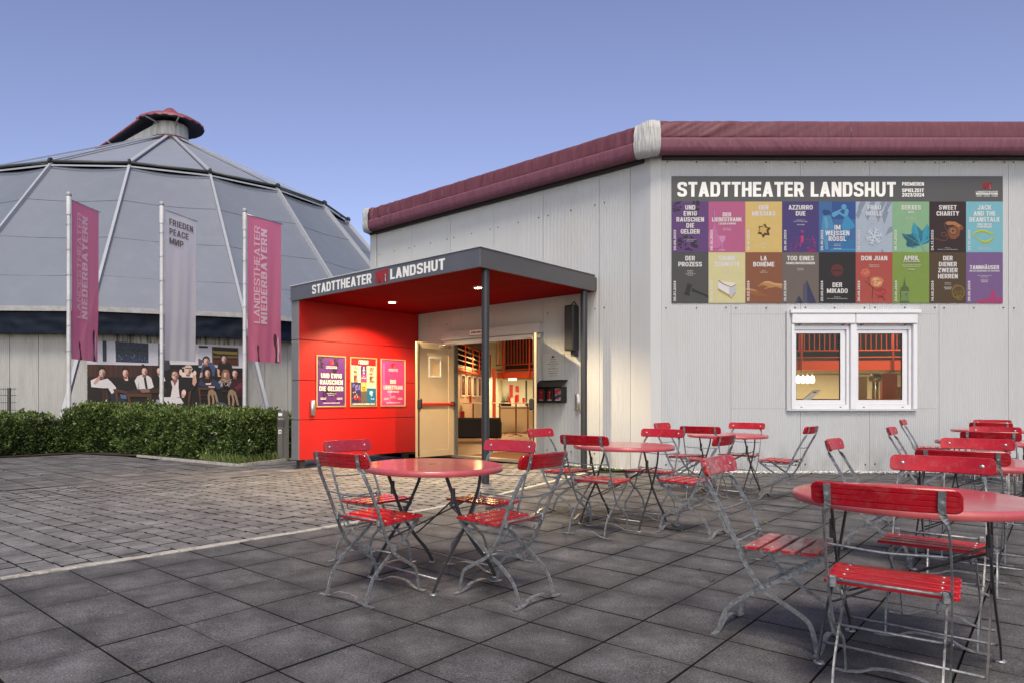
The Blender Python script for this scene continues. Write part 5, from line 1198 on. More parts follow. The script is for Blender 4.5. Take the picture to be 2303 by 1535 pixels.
def flag(px_, py_, ztop, d, w, zt, zb, col, seed, label, kind):
    z0 = -.09; o = thing('flagpole', label, 'flagpole', (px_, py_, z0), 0, 'flagpoles behind the hedge')
    mb = MB(); mb.lathe([(.055, z0), (.05, ztop * .45), (.044, ztop - .55)], 14, (px_, py_)); mb.lathe([(.056, ztop - .55), (.056, ztop - .12), (.05, ztop - .1)], 14, (px_, py_)); mb.build('pole', M['pole'], o)
    mb = MB(); mb.lathe([(.05, ztop - .1), (.062, ztop - .09), (.062, ztop - .03), (.045, ztop), (0, ztop + .005)], 14, (px_, py_)); mb.build('pole_cap', M['rib'], o)
    d = Vector((d[0], d[1], 0)).normalized(); s_ = .10; n_ = Vector((d.y, -d.x, 0))
    if n_.y > 0: n_ = -n_
    A = Vector((px_, py_, 0)) + d * s_
    def cloth(u, v, off=0.0):
        """u across 0..1, v down 0..1"""
        t = v; f = .012 * math.sin(u * 9 + seed + v * 1.5) * (.35 + .65 * t) + .008 * math.sin(u * 21 + seed * 2 + v * 3) * t + .05 * nn(u * 1.5 + seed, v * 2.0) * t
        uu = u * (1 - .015 * t) ; z = zt - (zt - zb) * v - .035 * u * t * (1 if seed % 2 else -1) * .5
        return A + d * (uu * w) + n_ * (f + off) + Vector((0, 0, z))
    nu, nv = 36, 40; mb = MB(); m = nu + 1
    for v in range(nv + 1):
        for u in range(m): mb.v.append(cloth(u / nu, v / nv))
    for v in range(nv):
        for u in range(nu): q = v * m + u; mb.f.append((q, q + m, q + m + 1, q + 1)); mb.c.append(None); mb.sm.append(True); mb.mi.append(0)
    fl = mb.build('flag', col, o)
    mb = MB(); mb.tube([A + d * -.06 + Vector((0, 0, zt + .012)), A + d * (w + .06) + Vector((0, 0, zt + .012))], .012, 6); mb.build('flag_arm', M['steel'], o)
    mb = MB()
    for k in range(1, 7):
        z = zt - (zt - zb) * k / 6.3; c = Vector((px_, py_, z)); mb.tube([c + Vector((math.cos(q * .785) * .06, math.sin(q * .785) * .06, .02 * math.sin(q))) for q in range(8)], .005, 4, closed=True); mb.tube([c + d * .05, c + d * (s_ + .01)], .004, 4)
    mb.build('flag_rings', M['steel'], o)['kind'] = 'stuff'
    def dec(mat, shapes, name):
        tmp = MB()
        for sh in shapes: sh(tmp)
        # subdivide long faces by mapping vertices only (letters are small against the folds)
        out = MB(); out.f = tmp.f; out.c = [None] * len(tmp.f); out.sm = tmp.sm; out.mi = tmp.mi
        out.v = [cloth(q.x / w, q.y / (zt - zb), .016 + q.z) for q in tmp.v]; out.build(name, mat, fl, root=o)
    H = zt - zb
    if kind == 'pink':
        rot = lambda s, x, y, h, wd, b: (lambda tmp: _rt(tmp, s, x, y, h, wd, b))
        def _rt(tmp, s, x, y, h, wd, b):
            q = MB(); vs, fs, x0, x1, y0, y1 = block_shape(s, .20 if b > .01 else .13); sx_ = wd / (x1 - x0); sy_ = h
            q.add([(x - v.y * sy_, y - (v.x - x0) * sx_, v.z * .0006) for v in vs], [f for f in fs]); tmp.add(q.v, q.f)
        dec(M['flaglet'], [rot('LANDESTHEATER', .34 * w, .735 * H, .16 * w, .675 * H, .0), rot('NIEDERBAYERN', .55 * w, .735 * H, .18 * w, .665 * H, .035)], 'lettering')
        def fig(x, y, sc):
            P = [(0, 0), (.05, .25), (.02, .5), (-.06, .62), (-.10, .8), (-.07, .97), (.03, 1.0), (.12, .93), (.15, .8), (.11, .7), (.13, .58), (.18, .42), (.20, .2), (.30, 0)]
            return lambda tmp: tmp.prism([(x + a_ * sc * .55, y - b_ * sc) for a_, b_ in P][::-1], 0, .001)
        dec(M['flagdark'], [fig(.28 * w, .998 * H, .115 * H), fig(.80 * w, .998 * H, .205 * H)], 'emblem')
        P = [(.86, .99), (.87, .93), (.89, .88), (.87, .84), (.89, .81), (.92, .86), (.93, .91), (.905, .95), (.92, .99)]
        dec(M['flaglet'], [lambda tmp: tmp.prism([(a_ * w, b_ * H) for a_, b_ in P], .002, .003)], 'emblem_highlight')
    else:
        def tx(s, x, y, h, wd):
            def f(tmp):
                vs, fs, x0, x1, y0, y1 = block_shape(s, .20); sx_ = wd / (x1 - x0); sy_ = h
                tmp.add([(x + (v.x - x0) * sx_, y - v.y * sy_, v.z * .0006) for v in vs], [g[::-1] for g in fs])
            return f
        dec(M['flagbrown'], [tx('FRIEDEN', .13 * w, .088 * H, .165, .76 * w), tx('PEACE', .13 * w, .152 * H, .165, .60 * w), tx('МИР', .13 * w, .216 * H, .165, .44 * w)], 'lettering')
flag(-8.67, 16.3, 6.2, (.16, 1.04), 1.05, 6.03, 2.17, M['flagpink'], 1, 'white flagpole with pink flag reading LANDESTHEATER NIEDERBAYERN, furthest from the canopy', 'pink')
flag(-6.73, 17.1, 6.2, (.42, 1.12), 1.2, 6.02, 2.19, M['flagwhite'], 2, 'white flagpole with white flag reading FRIEDEN PEACE МИР', 'white')
flag(-4.78, 17.7, 6.2, (.69, .94), 1.16, 6.05, 2.20, M['flagpink'], 3, 'white flagpole with pink flag reading LANDESTHEATER NIEDERBAYERN, beside the canopy', 'pink')

# ------------------------------------------------------------------ hedge
M['leaf'] = material('hedge_leaf', (.070, .112, .026), .34, spec=.6, rnd=.75, noise=.45, nscale=3.5)
M['leaf_new'] = material('hedge_new_leaf', (.15, .20, .045), .4, rnd=.45)
M['twig'] = material('hedge_twig', (.05, .035, .02), .9)
def hedge(name, line, h, th, n, label, seed):
    r = random.Random(seed); pts = [Vector((p[0], p[1], 0)) for p in line]; seg = [(p, q, (q - p).length) for p, q in zip(pts, pts[1:])]; T_ = sum(s[2] for s in seg)
    o = thing(name, label, 'hedge', (pts[0] + pts[-1]) / 2 + Vector((0, 0, -.09)))
    def at(s):
        for p, q, l in seg:
            if s <= l: d = (q - p) / l; return p + d * s, d
            s -= l
        p, q, l = seg[-1]; return q, (q - p) / l
    lf = MB(); ln = MB()
    for k in range(n):
        s = r.random() * T_; p, d = at(s); nrm = Vector((-d.y, d.x, 0))
        if nrm.y < 0: nrm = -nrm
        hh = h * (1 + .15 * nn(s * .9, seed) + .16 * nn(s * 2.6, seed + 4)) ; ft = .16 * nn(s * 1.3, seed + 9) + .10 * nn(s * 3.1, 2)
        m_ = r.random(); nz = None
        if m_ < .62:      # front face shell
            z = r.random() ** .8 * hh; b = ft + .30 * max(0, (z / hh - .55)) ** 1.5 + abs(r.gauss(0, .09)) + .34 * max(0, nn(s * 3.2, z * 3.2, seed)) + .12 * max(0, .2 - z); pos = p + nrm * b; pos.z = z; out = -nrm
        elif m_ < .92:    # top
            b = r.random() * th; pos = p + nrm * (ft + b); pos.z = hh - abs(r.gauss(0, .05)) - .25 * max(0, .28 - b) + .12 * max(0, nn(s * 5, b * 5, seed + 1)) * r.random() * 2; out = Vector((0, 0, 1)) - nrm * .3
        else: pos = p + nrm * (ft + r.random() * th); pos.z = r.random() * hh; out = Vector((0, 0, 1))
        pos.z -= .09
        ax = (out + Vector((r.gauss(0, .6), r.gauss(0, .6), r.gauss(0, .5) + .35))).normalized(); sd = ax.cross(Vector((r.gauss(0, 1), r.gauss(0, 1), r.gauss(0, 1)))).normalized()
        L_ = r.uniform(.05, .095); w_ = L_ * .24; new = (pos.z > hh * .74 and r.random() < .45) or r.random() < .05
        tgt = ln if new else lf; up_ = ax.cross(sd) * (w_ * .35)
        tgt.add([pos, pos + ax * L_ * .5 + sd * w_ + up_, pos + ax * L_, pos + ax * L_ * .5 - sd * w_ + up_], [(0, 1, 2), (0, 2, 3)])
    for k in range(int(T_ * 7)):   # sprigs sticking out of the top
        s = r.random() * T_; p, d = at(s); nrm = Vector((-d.y, d.x, 0)); nrm = nrm if nrm.y > 0 else -nrm; hh = h * (1 + .13 * nn(s * .9, seed) + .10 * nn(s * 2.6, seed + 4)); b = r.uniform(.15, th * .9)
        base = p + nrm * b + Vector((0, 0, hh - .13)); top = base + Vector((r.gauss(0, .03), r.gauss(0, .03), r.uniform(.06, .17)))
        for q in range(14):
            t = q / 13; an = q * 2.4; c = base.lerp(top, t); ax = Vector((math.cos(an), math.sin(an), .7)).normalized(); sd = ax.cross(Vector((0, 0, 1))).normalized(); L_ = .045 * (1 - .4 * t)
            ln.add([c, c + ax * L_ * .5 + sd * L_ * .25, c + ax * L_, c + ax * L_ * .5 - sd * L_ * .25], [(0, 1, 2), (0, 2, 3)])
    lo = lf.build('foliage', M['leaf'], o); lo['kind'] = 'stuff'; lo = ln.build('new_growth', M['leaf_new'], o); lo['kind'] = 'stuff'
    # dark inner body so that the wall does not show through, and twigs
    mb = MB()
    K_ = int(T_ / .25); prev = None; ring = []
    for k in range(K_ + 1):
        s = T_ * k / K_; p, d = at(s); nrm = Vector((-d.y, d.x, 0)); nrm = nrm if nrm.y > 0 else -nrm; hh = h * (1 + .13 * nn(s * .9, seed) + .10 * nn(s * 2.6, seed + 4)); ft = .16 * nn(s * 1.3, seed + 9) + .10 * nn(s * 3.1, 2)
        for (b, z) in ((.30, -.1), (.24, hh * .4), (.34, hh - .22), (th - .2, hh - .20), (th - .1, -.1)): mb.v.append(p + nrm * (ft + b) + Vector((0, 0, z)))
    for k in range(K_):
        for e in range(4): mb.f.append((k * 5 + e, k * 5 + e + 1, k * 5 + 6 + e, k * 5 + 5 + e)); mb.c.append(None); mb.sm.append(False); mb.mi.append(0)
    mb.build('branches', M['hedgecore'], o)
    return o
M['hedgecore'] = material('inner_branches', (.012, .016, .006), .95, noise=.5, nscale=14)
hedge('hedge', [(-12.5, 14.6), (-9.6, 14.75), (-8.7, 15.9), (-8.0, 16.1)], .88, 1.3, 15000, 'clipped green hedge section at the far side of the forecourt', 3)
hedge('hedge', [(-8.7, 16.0), (-7.6, 15.95), (-6.3, 15.25), (-5.2, 14.6)], 1.05, 1.5, 17000, 'clipped green hedge section under the white flag', 5)
hedge('hedge', [(-5.4, 14.65), (-4.4, 13.95), (-3.7, 13.6), (-3.15, 14.4), (-2.6, 15.6)], .98, 1.3, 17000, 'clipped green hedge section next to the steel bollard', 8)
# grass by the bed corner
M['grass'] = material('tall_grass', (.11, .15, .035), .6, rnd=.5)
mb = MB(); r = random.Random(12)
for k in range(900):
    t = r.random(); x = -4.6 + t * 2.0; y = 12.95 + (x + 3.63) * (-.757 if x < -3.63 else 1.75) + .08 + abs(r.gauss(0, .18)); hgt = r.uniform(.06, .22) * (1.6 if r.random() < .15 else 1); an = r.random() * 6.28; w = .005; lx, ly = r.gauss(0, .05), r.gauss(0, .05)
    mb.add([(x - w * math.cos(an), y - w * math.sin(an), -.09), (x + w * math.cos(an), y + w * math.sin(an), -.09), (x + lx * .6 + w * .7, y + ly * .6, -.09 + hgt * .7), (x + lx, y + ly, -.09 + hgt)], [(0, 1, 2), (0, 2, 3)])
tag(mb.build('grass', M['grass']), kind='stuff')

# ------------------------------------------------------------------ steel bollard light
o = thing('bollard_light', 'square brushed-steel bollard with hooded ashtray and small sticker beside the hedge', 'bollard', (-3.03, 14.2, -.09), R(18))
M['bsteel'] = material('bollard_steel', (.20, .195, .185), .38, .7, noise=.15, nscale=20)
def lbx(name, *a_, mat=None, b=.004): mb = MB(); mb.bbox(*a_, b); return mb.build(name, mat or M['bsteel'], o, world=False)
lbx('column', -.12, .12, -.10, .12, 0, .90); lbx('head', -.11, .11, -.09, .11, .905, 1.02); lbx('light_window', -.10, -.02, -.096, -.088, .93, .99, mat=M['white'], b=.002); lbx('front_channel', -.115, -.01, -.135, -.102, .0, .66)
mb = MB(); mb.add([(-.125, -.102, .90), (.0, -.102, .90), (.0, -.22, .875), (-.125, -.22, .875), (-.125, -.102, .67), (.0, -.102, .67), (-.125, -.22, .85), (.0, -.22, .85)], [(0, 3, 2, 1), (3, 6, 7, 2), (1, 2, 7, 5), (0, 4, 6, 3), (4, 5, 7, 6)]); mb.build('ashtray_hood', M['steel'], o, world=False)
lbx('sticker', -.10, -.04, -.1365, -.1355, .56, .64, mat=M['white'], b=.0003)
mb = MB(); p = PR(mb, 0, 0, 1, 1, 0); p.ell(-.07, .60, .016, .022, C_(40, 40, 45)); mb.v = [Vector((v.x, -.138, v.y)) for v in mb.v]; mb.build('sticker_symbol', M['print'], o, world=False)
# wire mesh fence at the far left
o = thing('mesh_fence', 'grey wire mesh fence with a square post beyond the hedge', 'fence', (-11.3, 18.2, -.1)); M['fence'] = material('fence_steel', (.07, .08, .075), .6)
mb = MB(); mb.bbox(-11.33, -11.27, 18.17, 18.23, -.1, 1.5, .004); mb.build('post', M['fence'], o)
for z in (.1, .5, .9, 1.1, 1.3, 1.47): mb = MB(); mb.tube([(-18, 18.2, z), (-11.1, 18.2, z)], .008, 4); mb.build('wire', M['fence'], o)
mb = MB()
for k in range(138): mb.box(-18 + k * .05, -18 + k * .05 + .005, 18.194, 18.2, -.05, 1.5)
q = mb.build('vertical_wires', M['fence'], o); q['kind'] = 'stuff'
# ------------------------------------------------------------------ folding beer-garden chairs
def smooth_path(pts, n=4):
    P = [Vector(p) for p in pts]; out = []
    for i in range(len(P) - 1):
        p0 = P[max(i - 1, 0)]; p1 = P[i]; p2 = P[i + 1]; p3 = P[min(i + 2, len(P) - 1)]
        for k in range(n):
            t = k / n; out.append(.5 * ((2 * p1) + (-p0 + p2) * t + (2 * p0 - 5 * p1 + 4 * p2 - p3) * t * t + (-p0 + 3 * p1 - 3 * p2 + p3) * t ** 3))
    out.append(P[-1]); return out
SY = Vector((0, 1, 0)); SX = Vector((1, 0, 0))
def make_chair(label, seed=0, wood='red_wood'):
    t = thing('folding_chair', label, 'chair', (0, 0, 0), 0, 'red slatted folding chairs on the terrace'); r = random.Random(seed)
    B = lambda mb, name, mat, par=t: mb.build(name, mat, par, world=False)
    # back uprights run down and forward to the front feet; twisted flat where they meet the backrest
    for s in (-1, 1):
        pts = smooth_path([(-.341, s * .170, .866), (-.3205, s * .170, .786), (-.290, s * .186, .735), (-.215, s * .192, .590), (-.160, s * .192, .465), (-.118, s * .190, .370), (-.046, s * .188, .268), (.070, s * .184, .198), (.145, s * .181, .150), (.170, s * .179, .095), (.186, s * .178, .010)], 4)
        n = len(pts); sides = []
        for k in range(n):
            f = min(1, max(0, (k - 3) / 6)); sides.append(SX.lerp(SY, f))
        mb = MB(); mb.bar(pts, [.022 if k < 9 else .020 for k in range(n)], .0065, sides); B(mb, 'leg', M['galv'])
        pts = smooth_path([(-.258, s * .166, .010), (-.236, s * .166, .085), (-.200, s * .167, .150), (-.120, s * .168, .218), (-.046, s * .169, .268), (.080, s * .170, .350), (.190, s * .171, .432)], 4)
        mb = MB(); mb.bar(pts, .020, .0065, SY); B(mb, 'leg', M['galv'])
        mb = MB(); mb.bar([(-.165, s * .158, .440), (.215, s * .158, .440)], .018, .005, SY); B(mb, 'seat_rail', M['galv'])
        mb = MB(); mb.tube([(-.135, s * .150, .432), (-.130, s * .150, .405), (-.118, s * .150, .395), (.13, s * .150, .398), (.165, s * .152, .412), (.172, s * .155, .430)], .0045, 6); B(mb, 'guide_rod', M['galv'])
        mb = MB(); mb.bbox(-.178, -.150, s * .176 - .012, s * .176 + .012, .445, .490, .004); B(mb, 'hinge', M['galv'])
    for xf, nm in ((-.262, 1), (.190, 2)):
        w = .170 if xf < 0 else .181
        pts = smooth_path([(xf, -.225, .006), (xf, -.175, .006), (xf, -.125, .016), (xf, -.075, .040), (xf, 0, .047), (xf, .075, .040), (xf, .125, .016), (xf, .175, .006), (xf, .225, .006)], 4)
        mb = MB(); mb.bar(pts, .024, .006, Vector((0, .001, 1))); B(mb, 'foot_bar', M['galv'])
    mb = MB(); mb.tube([(-.165, -.19, .475), (-.165, .19, .475)], .006, 8); B(mb, 'hinge_rod', M['galv'])
    mb = MB(); mb.tube(smooth_path([(-.232, -.192, .625), (-.240, -.12, .622), (-.246, 0, .616), (-.240, .12, .622), (-.232, .192, .625)], 3), .005, 6); B(mb, 'back_stretcher', M['galv'])
    mb = MB(); mb.tube([(-.046, -.195, .268), (-.046, .195, .268)], .0055, 6); B(mb, 'stretcher', M['galv'])
    # slats
    for k, x in enumerate((-.093, -.010, .073, .156)):
        mb = MB(); hw = .0325; L = .214; ps = []
        for (cx_, cy_, a0) in ((hw - .012, L - .012, 0), (-hw + .012, L - .012, 90), (-hw + .012, -L + .012, 180), (hw - .012, -L + .012, 270)):
            for q in range(4): an = R(a0 + q * 30); ps.append((cx_ + .012 * math.cos(an), cy_ + .012 * math.sin(an)))
        sl = -.030; zt = .462 + .006; n = len(ps); dz = r.uniform(-.001, .001)
        zz = lambda px: zt + (px + x) * .028 + dz
        ins = [(p[0] * (1 - .0035 / hw), p[1] * (1 - .0035 / L)) for p in ps]
        vs = [(p[0] + x, p[1], zz(p[0])) for p in ins] + [(p[0] + x, p[1], zz(p[0]) - .0035) for p in ps] + [(p[0] + x, p[1], zz(p[0]) - .014) for p in ps]
        fs = [tuple(range(n)), tuple(range(2 * n, 3 * n))[::-1]]
        for i in range(n): j = (i + 1) % n; fs += [(i + n, j + n, j, i), (i + 2 * n, j + 2 * n, j + n, i + n)]
        mb.add(vs, fs); slat = B(mb, 'slat', M[wood])
        for s in (-1, 1):
            mb = MB(); mb.lathe([(.008, zz(0)), (.007, zz(0) + .0018), (.004, zz(0) + .003), (0, zz(0) + .0033)], 8, (x, s * .158)); B(mb, 'rivet', M['rivet'], slat)
    # curved backrest with grooves on its back
    mb = MB(); H0, H1 = .786, .872; rows = []; hw = .226
    ys = [-hw + d for d in (0, .0012, .004, .008, .014, .021, .028)] + [-.17 + .034 * k for k in range(1, 10)] + [hw - d for d in (.028, .021, .014, .008, .004, .0012, 0)]; nu = len(ys) - 1; TV = (0, .05, .23, .26, .29, .47, .50, .53, .71, .74, .77, .95, 1); nv_ = len(TV)
    for face in (0, 1):
        for v in range(nv_):
            tv = TV[v]
            for u in range(nu + 1):
                y = ys[u]; e = hw - abs(y); rr = .028
                lo, hi = H0, H1
                if e < rr: cut = rr - math.sqrt(max(0, rr * rr - (rr - e) ** 2)); lo += cut * .7; hi -= cut
                z = lo + (hi - lo) * tv; bow = .032 * (1 - (y / hw) ** 2); xx = -.305 - (z - H0) * .26 - bow + .0139
                gr = .0035 if (face == 1 and v in (3, 6, 9) and e > .012 and not (v == 6 and abs(y) < .07)) else 0
                ed = .004 if (v in (0, nv_ - 1) or u in (0, nu)) else 0
                x = xx + (.010 - ed if face == 0 else -.010 + ed + gr)
                rows.append((x, y, z))
    m = nu + 1; vs = rows; fs = []; o2 = nv_ * m
    for v in range(nv_ - 1):
        for u in range(nu):
            A = v * m + u; fs.append((A, A + 1, A + m + 1, A + m)); A += o2; fs.append((A + m, A + m + 1, A + 1, A))
    for u in range(nu): fs.append((u + 1, u, o2 + u, o2 + u + 1)); A = (nv_ - 1) * m + u; fs.append((A, A + 1, A + 1 + o2, A + o2))
    for v in range(nv_ - 1): A = v * m; fs.append((A, A + m, A + m + o2, A + o2)); A += nu; fs.append((A + m, A, A + o2, A + m + o2))
    mb.add(vs, fs); bk = B(mb, 'backrest', M[wood])
    for s in (-1, 1):
        z = .828; x = -.305 - (z - H0) * .26 + .0095; mb = MB()
        c = Vector((x, s * .17, z)); prof = [(.0115, 0), (.010, .003), (.005, .0055), (0, .006)]; n = 10; vs = []
        for (rr, dx) in prof:
            for k in range(n): vs.append((c.x + dx, c.y + rr * math.cos(k * .6283), c.z + rr * math.sin(k * .6283)))
        fs = [(i * n + k, i * n + (k + 1) % n, (i + 1) * n + (k + 1) % n, (i + 1) * n + k) for i in range(3) for k in range(n)]
        mb.add(vs, fs, smooth=True); B(mb, 'rivet', M['rivet'], bk)
        mb = MB(); mb.tube([(x - .033, s * .170, z), (x - .020, s * .170, z)], .006, 6); B(mb, 'bolt', M['rivet'], bk)
    return t
GRP = 'red slatted folding chairs on the terrace'
ch0 = make_chair('red folding chair, back towards us, left of the table nearest the kerb', 1, 'red_gloss')
ch1 = make_chair('red folding chair with its edge paint worn off, alone beside the big table in front', 2, 'red_worn')
chairs = [  # x, y, heading, glossy?, label
    (-.300, 4.120, 50.0, 1, None),
    (-.366, 4.840, -43.6, 1, 'red folding chair facing us, in front of the red poster wall'),
    (.425, 4.805, -131.0, 1, 'pinkish red folding chair facing us, on the door side of the table nearest the kerb'),
    (.463, 4.073, 134.8, 1, 'red folding chair, back towards us, right of the table nearest the kerb'),
    (1.550, 5.985, 49.6, 0, 'red folding chair with its back to us, in front of the right canopy post'),
    (1.425, 6.832, -43.6, 0, 'red folding chair just outside the right door leaf, beside the kerb'),
    (2.250, 6.762, -132.7, 0, 'red folding chair facing us behind the middle table, at the building corner'),
    (2.337, 5.973, 136.1, 0, 'red folding chair facing left at the middle table, half behind the worn-edged chair'),
    (3.335, 8.640, -44.0, 0, 'red folding chair at the wall table, closest to the building corner'),
    (3.340, 7.978, 53.0, 0, 'red folding chair with its back to us at the wall table under the season banner'),
    (4.060, 8.700, -132.0, 0, 'red folding chair facing us behind the wall table, left of the window'),
    (4.220, 7.960, 135.1, 0, 'red folding chair seen side-on at the wall table, below the window’s left edge'),
    (1.780, 3.344, -42.0, 2, None),
    (1.831, 2.641, 50.5, 0, 'largest red folding chair, back to us, in front of the nearest table'),
    (2.550, 3.367, -132.4, 0, 'red folding chair facing us across the nearest round table'),
    (3.400, 5.000, -42.5, 0, 'red folding chair seen side-on below the left window pane, behind the nearest table'),
    (3.410, 4.270, 50.5, 0, 'red folding chair with its back to us at the second table of the right row'),
    (4.100, 5.020, -132.0, 0, 'red folding chair facing us at the second table of the right row'),
    (5.430, 7.280, -42.5, 0, 'red folding chair seen side-on below the right window pane, at the row’s third table'),
    (5.560, 6.620, 50.5, 0, 'red folding chair with its back to us at the third table of the right row'),
    (6.200, 7.330, -132.0, 0, 'red folding chair facing us at the third table of the right row'),
    (7.560, 10.10, -42.5, 0, 'small red folding chair seen side-on just right of the window, by the wall'),
    (7.760, 9.230, 50.5, 0, 'red folding chair with its back to us at the far table by the wall'),
    (8.420, 10.00, -132.0, 0, 'red folding chair facing us at the far table by the wall')]
ch2 = make_chair('red folding chair prototype', 4, 'red_wood'); used2 = False
for (x, y, h, gl, lab) in chairs:
    z = .0
    if lab is None: c = ch0 if gl == 1 else ch1; c.location = (x, y, z); c.rotation_euler = (0, 0, R(h)); continue
    if gl == 0 and not used2: used2 = True; ch2.location = (x, y, z); ch2.rotation_euler = (0, 0, R(h)); ch2['label'] = lab; continue
    copy_thing(ch0 if gl == 1 else ch2, (x, y, z), R(h), lab)

# ------------------------------------------------------------------ round folding tables
def make_table(label):
    t = thing('round_table', label, 'table', (0, 0, 0), R(45), 'round red tables on the terrace'); B = lambda mb, name, mat, par=t: mb.build(name, mat, par, world=False)
    RD = .462; mb = MB(); mb.lathe([(0, .7505), (RD - .016, .7505)][::-1], 72, smooth=False); mb.f = [f[::-1] for f in mb.f]; mb.f = [f[::-1] for f in mb.f]; mb.lathe([(RD - .004, .712), (RD, .716), (RD, .738), (RD - .003, .745), (RD - .009, .7492), (RD - .016, .7505)], 72); mb.lathe([(0, .712), (RD - .004, .712)], 72, smooth=False); B(mb, 'tabletop', M['red_top'])
    mb = MB(); mb.box(-.035, .035, -.006, .006, .7507, .7515); B(mb, 'centre_mark', M['tarp_red'])
    for s in (-1, 1):
        for d in (-1, 1):
            o_ = .005 * d
            if d == 1: pts = smooth_path([(.165, s * .275 + o_, .712), (.160, s * .275 + o_, .640), (.115, s * .28 + o_, .545), (.0, s * .284 + o_, .365), (-.110, s * .288 + o_, .245), (-.205, s * .29 + o_, .135), (-.262, s * .29 + o_, .055), (-.290, s * .29 + o_, .006)], 4)
            else: pts = smooth_path([(-.170, s * .275 + o_, .712), (-.085, s * .28 + o_, .520), (.0, s * .284 + o_, .365), (.085, s * .288 + o_, .200), (.200, s * .29 + o_, .085), (.262, s * .29 + o_, .040), (.290, s * .29 + o_, .006)], 4)
            if d == -1: pts = smooth_path([(-.170, s * .275 + o_, .712), (-.080, s * .28 + o_, .520), (.0, s * .284 + o_, .365), (.110, s * .288 + o_, .225), (.215, s * .29 + o_, .120), (.266, s * .29 + o_, .050), (.290, s * .29 + o_, .006)], 4)
            mb = MB(); mb.bar(pts, .022, .008, SY); l_ = B(mb, 'leg', M['darksteel'])
            x = -.29 * d; mb = MB(); mb.lathe([(0, .010), (.020, .010), (.024, .004), (.024, 0), (0, 0)], 8, (x, s * .29)); B(mb, 'foot', M['galv'], l_)
        mb = MB(); mb.bbox(-.20, .20, s * .275 - .012, s * .275 + .012, .700, .7115, .002); B(mb, 'top_rail', M['darksteel'])
        mb = MB(); mb.tube([(s * .245, -.285, .085), (s * .245, .285, .085)], .0065, 6); B(mb, 'stretcher', M['galv'])
        mb = MB(); mb.tube(smooth_path([(s * .115, -.28, .545), (s * .08, -.22, .52), (-s * .1, .22, .27), (-s * .12, .28, .245)], 3), .0055, 6); B(mb, 'brace', M['darksteel'])
        mb = MB(); mb.bbox(-.118, -.092, s * .28 - .010, s * .28 + .010, .535, .625, .003); B(mb, 'catch', M['darksteel'])
    return t
TG = 'round red tables on the terrace'
t0 = make_table('round red table nearest the kerb with reflections of the lit porch'); t0.location = (.045, 4.45, 0)
for (x, y, dr, lab) in [(1.875, 6.38, 3, 'round red table in the middle, in front of the building corner'), (3.73, 8.32, -2, 'round red table close to the wall, left of the window'), (2.165, 3.005, 1, 'nearest round red table, large at the right of the view'),
        (3.79, 4.67, 2, 'round red table second in the right-hand row, under the window'), (5.88, 7.0, -3, 'round red table third in the right-hand row'), (8.10, 9.62, 1, 'round red table at the far end of the right-hand row by the wall')]:
    copy_thing(t0, (x, y, 0), R(45 + dr), lab)
# ------------------------------------------------------------------ season banner on the right wall
SB_X0, SB_X1, SB_Z0, SB_Z1 = .159, 5.529, 2.735, 4.79
ban = thing('season_banner', 'wide season banner headed STADTTHEATER LANDSHUT with eighteen coloured show panels', 'banner', FR @ Vector(((SB_X0 + SB_X1) / 2, SB_Z0, 0)))
HH = .411; CW = (SB_X1 - SB_X0) / 9; CH = (SB_Z1 - SB_Z0 - HH) / 2
gry = C_(82, 82, 84); wt = C_(226, 224, 224)
mb = MB(FR); mb.box(SB_X0, SB_X1, SB_Z1 - HH, SB_Z1, .004, .012)
M['header'] = material('banner_grey', tuple(c * .85 for c in gry[:3]), .55, noise=.03, nscale=4)
hd = mb.build('header', M['header'], ban)
u_ = CW / 82.67; yb = lambda py: SB_Z1 - (py - 397) * u_; xb_ = lambda px: SB_X0 + (px - 1510.5) * u_
mb = MB(FR); put_text(mb, 'STADTTHEATER LANDSHUT', (xb_(1523) + xb_(2014)) / 2, yb(443.3), 33.3 * u_, 491 * u_, .0135, bold=.042)
put_text(mb, 'PREMIEREN', xb_(2028), yb(418.5), 8 * u_, 49 * u_, .0135, align='l', bold=.035); put_text(mb, 'SPIELZEIT', xb_(2028), yb(433), 8 * u_, 49 * u_, .0135, align='l', bold=.035); put_text(mb, '2023/2024', xb_(2028), yb(443), 8 * u_, 49.5 * u_, .0135, align='l', bold=.035)
put_text(mb, 'LANDESTHEATER', (xb_(2194) + xb_(2243)) / 2, yb(434), 3.6 * u_, 49 * u_, .0135, bold=.0); put_text(mb, 'NIEDERBAYERN', (xb_(2194) + xb_(2243)) / 2, yb(438.7), 3.8 * u_, 49 * u_, .0135, bold=.035)
for t, x in (('LANDSHUT', 2201), ('PASSAU', 2218), ('STRAUBING', 2236)): put_text(mb, t, xb_(x), yb(442.5), 1.7 * u_, 14 * u_, .0135)
mb.build('lettering', M['white'], hd, root=ban)
mb = MB(FR); logo(mb, xb_(2208), yb(426), 21.5 * u_, 16.2 * u_, .013, C_(150, 28, 38), C_(30, 30, 32), C_(190, 190, 190)); mb.build('logo', M['bannerprint'], hd, root=ban)
NV = {}
cells_ = {}
def cell(c, r, bg): 
    x0 = SB_X0 + c * CW; z1 = SB_Z1 - HH - r * CH; m_ = MB(FR); m_.box(x0 + .0006, x0 + CW - .0006, z1 - CH + .0006, z1 - .0006, .004, .012)
    l_ = sum(bg[:3]) / 3; mt = material('show_panel_%d%d' % (r, c), tuple((c_ * .88 + l_ * .12) * .78 for c_ in bg[:3]), .55, noise=.04, nscale=8); o = m_.build('show_panel', mt, ban)
    mb = MB(FR); p = PR(mb, x0, z1 - CH, CW / 423, CH / 582, .0125, .00004); return o, mb, p
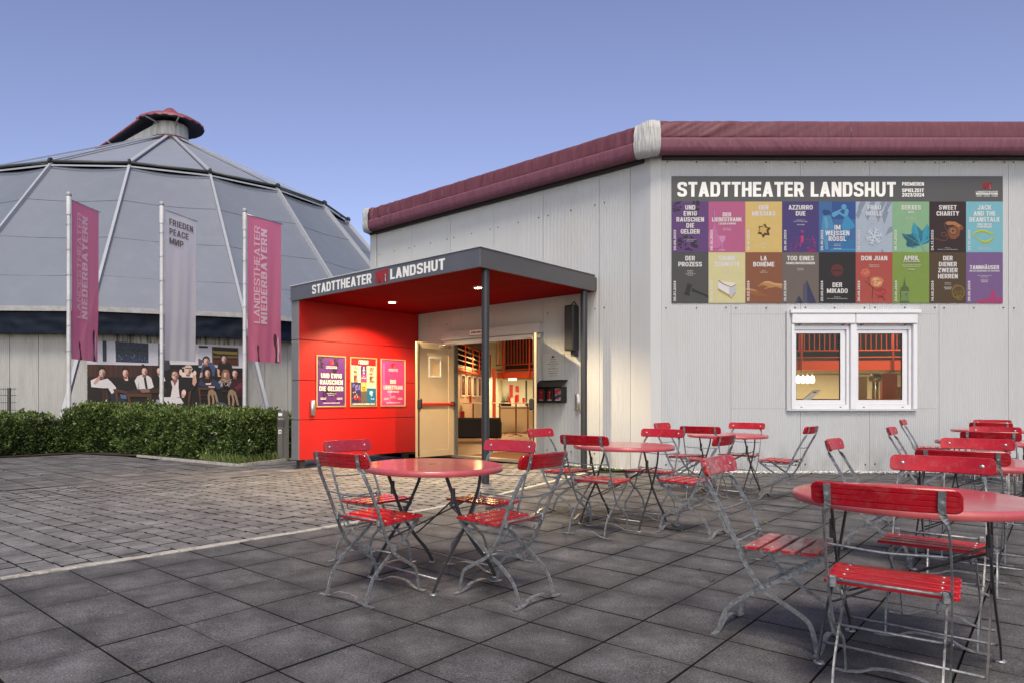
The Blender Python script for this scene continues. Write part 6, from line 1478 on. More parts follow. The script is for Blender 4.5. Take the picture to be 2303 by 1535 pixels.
def title(p, lines, y0=94, h=52, pitch=69, cx=212, col=None, fac=1.17):
    for i, t in enumerate(lines):
        if t: p.text(t, cx, 582 - y0 - i * pitch, h, None, col or wt, bold=.040, asp=fac * 1.0)
def small(p, lines, y, h=12, cx=212, col=None, pitch=18):
    for i, t in enumerate(lines):
        if t: p.text(t, cx, 582 - y - i * pitch, h, None, col or wt, bold=.0, asp=.8)
def date(p, t): p.text(t, 48, 20, 27, 235, wt, bold=.035, align='l', ang=math.pi / 2)
def blob(p, cx, cy, rx, ry, col, seed=0, n=14, j=.25):
    r = random.Random(seed); p.poly([(cx + rx * math.cos(k * 6.283 / n) * r.uniform(1 - j, 1 + j), cy + ry * math.sin(k * 6.283 / n) * r.uniform(1 - j, 1 + j)) for k in range(n)], col)
def done(mb, o): mb.build('print', M['bannerprint'], o, root=ban)
# row one
o, mb, p = cell(0, 0, C_(88, 42, 116)); k = C_(30, 16, 42)
for sd, (x0, x1, y0, y1, n, s) in enumerate(((5, 105, 470, 578, 16, 24), (215, 310, 380, 580, 24, 26), (120, 250, 230, 330, 9, 22), (85, 290, 20, 190, 30, 26))):
    r = random.Random(sd + 3)
    for _ in range(n):
        x, y = r.uniform(x0, x1), r.uniform(y0, y1); blob(p, x, y, r.uniform(.3, 1) * s, r.uniform(.3, 1) * s * .7, k, _ + sd * 50, 7, .5)
title(p, ['UND', 'EWIG', 'RAUSCHEN', 'DIE', 'GELDER']); date(p, '29.09.2023'); small(p, ['Wirtschaftskomödie von', 'Michael Cooney'], 440); done(mb, o)
o, mb, p = cell(1, 0, C_(180, 76, 130)); lt = C_(205, 140, 185); dkp = C_(130, 80, 150)
p.rect(58, 330, 82, 498, C_(196, 108, 158)); p.poly([(58, 330), (82, 330), (118, 220), (150, 130), (150, 80), (120, 45), (0, 45), (0, 240), (40, 280)], C_(196, 106, 156)); p.line([(58, 498), (58, 320), (40, 275), (5, 225)], 5, dkp); p.line([(82, 498), (82, 300), (112, 225), (150, 130), (152, 80), (122, 46), (20, 40)], 5, dkp); p.rect(54, 492, 88, 500, dkp)
p.poly([(110, 188), (195, 188), (188, 140), (165, 110), (158, 106), (140, 112), (118, 145)], lt); p.rect(153, 30, 160, 110, lt); p.ell(156, 25, 44, 9, lt); p.line([(118, 185), (125, 140), (150, 110)], 4, dkp); p.rect(20, 20, 110, 26, C_(200, 120, 165))
title(p, ['DER'], 172, 46); title(p, ['LIEBESTRANK'], 229, 46, fac=1.12); p.text("L'ELISIR D'AMORE", 215, 582 - 264, 21, 200, wt); small(p, ['Opera buffa von', 'Gaetano Donizetti'], 312); date(p, '06.10.2023'); done(mb, o)
o, mb, p = cell(2, 0, C_(212, 180, 96)); lv = C_(222, 218, 232)
def star(cx, cy, R0, R1, rot=0): return [((cx + (R0 if i % 2 == 0 else R1) * math.cos(R(rot + 90 + i * 30))), (cy + (R0 if i % 2 == 0 else R1) * math.sin(R(rot + 90 + i * 30)))) for i in range(12)]
p.poly(star(215, 244, 82, 50, -8), C_(48, 28, 14)); p.poly(star(219, 252, 80, 48, -8), C_(84, 52, 22)); p.poly(star(209, 260, 66, 40, -8), C_(30, 18, 10)); p.poly(star(207, 256, 56, 34, -8), C_(208, 172, 88))
title(p, ['DER', 'MESSIAS'], col=lv); small(p, ['Oratorium von', 'Georg Friedrich Händel', '', 'Konzert'], 482, col=lv); date(p, '19.10.2023'); done(mb, o)
o, mb, p = cell(3, 0, C_(56, 42, 116)); mg = C_(176, 20, 120); r = random.Random(5)
p.poly([(212, 250), (230, 205), (252, 250)], mg); p.rect(214, 110, 246, 195, C_(200, 50, 110)); p.ell(230, 205, 16, 18, C_(60, 44, 118)); p.poly([(200, 60), (222, 180), (215, 60)], mg)
for _ in range(58):
    x = r.choice((r.uniform(85, 200), r.uniform(90, 380), r.uniform(280, 385))); y = r.uniform(2, 175) * (1 if 90 < x < 300 or r.random() < .6 else .6); blob(p, x, max(6, y), r.uniform(3, 13), r.uniform(2, 9), mg, _, 6, .5)
for k in range(5): p.rect(285 + k * 3, 4 + k * 7, 385 - k * 3, 8 + k * 7, mg)
title(p, ['AZZURRO', 'DUE']); small(p, ['Italo-Pop-Revue von', 'Stefan Tilch mit Günter Signar', '', 'WIEDERAUFNAHME'], 218); date(p, '20.10.2023'); done(mb, o)
o, mb, p = cell(4, 0, C_(34, 98, 160)); l1, l2, d1 = C_(88, 160, 200), C_(52, 142, 192), C_(24, 66, 122)
p.rect(150, 380, 423, 582, C_(36, 78, 150)); p.rect(130, 20, 423, 40, l2); p.poly([(320, 150), (330, 250), (420, 290), (400, 330), (330, 420), (300, 420), (262, 300), (270, 260), (300, 200)], l2); p.poly([(300, 420), (330, 420), (345, 470), (330, 500), (300, 490)], l1); p.ell(288, 520, 30, 32, l1)
p.poly([(300, 480), (290, 430), (230, 470), (150, 420), (170, 400), (235, 440), (300, 400)], l1); p.poly([(35, 470), (60, 420), (150, 440), (120, 480), (60, 492)], d1); p.poly([(45, 420), (130, 420), (165, 330), (180, 230), (120, 140), (50, 150), (30, 300)], C_(72, 136, 184)); p.poly([(60, 410), (90, 400), (110, 300), (80, 250)], l1); p.poly([(150, 420), (260, 480), (262, 500), (150, 450)], l1); p.poly([(60, 150), (100, 150), (110, 30), (70, 30)], C_(80, 150, 190))
for k in range(6): p.rect(240, 40 + k * 18, 400, 52 + k * 18, C_(40 + 8 * (k % 2), 120, 178))
title(p, ['IM', 'WEISSEN', 'RÖSSL'], 323, 54, 65); small(p, ['Operette von', 'Ralph Benatzky', '', 'WIEDERAUFNAHME'], 492); date(p, '29.10.2023'); done(mb, o)
o, mb, p = cell(5, 0, C_(160, 176, 196)); sh, hl = C_(132, 146, 166), C_(176, 190, 208)
for k, x in enumerate((-40, 60, 170, 290, 360)): p.poly([(max(0, min(423, a1)), b1) for a1, b1 in ((x, 580), (x + 60, 580), (x - 30, 400 - 20 * k), (x - 60, 420))] if x > 40 else [(20, 580), (60, 580), (30, 470)], sh); p.poly([(max(0, min(423, a1)), b1) for a1, b1 in ((x + 62, 580), (x + 90, 580), (x + 20, 460), (x + 2, 470))], hl)
p.poly([(423, 300), (423, 240), (340, 190), (380, 280)], sh); p.poly([(300, 40), (330, 0), (290, 0)], sh)
cx, cy = 210, 180; ic = C_(200, 212, 226)
for off, c in (((-6, -8), sh), ((0, 0), ic)):
    for k in range(6):
        a1 = R(k * 60 + 12); ux, uy = math.cos(a1), math.sin(a1); x, y = cx + off[0], cy + off[1]; p.line([(x, y), (x + ux * 92, y + uy * 92)], 15, c)
        for t in (.45, .75):
            for s in (-1, 1): b1 = a1 + s * R(55); q = (x + ux * 92 * t, y + uy * 92 * t); p.line([q, (q[0] + math.cos(b1) * 34, q[1] + math.sin(b1) * 34)], 11, c)
title(p, ['FRAU', 'HOLLE'], col=C_(222, 224, 232)); small(p, ['Märchen für Kinder von', 'Peter Dempwolf', 'nach den Brüdern Grimm'], 216); date(p, '04.11.2023'); done(mb, o)
o, mb, p = cell(6, 0, C_(128, 176, 132)); t1, t2, t3 = C_(30, 120, 150), C_(44, 150, 178), C_(22, 92, 110)
lf_ = [(103, 218), (160, 205), (225, 208), (218, 250), (240, 342), (285, 300), (340, 245), (352, 250), (400, 325), (423, 285), (423, 110), (360, 90), (335, 80), (270, 60), (235, 45), (220, 55), (170, 62), (155, 90), (165, 130), (130, 165), (118, 190)]
p.poly(lf_, t1); p.poly([(103, 218), (160, 205), (230, 190), (325, 82), (170, 62), (155, 90), (165, 130)], t3); p.poly([(240, 342), (285, 300), (310, 180), (325, 90), (250, 190), (218, 250)], t2); p.poly([(400, 325), (423, 285), (423, 150), (335, 85), (345, 220)], t2)
r = random.Random(8)
for _ in range(26): x = r.uniform(180, 410); y = r.uniform(90, 230); p.poly([(x, y), (x + 22, y + 16), (x + 28, y + 30), (x + 4, y + 12)], r.choice((t1, t3, C_(56, 170, 190))))
for q in ((240, 330), (400, 310), (115, 212), (423, 150), (230, 55)): p.line([(328, 82), q], 3.5, C_(120, 190, 190))
p.line([(328, 82), (368, 5)], 5, C_(80, 150, 170)); title(p, ['XERXES']); p.text('SERSE', 212, 582 - 132, 21, 72, wt); small(p, ['Barocke Oper von', 'Georg Friedrich Händel'], 184); date(p, '18.11.2023'); done(mb, o)
o, mb, p = cell(7, 0, C_(44, 14, 18)); br, bl, bd = C_(128, 76, 40), C_(176, 118, 72), C_(78, 40, 24)
p.line([(60, 165), (110, 140), (190, 135), (215, 160), (180, 230), (140, 220), (135, 195), (170, 180), (210, 200)], 6, br); p.line([(190, 340), (170, 330), (190, 270), (230, 230)], 6, br)
p.poly([(205, 240), (230, 290), (300, 300), (360, 280), (345, 190), (300, 150), (250, 150), (225, 185)], br); p.poly([(195, 330), (225, 355), (300, 350), (380, 300), (385, 265), (355, 255), (330, 290), (270, 315), (215, 310)], bl); p.ell(215, 332, 26, 20, bl, rot=-10); p.ell(368, 278, 26, 22, br, rot=-40); p.ell(272, 245, 52, 46, bd, rot=-20); p.ell(272, 245, 42, 37, bl, rot=-20); p.ell(272, 245, 17, 15, bd)
for k in range(10): p.ell(272 + 30 * math.cos(k * .63), 245 + 27 * math.sin(k * .63), 6, 5.5, bd, 8)
title(p, ['SWEET', 'CHARITY']); small(p, ['Musical von', 'Neil Simon, Cy Coleman & Dorothy Fields'], 537); date(p, '24.11.2023'); done(mb, o)
o, mb, p = cell(8, 0, C_(108, 182, 200)); g1, g2 = C_(164, 176, 46), C_(200, 206, 84)
def bean(p, pts, w):
    n = len(pts); top = []; bot = []
    for i in range(n):
        a1 = Vector(pts[max(i - 1, 0)]); b1 = Vector(pts[min(i + 1, n - 1)]); d = (b1 - a1).normalized(); q = Vector((-d.y, d.x)) * (w * math.sin(math.pi * (i + .5) / n) ** .6); top.append(tuple(Vector(pts[i]) + q)); bot.append(tuple(Vector(pts[i]) - q))
    p.poly(top + bot[::-1], g1); mid = [tuple(Vector(a1).lerp(Vector(b1), .35)) for a1, b1 in zip(top, bot)]; p.poly(top + mid[::-1], g2)
bean(p, [(82, 190), (110, 222), (160, 240), (212, 240), (262, 222), (312, 196)], 17); bean(p, [(138, 160), (170, 128), (210, 114), (258, 118), (290, 140), (312, 172)], 17); p.line([(312, 196), (342, 200)], 5, g1); p.line([(85, 170), (105, 165), (125, 145), (138, 162)], 4, g1)
title(p, ['JACK', 'AND THE', 'BEANSTALK']); p.text('HANS UND DIE', 212, 582 - 272, 22, 168, wt); p.text('BOHNENRANKE', 212, 582 - 300, 22, 178, wt); small(p, ['Christmas Pantomime von', 'Charles & Barbara Brickhouse'], 530); date(p, '23.12.2023'); done(mb, o)
# row two
o, mb, p = cell(0, 1, C_(66, 66, 68)); k, k2 = C_(18, 18, 20), C_(42, 42, 46)
p.poly([(235, 150), (250, 160), (380, 105), (423, 85), (423, 50), (375, 82), (238, 132)], k); p.ell(243, 146, 14, 22, k); p.poly([(155, 95), (195, 84), (232, 210), (190, 228), (178, 225), (150, 110)], k); p.poly([(175, 225), (240, 212), (250, 196), (232, 200), (180, 212)], k2); p.poly([(138, 118), (150, 92), (205, 82), (212, 100), (160, 118)], k); p.line([(185, 205), (168, 120)], 6, k2)
title(p, ['DER', 'PROZESS']); small(p, ['Schauspiel von', 'Peter Weiss', 'nach dem Roman von', 'Franz Kafka'], 216); date(p, '26.01.2024'); done(mb, o)
o, mb, p = cell(1, 1, C_(208, 200, 142)); cw, cr2, cs = C_(226, 224, 226), C_(132, 96, 48), C_(186, 184, 192)
p.poly([(108, 170), (108, 235), (118, 258), (235, 180), (240, 90), (150, 135)], cs); p.poly([(110, 172), (112, 240), (235, 178), (240, 92)], cw); p.poly([(235, 178), (300, 215), (315, 200), (312, 130), (262, 60), (240, 92)], C_(196, 194, 202)); p.poly([(118, 258), (145, 250), (300, 232), (318, 205), (268, 182), (238, 178)], C_(230, 226, 214)); p.line([(118, 258), (180, 215), (265, 182), (316, 212)], 8, cr2); p.poly([(108, 160), (235, 92), (262, 52), (250, 60), (112, 142)], C_(196, 172, 116)); p.line([(108, 160), (236, 92), (238, 70)], 7, cr2); p.line([(240, 70), (262, 52), (310, 120)], 6, cr2); p.line([(110, 142), (238, 68)], 5, C_(170, 136, 76))
title(p, ['SAHNE', 'SCHNITTE'], col=C_(224, 222, 228)); small(p, ['Komödie von', 'Stefan Vögel', '', 'URAUFFÜHRUNG'], 216); date(p, '09.02.2024'); done(mb, o)
o, mb, p = cell(2, 1, C_(134, 74, 38)); h1, h2, h3 = C_(184, 132, 78), C_(150, 92, 48), C_(206, 160, 104)
p.poly([(423, 220), (423, 162), (360, 185), (320, 180), (270, 172), (240, 162), (210, 160), (215, 168), (260, 190), (225, 200), (180, 200), (150, 184), (148, 196), (180, 226), (230, 250), (280, 250), (330, 230)], h1); p.poly([(423, 220), (423, 196), (340, 208), (270, 232), (200, 228), (230, 250), (280, 250), (330, 230)], h3)
p.poly([(0, 170), (60, 166), (100, 160), (150, 130), (200, 128), (250, 118), (200, 112), (190, 104), (270, 100), (285, 112), (280, 100), (230, 82), (170, 78), (100, 92), (40, 110), (0, 112)], h2); p.poly([(0, 170), (60, 166), (100, 160), (150, 130), (100, 138), (40, 150), (0, 150)], h1)
for q in (((150, 190), (200, 215)), ((215, 165), (270, 185)), ((180, 118), (240, 124)), ((190, 106), (260, 108))): p.line(q, 3, C_(96, 50, 26))
title(p, ['LA', 'BOHÈME']); small(p, ['Oper von', 'Giacomo Puccini'], 216); date(p, '16.02.2024'); done(mb, o)
o, mb, p = cell(3, 1, C_(104, 92, 86)); n1, n2, n3 = C_(48, 48, 90), C_(76, 76, 96), C_(34, 32, 66)
p.poly([(240, 0), (240, 200), (285, 262), (395, 0)], n1); p.poly([(240, 0), (240, 200), (285, 262), (290, 0)], n2); p.poly([(150, 0), (192, 85), (245, 0)], n3); p.poly([(150, 0), (168, 50), (192, 85), (190, 0)], C_(66, 64, 84))
title(p, ['TOD EINES']); p.text('HANDLUNGSREISENDEN', 212, 582 - 138, 27, 328, wt); small(p, ['Schauspiel von', 'Arthur Miller'], 190); date(p, '15.03.2024'); done(mb, o)
o, mb, p = cell(4, 1, C_(22, 18, 20)); p.ell(210, 372, 76, 74, C_(72, 24, 22), 30); p.ell(210, 378, 68, 66, C_(92, 30, 26), 30); p.poly([(140, 372), (180, 378), (210, 374), (240, 380), (282, 372), (240, 364), (180, 362)], C_(34, 12, 14)); blob(p, 110, 480, 50, 50, C_(30, 20, 22), 3); blob(p, 320, 520, 60, 40, C_(30, 18, 20), 4)
title(p, ['DER', 'MIKADO'], 399); small(p, ['Operette von', 'Arthur Sullivan & William Schwenck Gilbert'], 518); date(p, '22.03.2024'); done(mb, o)
o, mb, p = cell(5, 1, C_(172, 62, 48)); pk, pe, dr_ = C_(208, 120, 98), C_(222, 178, 128), C_(60, 18, 22)
p.line([(190, 60), (195, 180)], 7, dr_); p.line([(110, 250), (180, 190), (240, 140)], 7, dr_); p.line([(145, 300), (165, 220)], 5, dr_); p.line([(195, 180), (190, 5)], 3, dr_)
r = random.Random(4)
for (cx, cy, s, c1, c2) in ((112, 345, 58, pk, C_(190, 92, 74)), (240, 245, 74, pe, C_(196, 120, 84)), (290, 120, 66, C_(190, 74, 66), C_(160, 50, 50))):
    blob(p, cx, cy, s, s * .85, c2, cx, 16, .16)
    for k in range(16): a1 = r.random() * 6.28; rr = s * (1 - k / 17); blob(p, cx + math.cos(a1) * rr * .35, cy + math.sin(a1) * rr * .35, rr * .6, rr * .5, [c1, c2][k % 2], k + cx, 9, .25)
p.line([(250, 60), (300, 80), (340, 30)], 6, dr_); title(p, ['DON JUAN']); small(p, ['Schauspiel-Projekt von', 'Wolfgang Maria Bauer'], 150); date(p, '26.04.2024'); done(mb, o)
o, mb, p = cell(6, 1, C_(122, 150, 48)); r = random.Random(3)
for _ in range(220): x = r.uniform(70, 415); y = r.uniform(10, 570); s = r.uniform(1.5, 3.5); p.rect(x, y, x + s, y + s, C_(*r.choice(((150, 166, 60), (96, 128, 40), (176, 176, 62)))))
tw, td = C_(110, 138, 86), C_(80, 104, 60)
p.rect(92, 10, 182, 130, tw); p.poly([(85, 128), (190, 128), (180, 175), (150, 200), (122, 200), (96, 175)], td); p.poly([(122, 200), (150, 200), (140, 250), (138, 300), (134, 250)], td); p.rect(150, 85, 160, 110, C_(56, 76, 40)); p.rect(84, 122, 190, 130, C_(140, 160, 104)); p.poly([(80, 10), (195, 10), (182, 24), (92, 24)], td)
title(p, ['APRIL']); p.text('DIE GESCHICHTE EINER LIEBE', 215, 582 - 113, 13, 190, wt); small(p, ['Oper nach der Novelle von Joseph Roth', 'von Peter Wittenberg und Stefan Tilch', '', 'URAUFFÜHRUNG'], 150); date(p, '03.05.2024'); done(mb, o)
o, mb, p = cell(7, 1, C_(78, 56, 26)); ye, yd = C_(150, 128, 48), C_(104, 82, 34)
p.ell(335, 125, 80, 80, yd, 24); p.ell(335, 125, 74, 74, C_(88, 66, 30), 24)
for (cx, cy, rx, ry, ro) in ((335, 130, 70, 72, 0), (300, 90, 26, 24, 20), (375, 100, 22, 26, -20), (330, 160, 50, 34, 10), (350, 60, 34, 22, 0)):
    pts = [(min(421, cx + rx * math.cos(q * .349) * math.cos(R(ro)) - ry * math.sin(q * .349) * math.sin(R(ro))), cy + rx * math.cos(q * .349) * math.sin(R(ro)) + ry * math.sin(q * .349) * math.cos(R(ro))) for q in range(19)]; p.line(pts, 4, ye)
for q in (((320, 75), (335, 60), (345, 78)), ((290, 60), (320, 40), (370, 34)), ((262, 150), (275, 195), (330, 215))): p.line(q, 4, ye)
title(p, ['DER', 'DIENER', 'ZWEIER', 'HERREN']); small(p, ['Komödie von', 'Carlo Goldoni', '', 'BURGENFESTSPIELE', 'NIEDERBAYERN'], 355); date(p, '14.06.2024'); done(mb, o)
o, mb, p = cell(8, 1, C_(116, 82, 140)); pr_ = C_(172, 56, 112)
p.poly([(115, 0), (135, 30), (170, 36), (205, 58), (240, 50), (282, 62), (282, 132), (296, 132), (300, 146), (315, 146), (320, 132), (336, 132), (338, 62), (370, 50), (395, 72), (423, 58), (423, 0)], pr_)
title(p, ['TANNHÄUSER'], 196, 46, fac=1.12); p.text('UND DER SÄNGERKRIEG AUF WARTBURG', 212, 582 - 222, 15, 350, wt); small(p, ['Große romantische Oper von', 'Richard Wagner', '', 'BURGENFESTSPIELE', 'NIEDERBAYERN'], 272); date(p, '28.06.2024'); done(mb, o)
# ------------------------------------------------------------------ foyer interior seen through the doors and windows
M['ifloor'] = material('foyer_floor', (.26, .17, .095), .42, noise=.2, nscale=4, rvar=.1)
M['mat'] = material('entrance_mat', (.16, .075, .03), .9, noise=.15, nscale=60)
M['iwall'] = material('foyer_wall', (.52, .44, .33), .6, noise=.06, nscale=3)
M['cream'] = material('cream_board', (.66, .60, .44), .55, noise=.05, nscale=3)
M['idark'] = material('foyer_dark', (.03, .018, .015), .8)
M['iron_red'] = material('orange_red_ironwork', (.62, .085, .035), .45)
M['pipe'] = material('pipe', (.55, .48, .34), .4, .3)
M['sofa'] = material('black_sofa', (.012, .010, .011), .5)
M['copper'] = material('copper_foot', (.36, .16, .09), .3, .8)
M['redcard'] = material('red_card', (.55, .01, .015), .5)
M['bulb'] = emit_mat('glowing_bulb', (1.0, .82, .50), 14)
M['paper'] = material('paper', (.75, .73, .68), .6)
room = lambda name, mb, mat: mb.build(name, mat, bld)
mb = MB(); mb.prism([(-1.2, 16.05), (3.7, 11.15), (13.8, 11.1), (18.4, 15.95), (18.4, 29.2), (3.1, 29.2), (-1.2, 21.6)], -.05, .0); room('foyer_floor', mb, M['ifloor'])
mb = MB(FL); mb.box(DU0 + .1, DU1 - .1, .001, .012, -2.4, -.2); room('entrance_mat', mb, M['mat'])
mb = MB(); mb.prism([(-1.2, 16.05), (3.7, 11.15), (13.8, 11.1), (18.4, 15.95), (18.4, 29.2), (3.1, 29.2), (-1.2, 21.6)], 5.0, 5.05); room('foyer_ceiling', mb, M['idark'])
def wallseg(name, p, q, z0, z1, mat, t=.08):
    mb = MB(); mb.bar([(p[0], p[1], (z0 + z1) / 2), (q[0], q[1], (z0 + z1) / 2)], z1 - z0, t, Vector((q[1] - p[1], p[0] - q[0], 0))); return room(name, mb, mat)
LW0, LW1 = Vector((.45, 18.3, 0)), Vector((2.35, 25.9, 0))
wallseg('foyer_wall', LW0, LW1, 0, 2.22, M['iwall']); wallseg('foyer_wall', (2.35, 25.9), (3.4, 28.9), 0, 5, M['cream']); wallseg('foyer_wall', (3.2, 28.2), (9.5, 28.2), 0, 2.2, M['cream']); wallseg('foyer_wall', (9.5, 28.2), (9.8, 24.5), 0, 2.2, M['cream']); wallseg('foyer_wall', (9.8, 23.6), (18.2, 22.5), 0, 2.35, M['cream'])
wallseg('dark_curtain', (.3, 19.3), (2.0, 28.9), 2.3, 5, M['idark']); wallseg('dark_curtain', (3.2, 28.8), (18, 28.8), 2.2, 5, M['idark'])
# left gallery with horizontal rails over the pictures
dL = (LW1 - LW0).normalized(); nL = Vector((dL.y, -dL.x, 0))
for z, r_, m_ in ((2.06, .045, 'iron_red'), (2.20, .02, 'pipe'), (2.36, .018, 'pipe'), (2.52, .018, 'pipe'), (2.68, .018, 'pipe'), (2.86, .03, 'iron_red')):
    mb = MB(); mb.tube([LW0 + nL * .12 + Vector((0, 0, z)), LW1 + nL * .12 + Vector((0, 0, z))], r_, 6); room('gallery_rail', mb, M[m_])
for k in range(7):
    mb = MB(); q = LW0.lerp(LW1, k / 6) + nL * .14; mb.tube([q + Vector((0, 0, 2.0)), q + Vector((0, 0, 2.9))], .022, 6); room('gallery_post', mb, M['iron_red'])
mb = MB(); mb.tube([LW0.lerp(LW1, .15) + nL * .1 + Vector((0, 0, 3.1)), LW0.lerp(LW1, .75) + nL * .1 + Vector((0, 0, 3.1))], .25, 8); room('lighting_rig', mb, M['idark'])
# gallery with upright bars: along the door axis, then across the window axis
def gallery(p, q, zb, beam, nm, gap=.125):
    p = Vector((p[0], p[1], 0)); q = Vector((q[0], q[1], 0)); L = (q - p).length; d = (q - p) / L; zt = zb + 1.0
    root = D.objects.new('gallery', None); COL.objects.link(root); root.parent = bld
    for z, r_ in ((zb, .024), (zt, .026), (zb - .17, .02)): mb = MB(); mb.tube([p + Vector((0, 0, z)), q + Vector((0, 0, z))], r_, 6); mb.build('rail', M['iron_red'], root, root=bld)
    n = int(L / gap)
    for k in range(n + 1):
        c = p + d * (L * k / n); mb = MB(); mb.tube([c + Vector((0, 0, zb)), c + Vector((0, 0, zt))], .012, 5, False); mb.build('baluster', M['iron_red'], root, root=bld)
    for k in range(int(L / 1.1) + 1): c = p + d * min(L, k * 1.1 + .3); mb = MB(); mb.tube([c + Vector((0, 0, zb - .5)), c + Vector((0, 0, zt))], .028, 6); mb.build('stanchion', M['iron_red'], root, root=bld)
    nrm = Vector((d.y, -d.x, 0)); s = -1 if nrm.y > 0 else 1; b = p - nrm * .0
    mb = MB(); mb.bar([p + Vector((0, 0, zb - .36)) - nrm * s * .1, q + Vector((0, 0, zb - .36)) - nrm * s * .1], beam, .1, nrm); mb.build('beam', M['iron_red'], root, root=bld)
    mb = MB(); mb.add([p + Vector((0, 0, zb - .20)), q + Vector((0, 0, zb - .20)), q - nrm * s * 3 + Vector((0, 0, zb - .20)), p - nrm * s * 3 + Vector((0, 0, zb - .20))], [(0, 1, 2, 3)]); mb.build('gallery_floor', M['idark'], root, root=bld)
gallery((2.55, 24.3), (7.9, 19.6), 2.42, .22, 'a')
gallery((9.3, 17.2), (15.2, 16.6), 2.42, .26, 'b', .122)
# pictures on the left wall
for k in range(5):
    c = LW0.lerp(LW1, .34 + k * .13); fr = frame(c + nL * .045, -dL if False else dL); 
    o = thing('framed_picture', ['framed stage photograph on the foyer wall, with a red costume, nearest the door', 'framed stage photograph on the foyer wall, with a figure in a tan costume', 'framed stage photograph on the foyer wall, with a figure in a pale gown', 'framed stage photograph on the foyer wall, with a figure in a russet costume', 'framed stage photograph on the foyer wall, with a figure in grey, furthest inside'][k], 'picture', c + Vector((0, 0, 1.2)), 0, 'row of tall framed stage photographs in the foyer')
    fr = frame(c + nL * .045, dL); mb = MB(fr); mb.bbox(-.30, .30, 1.28, 1.98, 0, .03, .004); mb.build('frame', M['paper'], o)
    mb = MB(fr); p = PR(mb, 0, 0, 1, 1, .031, .0004); p.rect(-.25, 1.33, .25, 1.93, C_(40, 30, 30)); p.ell(.0, 1.78, .05, .06, C_(200, 150, 110)); p.poly([(-.12, 1.38), (.14, 1.38), (.06, 1.72), (-.07, 1.72)], C_(*[(120, 40, 30), (170, 120, 80), (190, 180, 170), (150, 60, 40), (90, 90, 110)][k])); p.ell(.12, 1.5, .08, .12, C_(90, 50, 30)); mb.build('photo', M['photo'], o)
# sofa, seen from the back
o = thing('sofa', 'low black sofa with its back to the entrance inside the foyer', 'sofa', (1.35, 18.9, 0))
mb = MB(); mb.bbox(.62, 2.10, 18.75, 18.95, .1, .68, .04); mb.build('backrest', M['sofa'], o); mb = MB(); mb.bbox(.62, 2.10, 18.96, 19.6, .1, .42, .04); mb.build('seat', M['sofa'], o)
mb = MB(); mb.bbox(1.95, 2.12, 18.74, 19.6, .1, .60, .04); mb.build('armrest', M['sofa'], o); mb = MB(); [mb.tube([(x, 18.85, 0), (x, 18.85, .1)], .02, 6) for x in (.7, 2.0)]; mb.build('feet', M['copper'], o)['kind'] = 'stuff'
mb = MB(); mb.box(.55, 2.2, 18.3, 18.5, .02, .06); room('carpet_edge', mb, M['iwall'])
# high tables
def hightable(x, y, lab, w=.36):
    o = thing('high_table', lab, 'high table', (x, y, 0), 0, 'high tables in the foyer'); mb = MB(); mb.lathe([(0, 1.06), (w, 1.06), (w, 1.085), (0, 1.085)], 20, (x, y)); mb.build('tabletop', M['paper'], o)
    mb = MB(); mb.lathe([(.028, .05), (.025, 1.06)], 10, (x, y)); mb.build('column', M['copper'], o)
    mb = MB()
    for k in range(4): a1 = k * math.pi / 2 + .5; mb.tube([(x, y, .10), (x + .14 * math.cos(a1), y + .14 * math.sin(a1), .045), (x + .30 * math.cos(a1), y + .30 * math.sin(a1), .012)], [.024, .018, .010], 6)
    mb.build('foot', M['copper'], o)
    return o
hightable(2.87, 21.4, 'high table in front of the foyer bar, nearest the doors'); hightable(2.55, 23.2, 'high table by the foyer wall post, left of the nearest one', .3); hightable(3.55, 23.4, 'high table partly behind the right door leaf', .3); hightable(1.45, 20.6, 'high table behind the black sofa', .34)
for (x, y, h, lab) in ((2.66, 21.4, .17, 'red table card at the left end of the nearest high table'), (2.86, 21.35, .22, 'taller red table card in the middle of the nearest high table'), (3.12, 21.45, .16, 'red table card at the right end of the nearest high table'), (1.36, 20.55, .22, 'red table card on the high table behind the sofa')):
    o = thing('table_card', lab, 'table card', (x, y, 1.085), 0, 'red table cards'); mb = MB(); mb.bbox(x - .035, x + .035, y - .035, y + .035, 1.0855, 1.085 + h, .003); mb.build('card', M['redcard'], o)
o = thing('table_card', 'red card standing on the sofa back', 'table card', (1.02, 18.85, .68), 0, 'red table cards'); mb = MB(); mb.bbox(.96, 1.08, 18.8, 18.9, .681, .86, .003); mb.build('card', M['redcard'], o)
# bar counter
o = thing('bar_counter', 'pale foyer bar counter behind the high tables', 'counter', (4.0, 24.9, 0)); mb = MB(); mb.bbox(2.75, 5.6, 24.6, 25.2, 0, .90, .004); mb.build('front', M['cream'], o); mb = MB(); mb.bbox(2.7, 5.65, 24.52, 25.25, .903, .945, .004); mb.build('top', M['paper'], o)
o = thing('planter', 'black planter with upright grass on the bar', 'plant', (2.95, 24.9, .945)); mb = MB(); mb.bbox(2.78, 3.15, 24.8, 25.0, .946, 1.12, .003); mb.build('pot', M['black'], o); mb = MB(); r = random.Random(3)
for k in range(60): x = r.uniform(2.82, 3.1); mb.add([(x - .004, 24.9, 1.1), (x + .004, 24.9, 1.1), (x + r.gauss(0, .05), 24.9 + r.gauss(0, .05), r.uniform(1.3, 1.65))], [(0, 1, 2)])
mb.build('leaves', M['leaf_new'], o)['kind'] = 'stuff'
mb = MB(); mb.bar([(2.48, 23.9, 1.15), (2.48, 23.9, 1.15 + .0001)], .1, .1, SX)
mb = MB(); mb.bbox(2.40, 2.52, 24.2, 24.3, 0, 2.3, .003); room('gallery_column', mb, M['iron_red'])
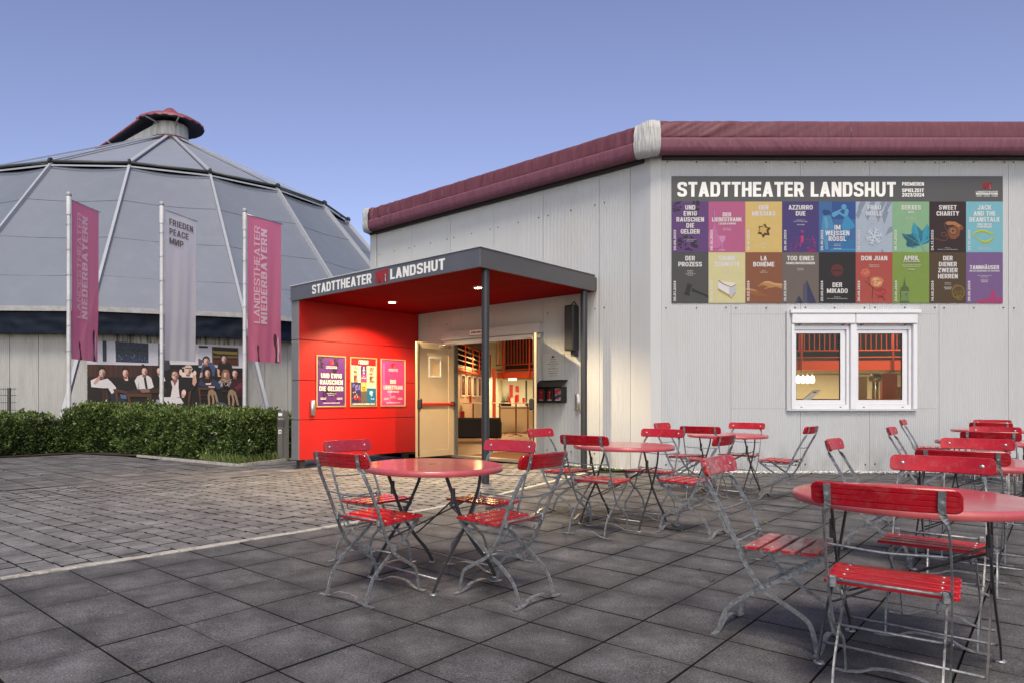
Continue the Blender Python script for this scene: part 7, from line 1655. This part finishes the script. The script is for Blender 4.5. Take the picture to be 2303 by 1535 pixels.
mb = MB(); mb.tube([(2.9, 25.6, 2.0), (8.2, 25.2, 1.86)], .06, 8); mb.tube([(2.9, 26.4, 2.05), (8.2, 26.4, 2.05)], .03, 6); room('ventilation_pipe', mb, M['pipe'])
mb = MB()
for x in (4.1, 4.5, 4.75, 5.1): mb.box(x, x + .06, 27.6, 27.7, .0, 2.1)
room('partition_posts', mb, M['idark'])
# poster papers on the bar side wall, exit lamp
mb = MB(); [mb.box(x, x + .14, 28.1, 28.14, z, z + h) for x, z, h in ((3.5, 1.3, .5), (3.75, 1.5, .25), (3.75, 1.1, .3))]; room('notices', mb, M['redcard'])
M['exit'] = emit_mat('exit_lamp', (1.0, .55, .42), 2.5); mb = MB(); mb.bbox(3.02, 3.32, 24.6, 24.66, 1.88, 2.08, .004); room('exit_lamp', mb, M['exit'])
# behind the window: counter board, lamps, duct, red cabinet
mb = MB(); mb.box(9.0, 14.5, 16.9, 17.6, .0, 1.20); room('bar_board', mb, M['copper'])
mb = MB(); mb.tube([(8.8, 17.9, 2.0), (15.5, 17.8, 2.0)], .04, 8); mb.tube([(8.8, 18.2, 1.86), (15.5, 18.2, 1.88)], .025, 6); mb.tube([(12.3, 17.9, 1.94), (14.3, 18.4, 2.12)], .06, 8); room('ceiling_pipes', mb, M['pipe'])
o = thing('extractor', 'steel extractor drum on twin pipes behind the right window', 'extractor', (11.95, 17.8, 1.1)); mb = MB(); mb.tube([(11.80, 17.8, 1.76), (12.02, 17.8, 1.76)], .10, 16); mb.build('drum', M['steel'], o); mb = MB(); [mb.tube([(x, 17.8, 1.1), (x, 17.8, 1.69)], .035, 10) for x in (11.86, 11.96)]; mb.build('pipe', M['steel'], o)
mb = MB(); mb.bbox(11.55, 11.80, 17.95, 18.0, .9, 1.80, .004); room('pale_panel', mb, M['cream']); mb = MB(); mb.bbox(12.10, 12.50, 17.8, 17.9, .9, 1.88, .004); mb.bbox(12.75, 12.88, 17.9, 18.0, .9, 2.2, .004); room('red_cabinet', mb, M['iron_red'])
mb = MB(); mb.bbox(12.42, 12.75, 17.55, 17.7, .9, 1.52, .004); room('glass_cabinet', mb, M['pipe'])
o = thing('hanging_lamps', 'row of glowing bulbs behind the left window', 'lamp', (9.9, 17.4, 1.9))
for k in range(4): mb = MB(); x = 9.62 + k * .12; mb.lathe([(0, 1.60), (.05, 1.63), (.06, 1.70), (.04, 1.78), (0, 1.80)], 10, (x, 17.35)); mb.build('bulb', M['bulb'], o)
mb = MB(); mb.tube([(9.5, 17.35, 2.0), (10.1, 17.35, 2.0)], .02, 6); [mb.tube([(9.62 + k * .12, 17.35, 1.8), (9.62 + k * .12, 17.35, 2.0)], .006, 4) for k in range(4)]; mb.build('bracket', M['pipe'], o)
o = thing('menu_card', 'pale menu card leaning in the left window', 'menu', (7.05, 11.2, 1.0)); fr = frame((6.15, 11.14, 1.16), (1, 0, 0)); mb = MB(fr); mb.add([(.08, .0, 0), (.22, .0, 0), (.40, .17, 0), (.28, .175, 0), (.08, .0, -.01), (.22, .0, -.01), (.40, .17, -.01), (.28, .175, -.01)], [(0, 1, 2, 3), (7, 6, 5, 4), (0, 4, 5, 1), (1, 5, 6, 2), (2, 6, 7, 3), (3, 7, 4, 0)]); mb.build('card', M['paper'], o)
mb = MB(fr); p = PR(mb, 0, 0, 1, 1, .001, .0004); p.line([(.08, .0), (.28, .175), (.40, .17)], .008, C_(150, 40, 30)); p.rect(.27, .13, .33, .155, C_(160, 60, 50)); mb.build('print', M['print'], o)
mb = MB(); mb.bbox(5.85, 8.0, 11.05, 11.5, .96, 1.0, .004); room('window_shelf', mb, M['copper'])
# the foyer's own lamps
def alamp(x, y, z, sx, sy, e, col, rot=(0, 0, 0)):
    ld = D.lights.new('foyer_lamp', 'AREA'); ld.shape = 'RECTANGLE'; ld.size = sx; ld.size_y = sy; ld.energy = e; ld.color = col; o = D.objects.new('foyer_lamp', ld); COL.objects.link(o); o.location = (x, y, z); o.rotation_euler = rot; return o
WM = (1.0, .72, .38)
alamp(4.3, 26.3, 2.1, 3.0, 1.2, 150, (1.0, .84, .52)); alamp(1.9, 21.5, 2.6, .6, 2.0, 90, (1.0, .62, .28)); alamp(12.5, 20.3, 2.2, 4.5, 1.2, 280, (1.0, .82, .50)); alamp(2.2, 17.2, 4.6, 1.0, 1.0, 60, (1.0, .5, .22)); alamp(11.5, 14.6, 4.6, 3.0, 1.0, 300, (1.0, .62, .34)); alamp(4.5, 19.5, 4.8, 1.5, 1.0, 170, (1.0, .5, .25))
